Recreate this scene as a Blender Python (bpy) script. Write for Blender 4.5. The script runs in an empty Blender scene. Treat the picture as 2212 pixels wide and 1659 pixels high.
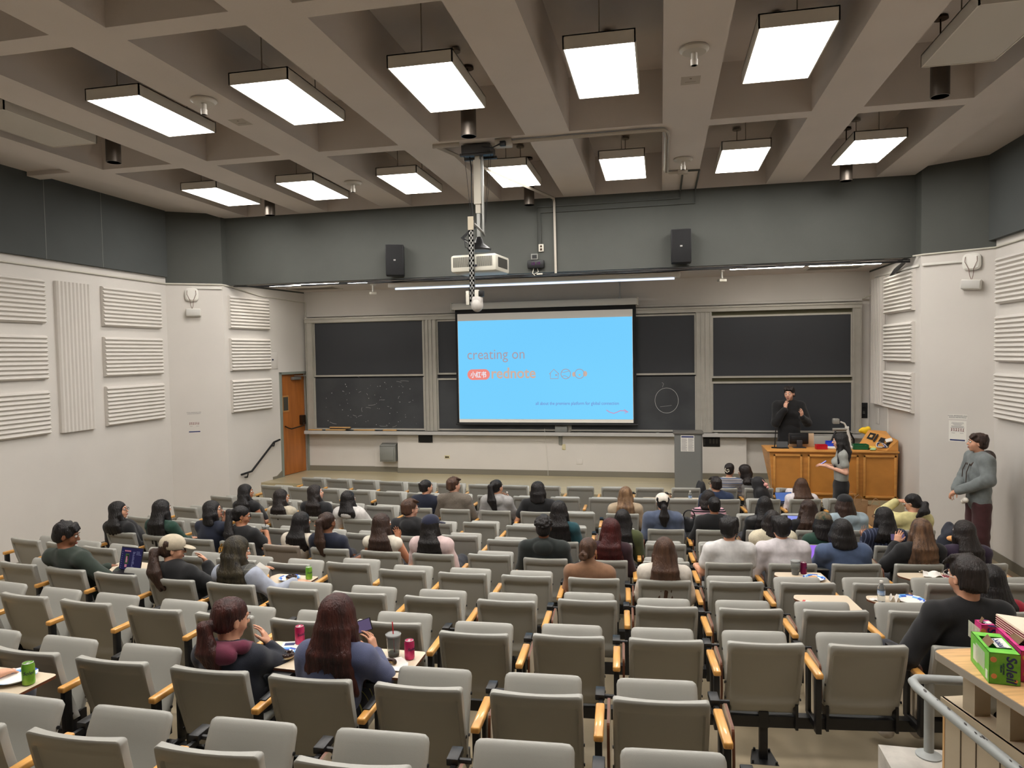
import bpy, bmesh, math, random
import numpy as np
from mathutils import Matrix, Vector
from math import sin, cos, pi, radians, atan2, sqrt

SC = bpy.context.scene
COL = SC.collection
random.seed(7)

# ------------------------------------------------------------------ camera
cam = bpy.data.objects.new('camera', bpy.data.cameras.new('camera'))
COL.objects.link(cam)
YAW, PITCH, ROLL = radians(11.969), radians(2.449), radians(0.975)
def _cam_axes():
    f = Vector((-sin(YAW), cos(YAW), 0)); r = Vector((cos(YAW), sin(YAW), 0)); d = Vector((0, 0, -1))
    f2 = f*cos(PITCH) + d*sin(PITCH); d2 = d*cos(PITCH) - f*sin(PITCH)
    return r*cos(ROLL) + d2*sin(ROLL), d2*cos(ROLL) - r*sin(ROLL), f2
_r, _d, _f = _cam_axes()
_m = Matrix.Identity(4)
for i in range(3):
    _m[i][0] = _r[i]; _m[i][1] = -_d[i]; _m[i][2] = -_f[i]
cam.matrix_world = _m
cam.data.sensor_fit = 'HORIZONTAL'; cam.data.sensor_width = 36.0
cam.data.lens = 36.0*1518.8/2212.0
cam.data.clip_start = 0.05; cam.data.clip_end = 100
SC.camera = cam

# ------------------------------------------------------------------ world, exposure, light strengths
SC.view_settings.view_transform = 'Standard'
SC.view_settings.look = 'None'
SC.view_settings.gamma = 1.0
SC.view_settings.exposure = 0.0
SC.view_settings.use_curve_mapping = False
W = bpy.data.worlds.new('world'); SC.world = W; W.use_nodes = True
W.node_tree.nodes['Background'].inputs[0].default_value = (0.9, 0.95, 1.0, 1)
W.node_tree.nodes['Background'].inputs[1].default_value = 0.02
LAMP = 24.5          # radiance of the ceiling diffusers
STAGE_LAMP = 30.0    # tubes under the header over the stage
SC.cycles.max_bounces = 7; SC.cycles.diffuse_bounces = 4; SC.cycles.glossy_bounces = 3
SC.cycles.transmission_bounces = 5; SC.cycles.transparent_max_bounces = 8
SC.cycles.sample_clamp_indirect = 6.0
SC.cycles.caustics_reflective = False; SC.cycles.caustics_refractive = False
SC.cycles.use_denoising = True

# ------------------------------------------------------------------ materials
def lin(c):
    if isinstance(c, str):
        c = [int(c[i:i+2], 16) for i in (0, 2, 4)]
    o = []
    for v in c[:3]:
        v = v/255.0
        o.append(v/12.92 if v <= 0.04045 else ((v+0.055)/1.055)**2.4)
    return (o[0], o[1], o[2], 1.0)
MATS = {}
def mat(name, col, rough=0.6, metal=0.0, var=0.0, vs=3.0, bump=0.0, bs=60.0, stretch=None, emit=0.0, trans=0.0,
        spec=0.5, sheen=0.0, col2=None, coat=0.0, ior=1.45, alpha=1.0):
    """procedural surface: base colour broken up by noise, optional fine bump, optional stretched grain"""
    if name in MATS: return MATS[name]
    m = bpy.data.materials.new(name); m.use_nodes = True
    nt = m.node_tree; N = nt.nodes; L = nt.links
    b = N['Principled BSDF']
    c = lin(col)
    b.inputs['Base Color'].default_value = c
    b.inputs['Roughness'].default_value = rough
    b.inputs['Metallic'].default_value = metal
    b.inputs['Specular IOR Level'].default_value = spec
    b.inputs['IOR'].default_value = ior
    if trans: b.inputs['Transmission Weight'].default_value = trans
    if sheen: b.inputs['Sheen Weight'].default_value = sheen
    if coat: b.inputs['Coat Weight'].default_value = coat
    if alpha < 1: b.inputs['Alpha'].default_value = alpha
    if emit:
        b.inputs['Emission Color'].default_value = c; b.inputs['Emission Strength'].default_value = emit
    if var or bump:
        tc = N.new('ShaderNodeTexCoord'); mp = N.new('ShaderNodeMapping')
        L.new(tc.outputs['Object'], mp.inputs['Vector'])
        if stretch: mp.inputs['Scale'].default_value = stretch
    if var:
        nz = N.new('ShaderNodeTexNoise'); nz.inputs['Scale'].default_value = vs; nz.inputs['Detail'].default_value = 5
        L.new(mp.outputs[0], nz.inputs['Vector'])
        mx = N.new('ShaderNodeMix'); mx.data_type = 'RGBA'
        c2 = lin(col2) if col2 else tuple(max(0, x*(1-var)) for x in c[:3])+(1,)
        c1 = c if col2 else tuple(min(1, x*(1+var)) for x in c[:3])+(1,)
        rp = N.new('ShaderNodeMapRange'); rp.inputs['From Min'].default_value = 0.3; rp.inputs['From Max'].default_value = 0.7
        L.new(nz.outputs['Fac'], rp.inputs['Value']); L.new(rp.outputs[0], mx.inputs['Factor'])
        mx.inputs['A'].default_value = c1; mx.inputs['B'].default_value = c2
        L.new(mx.outputs['Result'], b.inputs['Base Color'])
    if bump:
        n2 = N.new('ShaderNodeTexNoise'); n2.inputs['Scale'].default_value = bs; n2.inputs['Detail'].default_value = 3
        L.new(mp.outputs[0], n2.inputs['Vector'])
        bp = N.new('ShaderNodeBump'); bp.inputs['Strength'].default_value = bump; bp.inputs['Distance'].default_value = 0.01
        L.new(n2.outputs['Fac'], bp.inputs['Height']); L.new(bp.outputs[0], b.inputs['Normal'])
    MATS[name] = m
    return m
def emis(name, col, strength=1.0):
    if name in MATS: return MATS[name]
    m = bpy.data.materials.new(name); m.use_nodes = True
    N = m.node_tree.nodes; N.clear()
    e = N.new('ShaderNodeEmission'); o = N.new('ShaderNodeOutputMaterial')
    e.inputs[0].default_value = lin(col); e.inputs[1].default_value = strength
    m.node_tree.links.new(e.outputs[0], o.inputs[0]); MATS[name] = m
    return m

# ------------------------------------------------------------------ mesh builder
class MB:
    def __init__(s):
        s.v = []; s.f = []; s.m = []; s.s = []; s.T = None; s.n = 0
    def add(s, verts, faces, mat=0, smooth=False):
        V = np.asarray(verts, float).reshape(-1, 3)
        if s.T is not None:
            R = np.array(s.T)[:3, :3]; t = np.array(s.T)[:3, 3]; V = V@R.T + t
        s.v.append(V)
        k = s.n
        for f in faces:
            s.f.append(tuple(i+k for i in f)); s.m.append(mat); s.s.append(smooth)
        s.n += len(V)
        return s
    def box(s, x0, x1, y0, y1, z0, z1, mat=0):
        v = [(x, y, z) for x in (x0, x1) for y in (y0, y1) for z in (z0, z1)]
        f = [(0,1,3,2), (4,6,7,5), (0,4,5,1), (2,3,7,6), (0,2,6,4), (1,5,7,3)]
        return s.add(v, f, mat)
    def rbox(s, x0, x1, y0, y1, z0, z1, r=0.005, mat=0, seg=2):
        bm = bmesh.new(); bmesh.ops.create_cube(bm, size=1)
        for v in bm.verts:
            v.co = Vector((x0 if v.co.x < 0 else x1, y0 if v.co.y < 0 else y1, z0 if v.co.z < 0 else z1))
        bmesh.ops.bevel(bm, geom=bm.edges[:], offset=min(r, abs(x1-x0)*.49, abs(y1-y0)*.49, abs(z1-z0)*.49), segments=seg, profile=0.5, affect='EDGES')
        bm.verts.index_update()
        s.add([v.co[:] for v in bm.verts], [[v.index for v in f.verts] for f in bm.faces], mat, True); bm.free()
        return s
    def quad(s, a, b, c, d, mat=0): return s.add([a, b, c, d], [(0, 1, 2, 3)], mat)
    def tube(s, path, r, n=8, mat=0, caps=True, closed=False):
        P = [Vector(p) for p in path]; K = len(P); rr = r if hasattr(r, '__len__') else [r]*K
        V = []; up = None
        for i, p in enumerate(P):
            if closed: t = (P[(i+1) % K]-P[i-1]).normalized()
            else: t = (P[min(i+1, K-1)]-P[max(i-1, 0)]).normalized()
            if up is None:
                up = Vector((0, 0, 1)) if abs(t.z) < .9 else Vector((1, 0, 0))
            a = t.cross(up)
            if a.length < 1e-6: a = t.orthogonal()
            a.normalize(); b = a.cross(t).normalized(); up = b
            for j in range(n):
                w = 2*pi*j/n
                V.append(p + (a*cos(w) + b*sin(w))*rr[i])
        F = []
        for i in range(K if closed else K-1):
            for j in range(n):
                i2 = (i+1) % K; F.append((i*n+j, i*n+(j+1) % n, i2*n+(j+1) % n, i2*n+j))
        if caps and not closed: F += [tuple(range(n-1, -1, -1)), tuple(range((K-1)*n, K*n))]
        return s.add([v[:] for v in V], F, mat, True)
    def cyl(s, a, b, r, n=16, mat=0): return s.tube([a, b], r, n, mat)
    def lathe(s, prof, n=24, c=(0, 0, 0), mat=0, smooth=True):
        V = []; F = []
        for (r, z) in prof:
            for j in range(n):
                w = 2*pi*j/n; V.append((c[0]+r*cos(w), c[1]+r*sin(w), c[2]+z))
        for i in range(len(prof)-1):
            for j in range(n):
                F.append((i*n+j, i*n+(j+1) % n, (i+1)*n+(j+1) % n, (i+1)*n+j))
        if prof[0][0] > 1e-5: F.append(tuple(range(n-1, -1, -1)))
        if prof[-1][0] > 1e-5: F.append(tuple(range((len(prof)-1)*n, len(prof)*n)))
        return s.add(V, F, mat, smooth)
    def prism(s, poly, z0, z1, mat=0):
        n = len(poly); V = [(x, y, z0) for x, y in poly] + [(x, y, z1) for x, y in poly]
        F = [tuple(range(n-1, -1, -1)), tuple(range(n, 2*n))] + [(i, (i+1) % n, n+(i+1) % n, n+i) for i in range(n)]
        return s.add(V, F, mat)
    def sphere(s, c, r, mat=0, n=16, m=10, scale=(1, 1, 1)):
        V = []; F = []
        for i in range(m+1):
            a = pi*i/m
            for j in range(n):
                w = 2*pi*j/n; V.append((c[0]+r*scale[0]*sin(a)*cos(w), c[1]+r*scale[1]*sin(a)*sin(w), c[2]+r*scale[2]*cos(a)))
        for i in range(m):
            for j in range(n): F.append((i*n+j, (i+1)*n+j, (i+1)*n+(j+1) % n, i*n+(j+1) % n))
        return s.add(V, F, mat, True)
    def mesh(s, name, mats, sharp=35):
        me = bpy.data.meshes.new(name)
        V = np.concatenate(s.v) if s.v else np.zeros((0, 3))
        me.from_pydata(V.tolist(), [], s.f)
        for m in (mats if isinstance(mats, (list, tuple)) else [mats]): me.materials.append(m)
        me.polygons.foreach_set('material_index', s.m)
        me.polygons.foreach_set('use_smooth', s.s)
        me.validate(clean_customdata=False)
        bm = bmesh.new(); bm.from_mesh(me); bmesh.ops.recalc_face_normals(bm, faces=bm.faces); bm.to_mesh(me); bm.free()
        if any(s.s):
            try: me.set_sharp_from_angle(angle=radians(sharp))
            except Exception: pass
        return me
    def build(s, name, mats, parent=None, sharp=35):
        return link(name, s.mesh(name, mats, sharp), parent)
def link(name, me, parent=None, mw=None):
    o = bpy.data.objects.new(name, me); COL.objects.link(o)
    if parent is not None: o.parent = parent
    if mw is not None: o.matrix_local = mw
    return o
def frame(o, ux, uy=None, uz=(0, 0, 1)):
    """matrix whose local x runs along ux, local z along uz, local y = z cross x"""
    x = Vector(ux).normalized(); z = Vector(uz).normalized(); y = z.cross(x).normalized(); z = x.cross(y)
    M = Matrix.Identity(4)
    for i in range(3): M[i][0] = x[i]; M[i][1] = y[i]; M[i][2] = z[i]; M[i][3] = o[i]
    return M
def thing(name, label, cat, loc=(0, 0, 0), rz=0.0, group=None):
    o = bpy.data.objects.new(name, None); COL.objects.link(o); o.empty_display_size = 0.1
    o.location = loc; o.rotation_euler = (0, 0, rz); tag(o, label, cat, group); return o
def thing_m(name, label, cat, M, group=None):
    o = bpy.data.objects.new(name, None); COL.objects.link(o); o.matrix_world = M; tag(o, label, cat, group); return o
def tag(o, label, cat, group=None):
    o['label'] = label; o['category'] = cat
    if group: o['group'] = group
    return o
def struct(o, kind='structure'):
    o['kind'] = kind; return o
_cache_txt = {}
def lettering(body, size, mat_, parent, M, name='lettering', align='LEFT', ext=0.0008, bold=0.0, space=1.0, shear=0.0):
    cu = bpy.data.curves.new('t', 'FONT'); cu.body = body; cu.size = size; cu.extrude = ext; cu.align_x = align; cu.align_y = 'CENTER'
    cu.offset = bold; cu.resolution_u = 3; cu.space_character = space; cu.shear = shear
    to = bpy.data.objects.new('t', cu); COL.objects.link(to)
    dg = bpy.context.evaluated_depsgraph_get()
    me = bpy.data.meshes.new_from_object(to.evaluated_get(dg)); bpy.data.objects.remove(to); bpy.data.curves.remove(cu)
    me.materials.clear(); me.materials.append(mat_)
    o = link(name, me, parent); o.matrix_local = M
    return o
UP = Matrix(((1, 0, 0, 0), (0, 0, -1, 0), (0, 1, 0, 0), (0, 0, 0, 1)))   # text plane stood upright, facing -y
def at(x, y, z, rz=0.0, M=None):
    return Matrix.Translation((x, y, z)) @ Matrix.Rotation(rz, 4, 'Z') @ (M if M is not None else Matrix.Identity(4))
# ================================================================== ROOM
m_wall = mat('painted_wall', (204, 199, 192), 0.75, var=0.03, vs=1.2, bump=0.08, bs=90)
m_wallg = mat('grey_upper_wall', (76, 78, 74), 0.8, var=0.05, vs=2.0, bump=0.1, bs=120)
m_fabric = mat('grey_fabric_panel', (74, 77, 76), 0.9, var=0.05, vs=1.5, bump=0.15, bs=300)
m_ceil = mat('concrete_ceiling', (210, 202, 196), 0.85, var=0.04, vs=1.0, bump=0.12, bs=50)
m_base = mat('vinyl_baseboard', (118, 113, 100), 0.6)
m_floor = mat('worn_concrete_floor', (140, 127, 104), 0.55, var=0.22, vs=1.1, bump=0.05, bs=40)
m_stage = mat('waxed_stage_floor', (168, 156, 126), 0.28, var=0.12, vs=2.2, stretch=(0.5, 3, 1))
m_alu = mat('brushed_aluminium', (176, 172, 162), 0.45, metal=0.35, var=0.05, vs=6)
m_white = mat('white_enamel', (214, 211, 203), 0.45)
m_offw = mat('offwhite_plastic', (200, 196, 184), 0.5)
m_black = mat('black_plastic', (18, 18, 20), 0.45)
m_slate = mat('chalkboard_slate', (47, 49, 53), 0.55, var=0.06, vs=1.3)
m_slate2 = mat('dusty_chalkboard_slate', (46, 48, 51), 0.6, var=0.4, vs=1.6, col2=(62, 64, 66))
m_chalk = mat('chalk', (200, 200, 196), 0.9)
m_steel = mat('galvanised_steel', (150, 150, 146), 0.4, metal=0.7)
m_grey = mat('grey_enamel', (126, 127, 122), 0.5)
m_bronze = mat('dark_bronze', (60, 46, 34), 0.4, metal=0.7)
m_doorw = mat('oak_veneer_door', (160, 96, 44), 0.38, var=0.18, vs=2.2, stretch=(6, 6, 0.7))
m_paper = mat('white_paper', (225, 222, 214), 0.8)
m_ink = mat('printed_ink', (40, 42, 60), 0.7)

XL, XR = -8.66, 4.56
def Fz(x, y):
    s = y - 0.018*(x+2.1)**2
    return float(np.interp(s, [-6, 0.3, 1.4, 2.3, 3.23, 4.25, 5.13, 6.05, 6.93, 7.88, 8.78, 9.62, 13],
                           [-2.0, -2.0, -2.14, -2.28, -2.415, -2.55, -2.66, -2.76, -2.855, -2.94, -2.995, -3.0, -3.0]))
# seating floor
b = MB(); nx, ny = 40, 60
xs = np.linspace(XL-.1, XR+.1, nx); ys = np.linspace(-5, 12.6, ny)
V = [(x, y, Fz(x, y)) for y in ys for x in xs]
F_ = [(j*nx+i, j*nx+i+1, (j+1)*nx+i+1, (j+1)*nx+i) for j in range(ny-1) for i in range(nx-1)]
b.add(V, F_, 0, True)
struct(b.build('floor', m_floor))
# stage platform with a curved front and steps by the door
edge = [(-7.86, 12.45), (-6.75, 12.42), (-6.3, 12.38), (-4, 12.15), (-2, 12.08), (1.2, 12.1), (3.8, 12.1)]
b = MB(); b.prism(edge + [(3.8, 14.0), (-7.6, 14.0), (-7.86, 13.0)], -3.05, -2.45)
struct(b.build('floor_stage', m_stage))
b = MB()
b.box(-7.84, -6.4, 12.15, 12.46, -3.05, -2.63); b.box(-7.84, -6.4, 11.86, 12.15, -3.05, -2.81)
struct(b.build('trim_1', m_stage))

def seg(b, A, B, z0, z1, th=0.2, m=0, side=1):
    """wall slab: inner face runs A->B, thickness goes to the outside"""
    A = np.array(A, float); B = np.array(B, float); d = (B-A)/np.linalg.norm(B-A); n = np.array([-d[1], d[0]])*side*th
    P = [A, B, B+n, A+n]
    V = [(p[0], p[1], z0) for p in P] + [(p[0], p[1], z1) for p in P]
    b.add(V, [(3, 2, 1, 0), (4, 5, 6, 7), (0, 1, 5, 4), (1, 2, 6, 5), (2, 3, 7, 6), (3, 0, 4, 7)], m)
ZT = 2.70
# side walls: light below, fabric-faced grey box above
b = MB(); seg(b, (XL, -5), (XL, 11.1), -3.1, ZT); struct(b.build('wall_left', m_wall))
b = MB(); seg(b, (XR, 10.99), (XR, -5), -3.1, ZT); struct(b.build('wall_right', m_wall))
b = MB(); b.box(XL, -8.6, -5, 11.08, 1.475, ZT)
for y in (8.55, 9.6, 7.5, 6.4): b.box(-8.6, -8.598, y, y+.006, 1.475, ZT, 1)
struct(b.build('wall_left_upper', [m_fabric, m_grey]))
b = MB(); b.box(4.48, XR, -5, 11.03, 1.462, ZT); struct(b.build('wall_right_upper', m_fabric))
for nm, A, B in (('wall_left_corner', (XL, 11.1), (-7.861, 11.605)), ('wall_right_corner', (3.78, 11.5), (XR, 10.99))):
    b = MB(); seg(b, A, B, -3.1, 1.37, m=0); seg(b, A, B, 1.37, ZT, m=1); struct(b.build(nm, [m_wall, m_wallg]))
DA = np.array([-7.861, 11.605]); DB = np.array([-7.50, 13.95]); DD = (DB-DA)/np.linalg.norm(DB-DA); DL = np.linalg.norm(DB-DA)
def dw(u, out=0.0):   # point on the door wall; out > 0 comes into the room
    n = np.array([DD[1], -DD[0]]); p = DA + DD*u + n*out; return (p[0], p[1])
U0, U1, ZD = 1.53, 2.32, -0.345
b = MB()
seg(b, dw(0), dw(U0), -3.1, 1.37); seg(b, dw(U1), dw(DL), -3.1, 1.37); seg(b, dw(U0), dw(U1), ZD, 1.37)
seg(b, dw(0), dw(DL), 1.37, ZT, m=1)
struct(b.build('wall_left_door', [m_wall, m_wallg]))
b = MB(); seg(b, (3.73, 13.95), (3.78, 11.5), -3.1, 1.37); seg(b, (3.73, 13.95), (3.78, 11.5), 1.37, ZT, m=1); struct(b.build('wall_right_stage', [m_wall, m_wallg]))
b = MB(); seg(b, (-7.70, 13.95), (3.95, 13.95), -3.1, 1.5)
b.box(-5.40, 1.57, 13.83, 13.95, -2.45, -1.655)
struct(b.build('wall_front', m_wall))
b = MB(); b.box(-7.86, 3.80, 11.72, 11.95, 1.37, ZT); b.box(-7.86, 3.80, 11.70, 11.74, 1.355, 1.385)
struct(b.build('wall_front_upper', m_wallg))
b = MB(); b.box(XL-.2, XR+.2, -5.2, -5, -3.1, 3.3); struct(b.build('wall_back', m_wall))
# ceiling over the stage
b = MB(); b.box(-7.86, 3.85, 11.9, 14.0, 1.40, 1.5)
struct(b.build('ceiling_stage', m_ceil))
# waffle ceiling
b = MB()
b.box(XL-.3, XR+.3, -5.2, 12.2, 3.2, 3.4)
ZB = 2.585; CW = 1.065; PX = 1.587
cx = [1.096+PX*k for k in range(-5, 2)]
ed = [XL-.3] + [v for c in cx for v in (c-CW/2, c+CW/2)] + [XR+.3]
for i in range(0, len(ed), 2):
    x0, x1 = ed[i], ed[i+1]
    if i == 0: b.box(-7.88, x1, -5.2, 11.9, ZB, 3.2); b.box(x0, -7.88, -5.2, 11.9, 2.645, 3.2)
    elif i == len(ed)-2: b.box(x0, 3.76, -5.2, 11.9, ZB, 3.2); b.box(3.76, x1, -5.2, 11.9, 2.645, 3.2)
    else: b.box(x0, x1, -5.2, 11.9, ZB, 3.2)
for y0, y1 in ((-5.2, -5.0), (-2.13, -1.91), (1.34, 1.56), (4.81, 5.035), (8.29, 8.505), (11.7, 11.9)):
    for c in cx: b.box(c-CW/2, c+CW/2, y0, y1, ZB, 3.2)
    if y0 > 0 and y0 < 11: b.box(XL, -7.88, y0, y1, ZB, 2.645); b.box(3.76, XR, y0, y1, ZB, 2.645)
b.box(XL-.3, XR+.3, 11.9, 12.2, ZB, 3.2)
struct(b.build('ceiling', m_ceil))
# baseboards
b = MB()
for A, B in (((XL+.012, 11.1), (XL+.012, -5)),): seg(b, B, A, -3.1, -3.0)
b = MB(); h = 0.13
def baseb(name, pts, off):
    b = MB()
    for (x0, y0), (x1, y1) in zip(pts[:-1], pts[1:]):
        n = max(1, int(abs(y1-y0)/0.5)+1)
        for k in range(n):
            a = (x0+(x1-x0)*k/n, y0+(y1-y0)*k/n); c = (x0+(x1-x0)*(k+1)/n, y0+(y1-y0)*(k+1)/n)
            d = np.array([c[0]-a[0], c[1]-a[1]]); d = d/np.linalg.norm(d); nn = np.array([d[1], -d[0]])*off
            za, zc = Fz(*a), Fz(*c)
            P = [(a[0], a[1], za-.05), (c[0], c[1], zc-.05), (c[0], c[1], zc+h), (a[0], a[1], za+h)]
            Q = [(p[0]+nn[0], p[1]+nn[1], p[2]) for p in P]
            b.add(P+Q, [(0,1,2,3), (4,7,6,5), (0,4,5,1), (3,2,6,7), (0,3,7,4), (1,5,6,2)])
    return struct(b.build(name, m_base))
baseb('baseboard_left', [(XL, -5), (XL, 11.1), (-7.861, 11.605), dw(0.3)], 0.012)
baseb('baseboard_right', [(3.78, 11.5), (XR, 10.99), (XR, -5)], 0.012)
b = MB()
b.box(-7.5, -5.40, 13.93, 13.95, -2.45, -2.34); b.box(-5.41, 1.58, 13.815, 13.835, -2.45, -2.34); b.box(1.57, 3.73, 13.93, 13.95, -2.45, -2.34)
b.box(-5.96, -5.43, 13.925, 13.95, -2.34, -1.68, 1)
struct(b.build('baseboard_front', [m_base, m_wall]))
b = MB(); Mw = frame((dw(0)[0], dw(0)[1], 0), (DD[0], DD[1], 0)); b.T = Mw
b.add([(1.32, -.0, -2.55), (U0-.02, 0, -2.45), (U0-.02, 0, -2.30), (1.32, 0, -2.40), (1.32, -.015, -2.55), (U0-.02, -.015, -2.45), (U0-.02, -.015, -2.30), (1.32, -.015, -2.40)],
      [(0,1,2,3), (4,7,6,5), (0,4,5,1), (3,2,6,7), (0,3,7,4), (1,5,6,2)])
b.box(1.20, 1.33, -.015, 0, -3.1, -2.40)
struct(b.build('baseboard_door_side', m_base))

# ---------------- conduits along the walls (thin painted pipes)
def pipe(name, label, path, r=0.012, m=m_offw, cat='pipe', n=8):
    b = MB(); b.tube(path, r, n); return tag(b.build(name, m), label, cat)
pipe('wall_conduit', 'thin white conduit under the grey upper wall beside the ribbed panels by the wood door', [(XL+.02, 2.0, 1.36), (XL+.02, 11.08, 1.36), (-7.87, 11.58, 1.36), (-7.80, 11.75, 1.34), dw(1.0, .02)+(1.22,), dw(DL-.04, .02)+(1.18,), (-7.46, 13.93, 1.18), (-7.46, 13.93, .89), (-7.2, 13.93, .885), (3.6, 13.93, .895), (3.72, 13.5, .97)], 0.014)
pipe('wall_conduit', 'thin white conduit under the grey upper wall above the standing young man', [(3.70, 11.6, 1.36), (3.80, 11.46, 1.36), (4.54, 10.98, 1.36), (4.54, 3.0, 1.36)], 0.012)
def rbar(name, label, cat, A, B, w=.03, dpt=.02, m=m_white):
    b = MB(); v = Vector(B)-Vector(A); M = frame(A, v, (0, 0, 1)); b.T = M
    b.rbox(0, v.length, -dpt, 0, -w/2, w/2, .004); return tag(b.build(name, m), label, cat)
rbar('cable_raceway', 'short white cable raceway above the alarm strobe by the wood door side', 'raceway', (-8.30, 11.32, 1.29), (-7.87, 11.59, 1.29), .035)
rbar('cable_raceway', 'white cable raceway leading to the round speaker above the standing young man', 'raceway', (3.79, 11.47, 1.21), (4.23, 11.19, 1.21), .035)
rbar('cable_raceway', 'white cable raceway over the ribbed panels beside the wooden console', 'raceway', (3.74, 13.6, 1.26), (3.77, 11.55, 1.21), .035)

# ---------------- ribbed acoustic panels
m_foam = mat('painted_acoustic_panel', (208, 203, 196), 0.8)
def ribbed(label, M, w, hgt, nr, vertical=False, dpt=0.075, group=None):
    """box panel hung on a wall (local x along wall, -y into room, z up) with ridges over its face"""
    b = MB(); d0 = dpt-.035
    b.box(0, w, -d0, 0, 0, hgt)
    N = nr; L_ = w if vertical else hgt; prof = []
    for i in range(N):
        for t, e in ((0.0, 0.0), (.3, .75), (.62, 1.0), (.92, .15)):
            prof.append(((i+t)*L_/N, e*0.035))
    prof.append((L_, 0))
    V = []; Fc = []
    for t, e in prof:
        if vertical: V += [(t, -d0-e, 0.0), (t, -d0-e, hgt)]
        else: V += [(0.0, -d0-e, L_-t), (w, -d0-e, L_-t)]
    n = len(prof)
    Fc = [(2*i, 2*i+1, 2*i+3, 2*i+2) for i in range(n-1)]
    k0 = len(V)
    if vertical: V += [(0, -d0, 0), (w, -d0, 0), (0, -d0, hgt), (w, -d0, hgt)]
    else: V += [(0, -d0, hgt), (0, -d0, 0), (w, -d0, hgt), (w, -d0, 0)]
    for k in (0, 1):
        for i in range(n-1):
            a = V[2*i+k]; c = V[2*i+2+k]; V += [(a[0], -d0, a[2]), (c[0], -d0, c[2])]
            Fc.append((2*i+k, 2*i+2+k, len(V)-1, len(V)-2))
    b.add(V, Fc)
    o = b.build('acoustic_panel', m_foam); o.matrix_world = M
    return tag(o, label, 'acoustic panel', group)
ML = lambda y0, z: frame((XL, y0, z), (0, 1, 0))      # local x along +y, y = z cross x = -x dir?
def wl(y, z): return frame((XL, y, z), (0, 1, 0))
def wr(y, z): return frame((XR, y, z), (0, -1, 0))
G = 'ribbed acoustic panels on the side walls'
for z, w_ in ((0.55, 'topmost'), (-.25, 'middle'), (-1.04, 'lowest')):
    ribbed(f'{w_} ribbed beige panel on the side wall between tall ribbed panel and corner', wl(9.58, z), 1.31, .63, 10, group=G)
    ribbed(f'{w_} ribbed beige panel at the very left edge of the photo', wl(7.15, z), 1.35, .63, 10, group=G)
ribbed('tall ribbed beige panel with upright ridges on the side wall above the students', wl(8.71, -1.05), .63, 2.23, 9, True, group=G)
for z, w_ in ((0.57, 'topmost'), (-.22, 'middle'), (-1.00, 'lowest')):
    ribbed(f'{w_} ribbed beige panel on the wall before the wood door', frame(dw(0.11)+(z-.01,), (DD[0], DD[1], 0)), 1.07, .61, 10, group=G)
    ribbed(f'{w_} ribbed beige panel between the wooden console and the corner', frame((3.745, 12.95, z-.01), (.025, -1, 0)), 1.24, .62, 10, group=G)
    ribbed(f'{w_} ribbed beige panel on the wall behind the standing young man', wr(10.86, z), 1.31, .63, 10, group=G)
b = MB(); b.box(0, .55, -.06, 0, 0, 2.2); 
for i in range(9): b.box(.02+i*.06, .045+i*.06, -.075, -.06, 0.01, 2.19)
o = b.build('acoustic_panel', m_foam); o.matrix_world = frame((3.73, 13.6, -.99), (.02, -1, 0)); tag(o, 'tall smooth beige panel beside the last chalkboard above the yellow cloth', 'acoustic panel', G)

# ---------------- door
d = struct(bpy.data.objects.new('door_1', None)); COL.objects.link(d); d.matrix_world = frame(dw(U0)+(-2.45,), (DD[0], DD[1], 0))
DWd = U1-U0; DH = ZD+2.45
b = MB()
b.box(-.05, .0, -.03, .12, 0, DH+.05); b.box(DWd, DWd+.05, -.03, .12, 0, DH+.05); b.box(-.05, DWd+.05, -.03, .12, DH, DH+.05)
b.build('door_frame', mat('grey_green_frame', (128, 133, 124), .5), d)
b = MB(); b.box(.005, DWd-.005, .03, .075, .01, DH-.005)
b.box(.06, .26, .02, .03, DH-.78, DH-.44, 1); b.box(.085, .235, .018, .021, DH-.75, DH-.47, 2)
b.build('door_leaf', [m_doorw, mat('oak_moulding', (172, 124, 70), .5), mat('dark_wired_glass', (70, 68, 60), .15)], d)
b = MB(); b.tube([(.12, .02, 1.03), (.12, -.05, 1.0), (.2, -.07, .97), (.6, -.07, 1.0), (.66, -.04, 1.06), (.66, .02, 1.1)], .014, 8)
b.rbox(.60, .72, -.05, .03, 1.02, 1.22, .01); b.build('panic_bar', m_bronze, d)
b = MB(); b.rbox(.35, .62, -.04, .03, DH-.12, DH-.06, .008); b.tube([(.4, -.03, DH-.04), (.7, -.10, DH-.045), (.72, -.02, DH-.02)], .01, 6); b.build('door_closer', m_steel, d)
# handrail
b = MB(); b.tube([(.24, -.07, -2.19), (.52, -.07, -2.17), (1.18, -.07, -1.69), (1.36, -.07, -1.66)], .02, 10)
for u, z in ((.42, -2.18), (1.2, -1.68)):
    b.tube([(u, -.07, z-.02), (u, -.05, z-.09), (u, 0, z-.09)], .012, 6); b.lathe([(.0, 0), (.035, 0), (.035, .012), (0, .012)], 12, (u, -.0, z-.09))
o = b.build('handrail', m_black); o.matrix_world = frame(dw(0)+(0,), (DD[0], DD[1], 0)); tag(o, 'black wall handrail sloping up beside the steps to the wood door', 'handrail')
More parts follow.
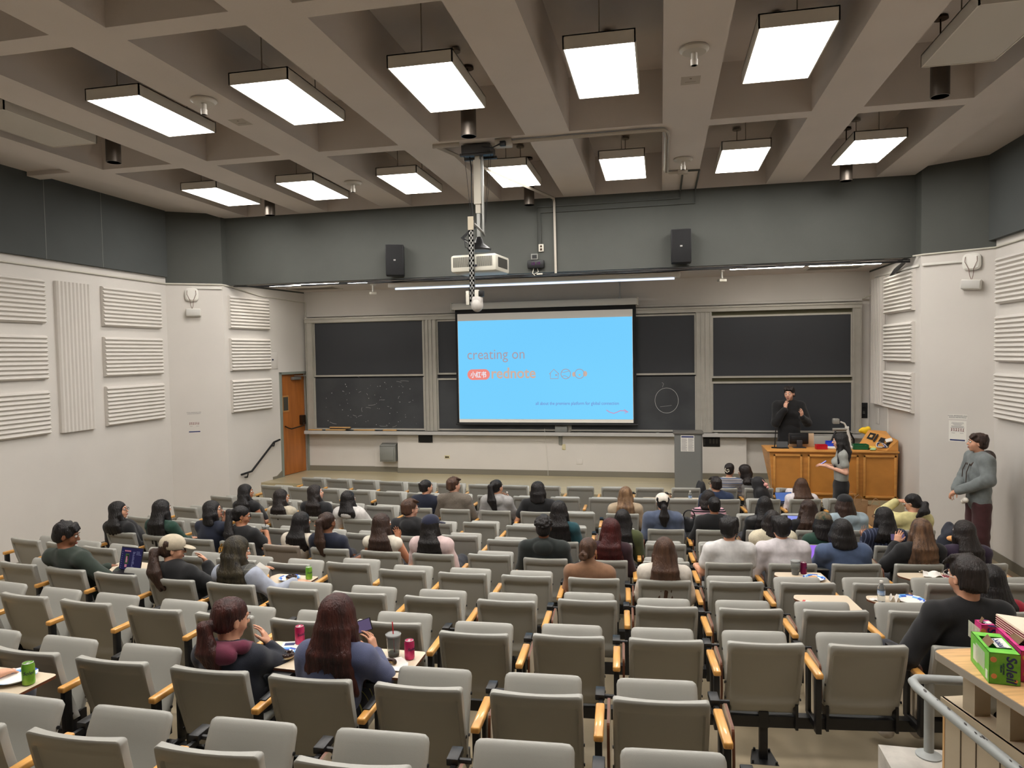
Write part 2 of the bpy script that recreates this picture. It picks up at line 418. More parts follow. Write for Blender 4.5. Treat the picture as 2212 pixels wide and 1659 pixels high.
# ---------------- small fixtures on walls
def wallbox(name, label, cat, M, w, hgt, dpt, m, r=.006, extra=None):
    b = MB(); b.rbox(0, w, -dpt, 0, 0, hgt, r)
    if extra: extra(b)
    ms = m if isinstance(m, list) else [m]
    o = b.build(name, ms); o.matrix_world = M; return tag(o, label, cat)
FW = lambda x, z, y=13.95: frame((x, y, z), (1, 0, 0))
wallbox('control_panel', 'flat white thermostat plate on the wall above the wood door side', 'panel', frame(dw(1.17)+(-.22,), (DD[0], DD[1], 0)), .28, .34, .01, [m_wall, m_ink], extra=lambda b: b.box(.10, .15, -.013, -.01, .17, .20, 1))
wallbox('room_sign', 'small dark room sign beside the wood door frame', 'sign', FW(-7.48, -.93, 13.945), .085, .07, .01, [m_bronze])
wallbox('access_panel', 'narrow blank white plate below the small dark room sign', 'panel', FW(-7.475, -1.26, 13.945), .08, .28, .01, [m_wall])
def ebx(b): b.box(.03, .31, -.185, -.18, .03, .30, 0); b.box(.045, .055, -.19, -.185, .16, .19, 1)
t = thing_m('electrical_box', 'grey metal electrical box mounted low on the front wall', 'box', FW(-5.78, -2.21, 13.93))
b = MB(); b.rbox(0, .34, -.16, 0, 0, .33, .006); b.add([(0, -.17, .33), (.34, -.17, .33), (.34, 0, .38), (0, 0, .38), (0, 0, .33), (.34, 0, .33)], [(0,1,2,3), (0,3,4), (1,5,2), (3,2,5,4), (0,4,5,1)])
b.build('housing', m_grey, t)
b = MB(); b.rbox(.03, .31, -.172, -.16, .03, .30, .004); b.build('door', m_grey, t)
b = MB(); b.rbox(.045, .06, -.18, -.17, .15, .18, .003); b.build('latch', m_steel, t)
wallbox('speaker_plate', 'square black wall plate under the chalk tray beside the grey electrical box', 'panel', FW(-4.94, -1.81, 13.83), .31, .20, .008, [m_black, m_steel], extra=lambda b: [b.box(x, x+.01, -.011, -.008, z, z+.01, 1) for x in (.02, .28) for z in (.01, .18)])
def outl(b): b.box(.02, .05, -.012, -.008, .018, .05, 1); b.box(.06, .09, -.012, -.008, .018, .05, 1)
wallbox('wall_outlet', 'cream double socket low on the front wall near the electrical box', 'socket', FW(-4.38, -2.135, 13.83), .115, .07, .008, [mat('cream_plastic', (196, 186, 150), .5), m_bronze], extra=outl)
wallbox('wall_outlet', 'cream upright socket on the front wall below the screen', 'socket', FW(-1.935, -1.925, 13.83), .07, .115, .008, [MATS['cream_plastic']])
wallbox('wall_outlet', 'blank white square plate low on the front wall below the screen', 'plate', FW(-1.65, -2.21, 13.83), .12, .11, .008, [m_wall])
wallbox('junction_box', 'grey double junction box on the chalk tray under the screen', 'box', FW(-2.06, -1.56, 13.80), .24, .11, .05, [m_grey, m_steel], extra=lambda b: b.box(.115, .125, -.052, -.05, 0, .11, 1))
wallbox('cable_duct', 'flat grey duct dropping from the box under the screen', 'duct', FW(-2.0, -1.82, 13.83), .075, .26, .02, [m_grey])
pipe('hanging_wire', 'thin white wire hanging down the front wall to the stage', [(-2.275, 13.79, -1.5), (-2.26, 13.81, -1.8), (-2.225, 13.82, -2.2), (-2.22, 13.80, -2.44)], .004, m_white, 'wire')
def ctl(b):
    for i in range(3): b.box(.115+i*.06, .15+i*.06, -.014, -.01, .06, .15, 1)
    b.box(.02, .035, -.014, -.01, .03, .15, 1)
wallbox('light_switch_panel', 'black panel of light switches on the wall beside the grey podium', 'panel', FW(.78, -1.83, 13.83), .31, .20, .01, [m_black, mat('dark_switch', (60, 56, 50), .5)], extra=ctl)
def spk(b): b.lathe([(0, 0), (.045, 0), (.045, .004), (0, .004)], 16, (.065, -.012, .2)); b.box(.045, .085, -.014, -.01, .09, .10, 1); b.box(.05, .08, -.014, -.01, .12, .126, 1)
wallbox('wall_speaker', 'black rectangular speaker plate between chalkboard and tall beige panel', 'speaker', FW(3.578, -1.29, 13.95), .13, .285, .012, [m_black, m_steel], extra=spk)
# strobes and emergency lamps
def alarm(lab1, lab2, Mspk, Mlt):
    t = thing_m('emergency_speaker', lab1, 'alarm', Mspk)
    b = MB()
    pr = []
    for k in range(32):
        a = 2*pi*k/32; e = 3.4; c_, s_ = cos(a), sin(a)
        pr.append((.115*np.sign(c_)*abs(c_)**(2/e), .12*np.sign(s_)*abs(s_)**(2/e)))
    V = [(x, 0, z) for x, z in pr] + [(x, -.035, z) for x, z in pr] + [(x*.8, -.055, z*.8) for x, z in pr]
    n = 32; b.add(V, [(i, (i+1) % n, n+(i+1) % n, n+i) for i in range(n)] + [(n+i, n+(i+1) % n, 2*n+(i+1) % n, 2*n+i) for i in range(n)] + [tuple(range(2*n, 3*n))], 0, True)
    b.build('cover', mat('glossy_white_plastic', (225, 222, 214), .15), t)
    b = MB()
    for s_ in (-1, 1): b.tube([(s_*.07, -.06, .07), (s_*.075, -.075, 0), (s_*.03, -.06, -.1), (s_*.02, -.04, -.2), (0, -.03, -.26)], .004, 5)
    b.build('wiring', mat('reddish_wire', (110, 80, 70), .6), t)
    t = thing_m('emergency_lamp', lab2, 'lamp', Mlt)
    b = MB(); b.rbox(-.125, .125, -.09, 0, -.07, .07, .018); b.build('housing', m_white, t)
    b = MB(); b.rbox(-.115, .115, -.098, -.085, -.058, .055, .01); b.build('lens', mat('frosted_lens', (190, 188, 182), .4), t)
cdl = Vector((-7.861+8.66, 11.605-11.1, 0)).normalized(); cdr = Vector((4.56-3.78, 10.99-11.5, 0)).normalized()
alarm('round white speaker with dangling wires high on the corner by the wood door', 'small white emergency lamp below the round speaker by the wood door side', frame((-8.30, 11.32, 1.17), cdl), frame((-8.285, 11.335, .845), cdl))
alarm('round white speaker with dangling wires high above the standing young man', 'tilted white emergency lamp below the round speaker above the standing young man', frame((4.32, 11.14, 1.19), cdr), frame((4.32, 11.14, .87), cdr) @ Matrix.Rotation(.09, 4, 'Y'))
def poster(lab_s, lab_p, M, ws=.24):
    t = thing_m('label_strip', lab_s, 'sign', M)
    b = MB(); b.box(-ws/2, ws/2, -.003, 0, .30, .36); b.build('strip', m_paper, t)
    lettering('FOOD, BEVERAGES AND', .022, m_ink, t, at(0, -.004, .342, 0, UP), align='CENTER')
    lettering('SMOKING ARE PROHIBITED', .018, m_ink, t, at(0, -.004, .318, 0, UP), align='CENTER')
    t = thing_m('notice_poster', lab_p, 'poster', M)
    b = MB(); b.box(-.11, .11, -.003, 0, -.03, .27); b.build('sheet', m_paper, t)
    b = MB(); b.box(-.095, .095, -.004, -.003, -.02, .0, 0)
    for i, (z, w) in enumerate(((.245, .15), (.232, .16), (.22, .12), (.208, .09), (.196, .16), (.184, .15), (.176, .17))): b.box(-w/2, w/2, -.0036, -.003, z-.003, z+.001, 1)
    rr = random.Random(3)
    for i in range(6):
        x = -.085+i*.029
        for j in range(3): b.box(x+rr.uniform(0, .008), x+.02, -.004, -.003, .12+j*.015, .13+j*.015, 2)
    b.box(-.09, .09, -.0034, -.003, .112, .114, 1); b.box(-.09, .09, -.0034, -.003, .166, .168, 1)
    b.box(-.075, -.03, -.004, -.003, .09, .094, 1); b.box(.03, .075, -.004, -.003, .09, .094, 1)
    b.build('print', [mat('navy_print', (36, 48, 96), .6), mat('grey_print', (110, 108, 112), .7), mat('maroon_print', (110, 52, 50), .7)], t)
poster('white label strip about food and smoking on the corner near the wood door', 'small notice poster with navy footer on the corner near the wood door', frame((-8.335, 11.31, -1.31), cdl))
poster('white label strip about food and smoking on the wall by the standing young man', 'small notice poster with navy footer on the wall by the standing young man', frame((4.19, 11.235, -1.345), cdr))
wallbox('cable_raceway', 'slim white vertical raceway below the ribbed panels by the wooden console', 'raceway', frame((3.76, 12.92, -1.7), (.025, -1, 0)), .03, .75, .02, [m_white])
wallbox('access_panel', 'narrow beige plate under the tall smooth panel by the console', 'panel', frame((3.735, 13.5, -1.34), (.025, -1, 0)), .17, .28, .008, [m_wall, m_grey])

# ================================================================== CHALKBOARDS
ft = thing('chalkboard_frame', 'long aluminium frame with tray holding the four chalkboards on the front wall', 'frame', (0, 0, 0))
b = MB(); b.box(-7.431, 3.575, 13.80, 13.95, .73, .83); b.box(-7.431, 3.575, 13.78, 13.81, .80, .83); b.build('head_rail', m_alu, ft)
posts = [(-7.431, -7.25), (-4.79, -4.50), (-2.05, -1.76), (.655, .95), (3.42, 3.575)]
for x0, x1 in posts:
    b = MB(); b.box(x0, x1, 13.82, 13.95, -1.56, .73)
    for f_ in ((.12,), (.88,)) if x1-x0 < .2 else ((.08,), (.35,), (.62,), (.92,)):
        x = x0+(x1-x0)*f_[0]; b.box(x-.008, x+.008, 13.795, 13.82, -1.56, .73)
    b.build('post', m_alu, ft)
b = MB(); b.box(-7.45, 3.575, 13.70, 13.95, -1.62, -1.575); b.box(-7.45, 3.575, 13.69, 13.705, -1.63, -1.56); b.build('chalk_tray', mat('tray_aluminium', (190, 188, 184), .4, metal=.3), ft)
b = MB(); b.box(-7.43, 3.6, 13.90, 13.95, .86, .90); b.build('top_trunking', m_wall, ft)
bays = [(-7.25, -4.79, -.40, None, .72, 'first from the wood door'), (-4.50, -2.05, -.38, -.49, .69, 'half hidden behind the screen edge'),
        (-1.76, .655, -.435, None, .68, 'with a faint chalk circle beside the screen'), (.95, 3.42, -.503, -.607, .62, 'behind the presenter')]
for i, (x0, x1, r1, r2, zt_, lab) in enumerate(bays):
    t = thing('chalkboard', 'dark sliding chalkboard '+lab, 'chalkboard', (0, 0, 0))
    b = MB(); b.box(x0, x1, 13.90, 13.94, -1.57, .73); b.build('back_board', mat('olive_backboard', (96, 92, 70), .8) if i == 3 else m_slate, t)
    b = MB(); b.box(x0+.02, x1-.02, 13.865, 13.885, r1, zt_); b.build('upper_slate', m_slate, t)
    b = MB(); b.box(x0, x1, 13.85, 13.89, zt_, zt_+.035); b.box(x0, x0+.025, 13.85, 13.89, r1, zt_); b.box(x1-.025, x1, 13.85, 13.89, r1, zt_); b.box(x0, x1, 13.84, 13.89, r1-.02, r1+.015); b.build('upper_frame', m_alu, t)
    zl = r2 if r2 else r1-.045
    b = MB(); b.box(x0+.02, x1-.02, 13.84, 13.855, -1.52, zl-.01); b.build('lower_slate', m_slate2 if i != 3 else m_slate, t)
    b = MB()
    if r2: b.box(x0, x1, 13.82, 13.86, r2-.02, r2+.015)
    b.box(x0, x1, 13.825, 13.855, -1.55, -1.515); b.box(x0, x0+.02, 13.825, 13.855, -1.52, zl); b.box(x1-.02, x1, 13.825, 13.855, -1.52, zl)
    b.build('lower_frame', m_alu, t)
    rr = random.Random(i)
    b = MB()
    if i == 0:
        for k in range(60):
            x = rr.uniform(x0+.2, x1-.15); z = rr.uniform(-1.45, -.55); s = rr.uniform(.003, .008); b.sphere((x, 13.84, z), s, n=6, m=4, scale=(1, .3, 1))
        for k in range(16):
            x = rr.uniform(x0+.3, x1-.2); z = rr.uniform(-1.4, -.5); a0 = rr.uniform(0, 6); R_ = rr.uniform(.05, .25)
            b.tube([(x+R_*cos(a0+j*.15), 13.838, z+R_*.6*sin(a0+j*.15)) for j in range(6)], .0016, 4)
    if i == 2:
        b.tube([(.105+.22*cos(a), 13.838, -.947+.242*sin(a)) for a in np.linspace(0, 2*pi, 40)], .0028, 4, closed=True)
        b.tube([(.03, 13.838, -.69), (.05, 13.838, -.62), (.02, 13.838, -.6)], .002, 4)
        b.tube([(-.02, 13.838, -1.07), (.2, 13.838, -1.04)], .0015, 4)
    if i in (0, 2): b.build('chalk_marks', m_chalk, t)
m_er = mat('varnished_wood_block', (190, 150, 96), .5, var=.15, vs=8, stretch=(1, 8, 8)); m_felt = mat('black_felt', (48, 44, 40), .95)
for k, (xa, xb, z, y, lab) in enumerate(((-7.37, -7.06, -1.575, 13.74, 'wood eraser at the tray end next to the wood door'), (-6.97, -6.52, -1.575, 13.74, 'long wood eraser on the tray below the stacked one'),
        (-6.90, -6.43, -1.53, 13.79, 'long wood eraser lying raised behind another on the tray'), (-6.33, -5.86, -1.575, 13.74, 'reddish wood eraser midway along the first chalkboard tray'), (-5.68, -5.38, -1.575, 13.74, 'short wood eraser on the tray above the electrical box'))):
    t = thing('board_eraser', lab, 'eraser', ((xa+xb)/2, y, z)); h_ = (xb-xa)/2
    b = MB(); b.rbox(-h_, h_, -.025, .025, .02, .045, .004); b.build('wood_back', m_er, t)
    b = MB(); b.rbox(-h_+.005, h_-.005, -.022, .022, 0, .02, .004); b.build('felt', m_felt, t)
for k, (x, lab) in enumerate(((.52, 'chalk stick standing at the board edge behind the grey podium'), (.98, 'white chalk lump on the tray right of the podium'), (-.1, 'chalk stick lying on the tray beside the grey podium'), (3.3, 'white chalk piece on the tray beside the yellow cloth'))):
    b = MB(); b.tube([(x, 13.735, -1.566), (x+.06, 13.74, -1.566)], .009, 8); tag(b.build('chalk_stick', m_chalk), lab, 'chalk')

# ================================================================== PROJECTION SCREEN
t = thing('projection_screen', 'pull-down projection screen showing a blue slide in front of the chalkboards', 'screen', (0, 13.75, 0))
b = MB(); b.rbox(-4.125, -.42, -.10, .04, .905, 1.03, .012); b.build('housing', m_white, t)
b = MB(); b.rbox(-4.135, -4.11, -.11, .05, .89, 1.045, .006); b.rbox(-.435, -.41, -.11, .05, .89, 1.045, .006); b.build('end_cap', m_offw, t)
b = MB()
for x in (-3.75, -.76): b.box(x-.012, x+.012, -.03, -.01, 1.03, 1.36); b.box(x-.03, x+.03, -.04, 0, 1.03, 1.06); b.box(x-.03, x+.03, -.04, 0, 1.34, 1.37)
b.build('bracket', m_steel, t)
b = MB(); b.box(-4.06, -.46, -.03, -.027, -1.40, .91); b.build('black_border', mat('screen_black_border', (14, 14, 15), .7), t)
b = MB(); b.box(-4.014, -.523, -.034, -.031, -1.37, .82); b.build('screen_sheet', mat('screen_fabric_glow', (206, 200, 190), .8, emit=.22), t)  # faint emission baked into the fabric for light falling on the sheet
b = MB(); b.tube([(-4.08, -.03, -1.405), (-.44, -.03, -1.405)], .018, 10); b.build('weight_bar', m_black, t)
b = MB(); b.box(-4.005, -.530, -.038, -.035, -1.303, .678)
def slide_mat():
    m = bpy.data.materials.new('projected_slide'); m.use_nodes = True; N = m.node_tree.nodes; L = m.node_tree.links; N.clear()
    e = N.new('ShaderNodeEmission'); o = N.new('ShaderNodeOutputMaterial'); tc = N.new('ShaderNodeTexCoord'); mp = N.new('ShaderNodeMapping'); nz = N.new('ShaderNodeTexNoise')
    mp.inputs['Scale'].default_value = (.35, 1, .5); nz.inputs['Scale'].default_value = .8; nz.inputs['Detail'].default_value = 1
    mx = N.new('ShaderNodeMix'); mx.data_type = 'RGBA'; mx.inputs['A'].default_value = lin((112, 200, 255)); mx.inputs['B'].default_value = lin((126, 216, 255))
    L.new(tc.outputs['Object'], mp.inputs[0]); L.new(mp.outputs[0], nz.inputs['Vector']); L.new(nz.outputs['Fac'], mx.inputs['Factor']); L.new(mx.outputs['Result'], e.inputs[0]); L.new(e.outputs[0], o.inputs[0])
    e.inputs[1].default_value = 1.0
    return m
sl = b.build('slide', slide_mat(), t)
e_txt = emis('slide_grey_text', (168, 160, 172), 1); e_red = emis('slide_red_pill', (240, 140, 130), 1); e_wh = emis('slide_white_text', (235, 240, 250), 1); e_tan = emis('slide_tan', (205, 178, 165), 1)
def fit(o, x0, x1, z0, z1=None):
    v = [Vector(c) for c in o.bound_box]; xa = min(p.x for p in v); xb = max(p.x for p in v); ya = min(p.y for p in v); yb = max(p.y for p in v)
    s = (x1-x0)/(xb-xa); sy = s if z1 is None else (z1-z0)/(yb-ya)
    o.matrix_local = Matrix.Translation((x0-xa*s, -.041, z0-ya*sy)) @ UP @ Matrix.Diagonal((s, sy, 1, 1))
o = lettering('creating on', .2, e_txt, sl, Matrix()); fit(o, -3.817, -2.643, -.165, .09)
o = lettering('rednote', .2, e_tan, sl, Matrix(), bold=.004); fit(o, -3.322, -2.424, -.49, -.27)
o = lettering('all about the premiere platform for global connection', .1, emis('slide_blue_text', (120, 130, 200), 1), sl, Matrix()); fit(o, -2.433, -.80, -1.04, -.955)
b = MB(); pl = []
for k in range(24):
    a = 2*pi*k/24; pl.append((-3.59+(.125 if cos(a) > 0 else -.125)+.108*cos(a), -.404+.108*sin(a)))
b.T = UP.copy(); b.T.translation = (0, -.041, 0); b.prism(pl, 0, .002); b.build('logo_pill', e_red, sl)
o = lettering('\u5c0f\u7ea2\u4e66', .14, e_wh, sl, Matrix(), bold=.003); fit(o, -3.76, -3.43, -.47, -.34); o.location.y = -.045
b = MB(); y = -.042; R_ = .007
b.tube([(-2.15, y, -.41), (-2.06, y, -.315), (-1.96, y, -.41)], R_, 5); b.tube([(-2.13, y, -.40), (-2.13, y, -.5), (-1.975, y, -.5), (-1.975, y, -.40)], R_, 5); b.tube([(-2.03, y, -.43), (-2.0, y, -.43)], .016, 6)
b.tube([(-1.825+.095*cos(a), y, -.41+.095*sin(a)) for a in np.linspace(0, 2*pi, 24)], R_, 5, closed=True)
b.tube([(-1.91, y, -.37), (-1.86, y, -.38), (-1.79, y, -.36), (-1.745, y, -.35)], R_*.8, 5); b.tube([(-1.9, y, -.46), (-1.85, y, -.44), (-1.79, y, -.47), (-1.77, y, -.49)], R_*.8, 5)
b.tube([(-1.555+.09*cos(a), y, -.41+.092*sin(a)) for a in np.linspace(0, 2*pi, 24)], R_, 5, closed=True)
b.build('icon_outlines', e_txt, sl)
b = MB(); b.sphere((-1.665, y, -.42), .04, scale=(.8, .1, 1.2)); b.sphere((-1.445, y, -.41), .045, scale=(.9, .1, 1.2)); b.sphere((-1.555, y, -.43), .018, scale=(1, .1, 1)); b.build('icon_dots', e_tan, sl)
b = MB(); b.tube([(-1.04, y, -1.12), (-.98, y, -1.16), (-.90, y, -1.185), (-.83, y, -1.16), (-.77, y, -1.13), (-.70, y, -1.135), (-.63, y, -1.16)], .009, 5); b.tube([(-.70, y, -1.11), (-.62, y, -1.16), (-.69, y, -1.18)], .008, 5)
b.build('icon_arrow', emis('slide_pinkish', (200, 150, 190), 1), sl)

# ================================================================== CEILING FIXTURES
e_lamp = emis('lamp_diffuser_lit', (255, 250, 244), LAMP)
m_dif = mat('lamp_diffuser_off', (196, 190, 180), .5)
m_rod = mat('painted_rod', (140, 132, 122), .6)
ords = ['first', 'second', 'third', 'fourth', 'fifth', 'sixth', 'seventh', 'eighth', 'ninth', 'tenth', 'eleventh', 'twelfth', 'thirteenth', 'fourteenth', 'fifteenth', 'sixteenth', 'seventeenth', 'eighteenth', 'nineteenth']
def light(x, y, on, label):
    t = thing('ceiling_light', label, 'ceiling light', (x, y, ZB-.005), 0, 'square ceiling lights')
    w, l, h = .307, .607, .115
    b = MB(); b.box(-w, w, -l, -l+.012, 0, h); b.box(-w, w, l-.012, l, 0, h); b.box(-w, -w+.012, -l, l, 0, h); b.box(w-.012, w, -l, l, 0, h); b.box(-w, w, -l, l, h-.01, h)
    b.build('housing', mat('lamp_housing', (214, 208, 198), .5), t)
    b = MB(); b.box(-w+.013, w-.013, -l+.013, l-.013, .004, .012); b.build('diffuser', e_lamp if on else m_dif, t)
    for yy in (-.53, .53):
        b = MB(); b.cyl((0, yy, h), (0, yy, .61), .006, 6); b.lathe([(.06, .575), (.06, .6), (.0, .61)], 16, (0, yy, 0)) if yy > 0 else None
        b.build('hanger', m_rod, t)
X7 = [1.096+PX*k for k in range(-5, 2)]
for i, x in enumerate(X7):
    on = i not in (0, 6)
    light(x, 6.67, on, ('unlit ceiling light at the %s end of the nearer row' % ('left' if i == 0 else 'right')) if not on else f'lit ceiling light, {ords[i-1]} from the left in the nearer row')
    light(x, 10.18, True, f'lit ceiling light, {ords[i]} from the left in the farther row')
    light(x, 3.17, True, f'ceiling light above the top edge of the photo, {ords[i]} from the left')
# pipe-like downlights
for x, y, lab in ((-6.55, 7.55, 'dark pipe-shaped downlight hanging by the unlit light on the left'), (-2.075, 7.69, 'dark pipe-shaped downlight just behind a lit light left of the projector mount'), (2.68, 7.68, 'dark pipe-shaped downlight under the unlit light on the right'),
        (-6.5, 11.0, 'small pipe-shaped downlight at the far left over the grey header'), (-2.085, 11.44, 'small pipe-shaped downlight behind the projector pole'), (2.66, 11.14, 'small pipe-shaped downlight at the far right near the grey header')):
    t = thing('downlight', lab, 'downlight', (x, y, 2.43), 0, 'pipe-shaped downlights')
    b = MB(); R_ = .085; b.lathe([(R_-.008, .0), (R_, 0), (R_, .33), (.0, .34)], 24); b.lathe([(R_-.008, 0), (R_-.008, .30), (0, .30)], 24, mat=1)
    b.build('tube', [mat('bronze_tube', (92, 84, 76), .35, metal=.5), m_black], t)
    b = MB(); b.cyl((0, 0, .34), (0, 0, .75), .008, 8); b.lathe([(.07, .74), (.065, .765), (0, .77)], 16); b.build('stem', m_bronze, t)
# sprinklers / round sensors on the beams
for x, y, lab in ((-4.29*2.585/2.5, 6.134*2.585/2.5, 'round white ceiling sensor between two lit lights on the left'), (.30, 6.32, 'round white ceiling sensor on the beam above the square label'),
        (.315, 9.85, 'round white ceiling sensor on the beam beside the conduit end'), (-4.44, 9.83, 'small round white ceiling sensor on the beam in the farther left row')):
    t = thing('ceiling_sensor', lab, 'sensor', (x, y, ZB), 0, 'round ceiling sensors')
    b = MB(); b.lathe([(.0, -.045), (.10, -.04), (.125, -.02), (.125, -.004), (.11, 0), (0, 0)], 28); b.build('dish', mat('sensor_white', (190, 184, 174), .4), t)
    b = MB(); b.lathe([(.022, -.15), (.03, -.15), (.032, -.10), (.026, -.095), (.026, -.045)], 16); b.lathe([(0, -.149), (.023, -.15)], 12, mat=1); b.build('nozzle', [mat('sensor_white', (190, 184, 174)), m_bronze], t)
for x, y, lab in ((.30, 7.06, 'faint square label printed on the ceiling beam below a round sensor'), (-4.48, 7.04, 'faint square label on the ceiling beam between the left lit lights')):
    b = MB(); b.box(-.09, .09, -.1, .1, -.002, 0); b.box(-.05, .05, .03, .035, -.003, -.002, 1); b.box(-.01, .01, -.06, -.04, -.003, -.002, 1)
    o = b.build('beam_label', [mat('beam_label_paper', (176, 167, 156), .8), mat('beam_label_ink', (120, 108, 96), .8)]); o.location = (x, y, ZB); tag(o, lab, 'label')

# ---------------- projector assembly
PYo = 8.55
t = thing('projector_mount', 'ceiling mount pole with steel plate and cables holding the projector', 'mount', (-2.2, PYo, 0))
b = MB(); b.box(-.17, .19, -.13, .15, 2.46, 2.56); b.box(-.2, .22, -.1, -.06, 2.44, 2.47); b.box(-.2, .22, .1, .14, 2.44, 2.47); b.build('ceiling_plate', mat('dark_steel_plate', (70, 68, 66), .4, metal=.6), t)
b = MB(); b.box(-.045, .045, -.045, .045, 1.86, 2.40); b.box(-.03, .03, -.03, .03, 1.75, 2.47); b.build('pole_sleeve', mat('cream_pole', (186, 180, 166), .5), t)
b = MB(); b.box(.05, .07, -.02, .02, 1.5, 2.47); b.box(-.02, .02, -.02, .02, 1.40, 1.80); b.build('channel', m_steel, t)
b = MB(); b.lathe([(.14, 1.29), (.15, 1.31), (.06, 1.38), (.03, 1.46), (0, 1.47)], 16); b.build('swivel', m_black, t)
b = MB()
for p in (((-.15, -.08, 2.45), (-.12, -.08, 2.2), (-.08, -.05, 1.62)), ((.19, -.08, 2.45), (.16, -.08, 2.1), (.10, -.05, 1.62)), ((.12, .1, 2.45), (.09, .1, 2.1), (.07, .04, 1.6))): b.tube(p, .003, 5)
for k in range(6):
    a = k*1.1; b.tube([(-.08+.02*k, 0, 1.62), (-.18-.02*(k % 3), -.05, 1.45), (-.16+.05*k, -.08, 1.33), (-.1+.05*k, 0, 1.31)], .006, 6)
b.tube([(-.1, 0, 2.45), (-.06, -.08, 2.3), (-.07, -.06, 1.9), (-.06, -.04, 1.6)], .007, 6)
b.build('cables', m_black, t)
t = thing('projector', 'white ceiling projector hanging in front of the grey header', 'projector', (-2.2, PYo-.0, 1.10), radians(-7))
b = MB(); b.rbox(-.30, .30, -.22, .28, -.09, .12, .03); b.build('case', mat('projector_white', (206, 203, 190), .4), t)
b = MB()
for x0, x1 in ((-.26, .03), (.05, .26)):
    for i in range(int((x1-x0)/.012)):
        b.box(x0+i*.012, x0+i*.012+.006, -.224, -.221, -.03 if x0 < 0 else -.03, .09)
for i in range(20): b.box(.301, .304, -.15+i*.017, -.15+i*.017+.008, -.04, .08)
b.build('vent_grille', mat('dark_grille', (70, 68, 62), .6), t)
b = MB(); b.lathe([(0, 0), (.014, 0), (.014, .004), (0, .004)], 12); o = b.build('badge', m_ink, t); o.matrix_local = Matrix.Translation((.04, -.226, -.02)) @ Matrix.Rotation(pi/2, 4, 'X')
b = MB(); b.cyl((.12, .28, .02), (.12, .33, .02), .05, 20); b.build('lens', m_black, t)
t = thing('camera_arm', 'perforated steel strut hanging past the projector with a small white camera', 'camera', (-2.225, PYo-.27, 0))
b = MB(); b.box(-.03, -.026, -.02, .02, .60, 1.62); b.box(.026, .03, -.02, .02, .60, 1.62)
for k in range(17):
    z = .62+k*.06; b.box(-.03, .03, .016, .02, z-.012, z+.02)
    b.box(-.03, -.01, -.02, -.016, z-.012, z+.048); b.box(.01, .03, -.02, -.016, z-.012, z+.048); b.box(-.03, .03, -.02, -.016, z+.02, z+.048)
b.build('strut', m_steel, t)
b = MB(); b.box(-.035, .035, -.03, -.02, 1.50, 1.66); b.build('splice_plate', mat('tan_plate', (170, 160, 140), .5), t)
b = MB(); b.tube([(.03, .01, 1.58), (.10, .15, 1.50), (.10, .25, 1.47)], .015, 8); b.build('side_bracket', m_steel, t)
b = MB(); b.rbox(-.075, -.035, -.04, .06, .60, .77, .006); b.rbox(.035, .085, -.04, .06, .62, .78, .006); b.build('camera_bracket', m_offw, t)
b = MB(); b.sphere((.055, 0, .60), .075, scale=(1, 1, 1.15)); b.rbox(.0, .12, -.05, .05, .60, .70, .02); b.build('camera_body', mat('camera_white', (190, 186, 180), .35), t)
b = MB(); b.rbox(.09, .14, -.05, .03, .70, .77, .008); b.build('camera_socket', m_black, t)
# conduit run on the ceiling
for k, dz in enumerate((0, .035)):
    pipe('cable_conduit', ('lower' if k == 0 else 'upper')+' cream conduit curving from the projector mount along the beams', [(-1.78, 8.40+dz, 2.555), (-.1, 8.40+dz, 2.555), (.06, 8.42+dz, 2.555), (.10-dz, 8.52+dz, 2.555), (.115-dz, 8.7, 2.555), (.115-dz, 10.40-dz, 2.555), (.14, 10.47-dz, 2.555), (.28, 10.48-dz, 2.555)], .016, mat('cream_conduit', (176, 168, 156), .5))
rbar('cable_raceway', 'flat cream raceway crossing left of the projector mount', 'raceway', (-2.72, 8.38, 2.56), (-2.38, 8.38, 2.56), .05, m=mat('cream_conduit', (176, 168, 156)))
pipe('cable_raceway', 'long cream raceway running from the projector mount to the grey header', [(-2.68, 8.42, 2.57), (-1.72, 11.68, 2.57), (-1.71, 11.69, 2.5), (-1.70, 11.69, 1.33)], .026, MATS['cream_conduit'], 'raceway', 4)
t = thing('junction_box', 'cream junction box with plug beside the projector mount', 'box', (-1.83, 8.38, 2.52)); b = MB(); b.rbox(-.1, .1, -.05, .06, -.03, .06, .008); b.build('housing', MATS['cream_conduit'], t)
b = MB(); b.rbox(-.03, .04, -.09, -.045, -.04, .02, .006); b.tube([(-.03, -.07, -.01), (-.12, -.1, -.06), (-.25, -.08, -.03)], .008, 6); b.build('plug', m_black, t)
t = thing('junction_box', 'small cream junction box under the far ceiling sensor', 'box', (.33, 10.47, 2.56)); b = MB(); b.rbox(-.07, .07, -.05, .05, -.03, .025, .006); b.build('housing', MATS['cream_conduit'], t)
pipe('header_conduit', 'slim grey conduit dropping down the header to the black clock', [(.33, 10.5, 2.57), (.33, 11.69, 2.57), (.33, 11.705, 2.45), (-2.01, 11.705, 2.44), (-2.01, 11.705, 1.67)], .014, m_wallg)
pipe('header_conduit', 'slim grey conduit running along the header to the white socket', [(.40, 10.47, 2.57), (.56, 10.47, 2.57), (.56, 11.69, 2.57), (.56, 11.705, 2.36), (-1.945, 11.705, 2.35), (-1.95, 11.705, 1.83)], .014, m_wallg)
HW = lambda x, z: frame((x, 11.72, z), (1, 0, 0))
wallbox('wall_outlet', 'white socket on the grey header just above the black clock', 'socket', HW(-1.985, 1.70), .085, .125, .03, [m_offw, m_bronze], extra=lambda b: (b.box(.025, .06, -.034, -.03, .02, .055, 1), b.box(.025, .06, -.034, -.03, .07, .105, 1)))
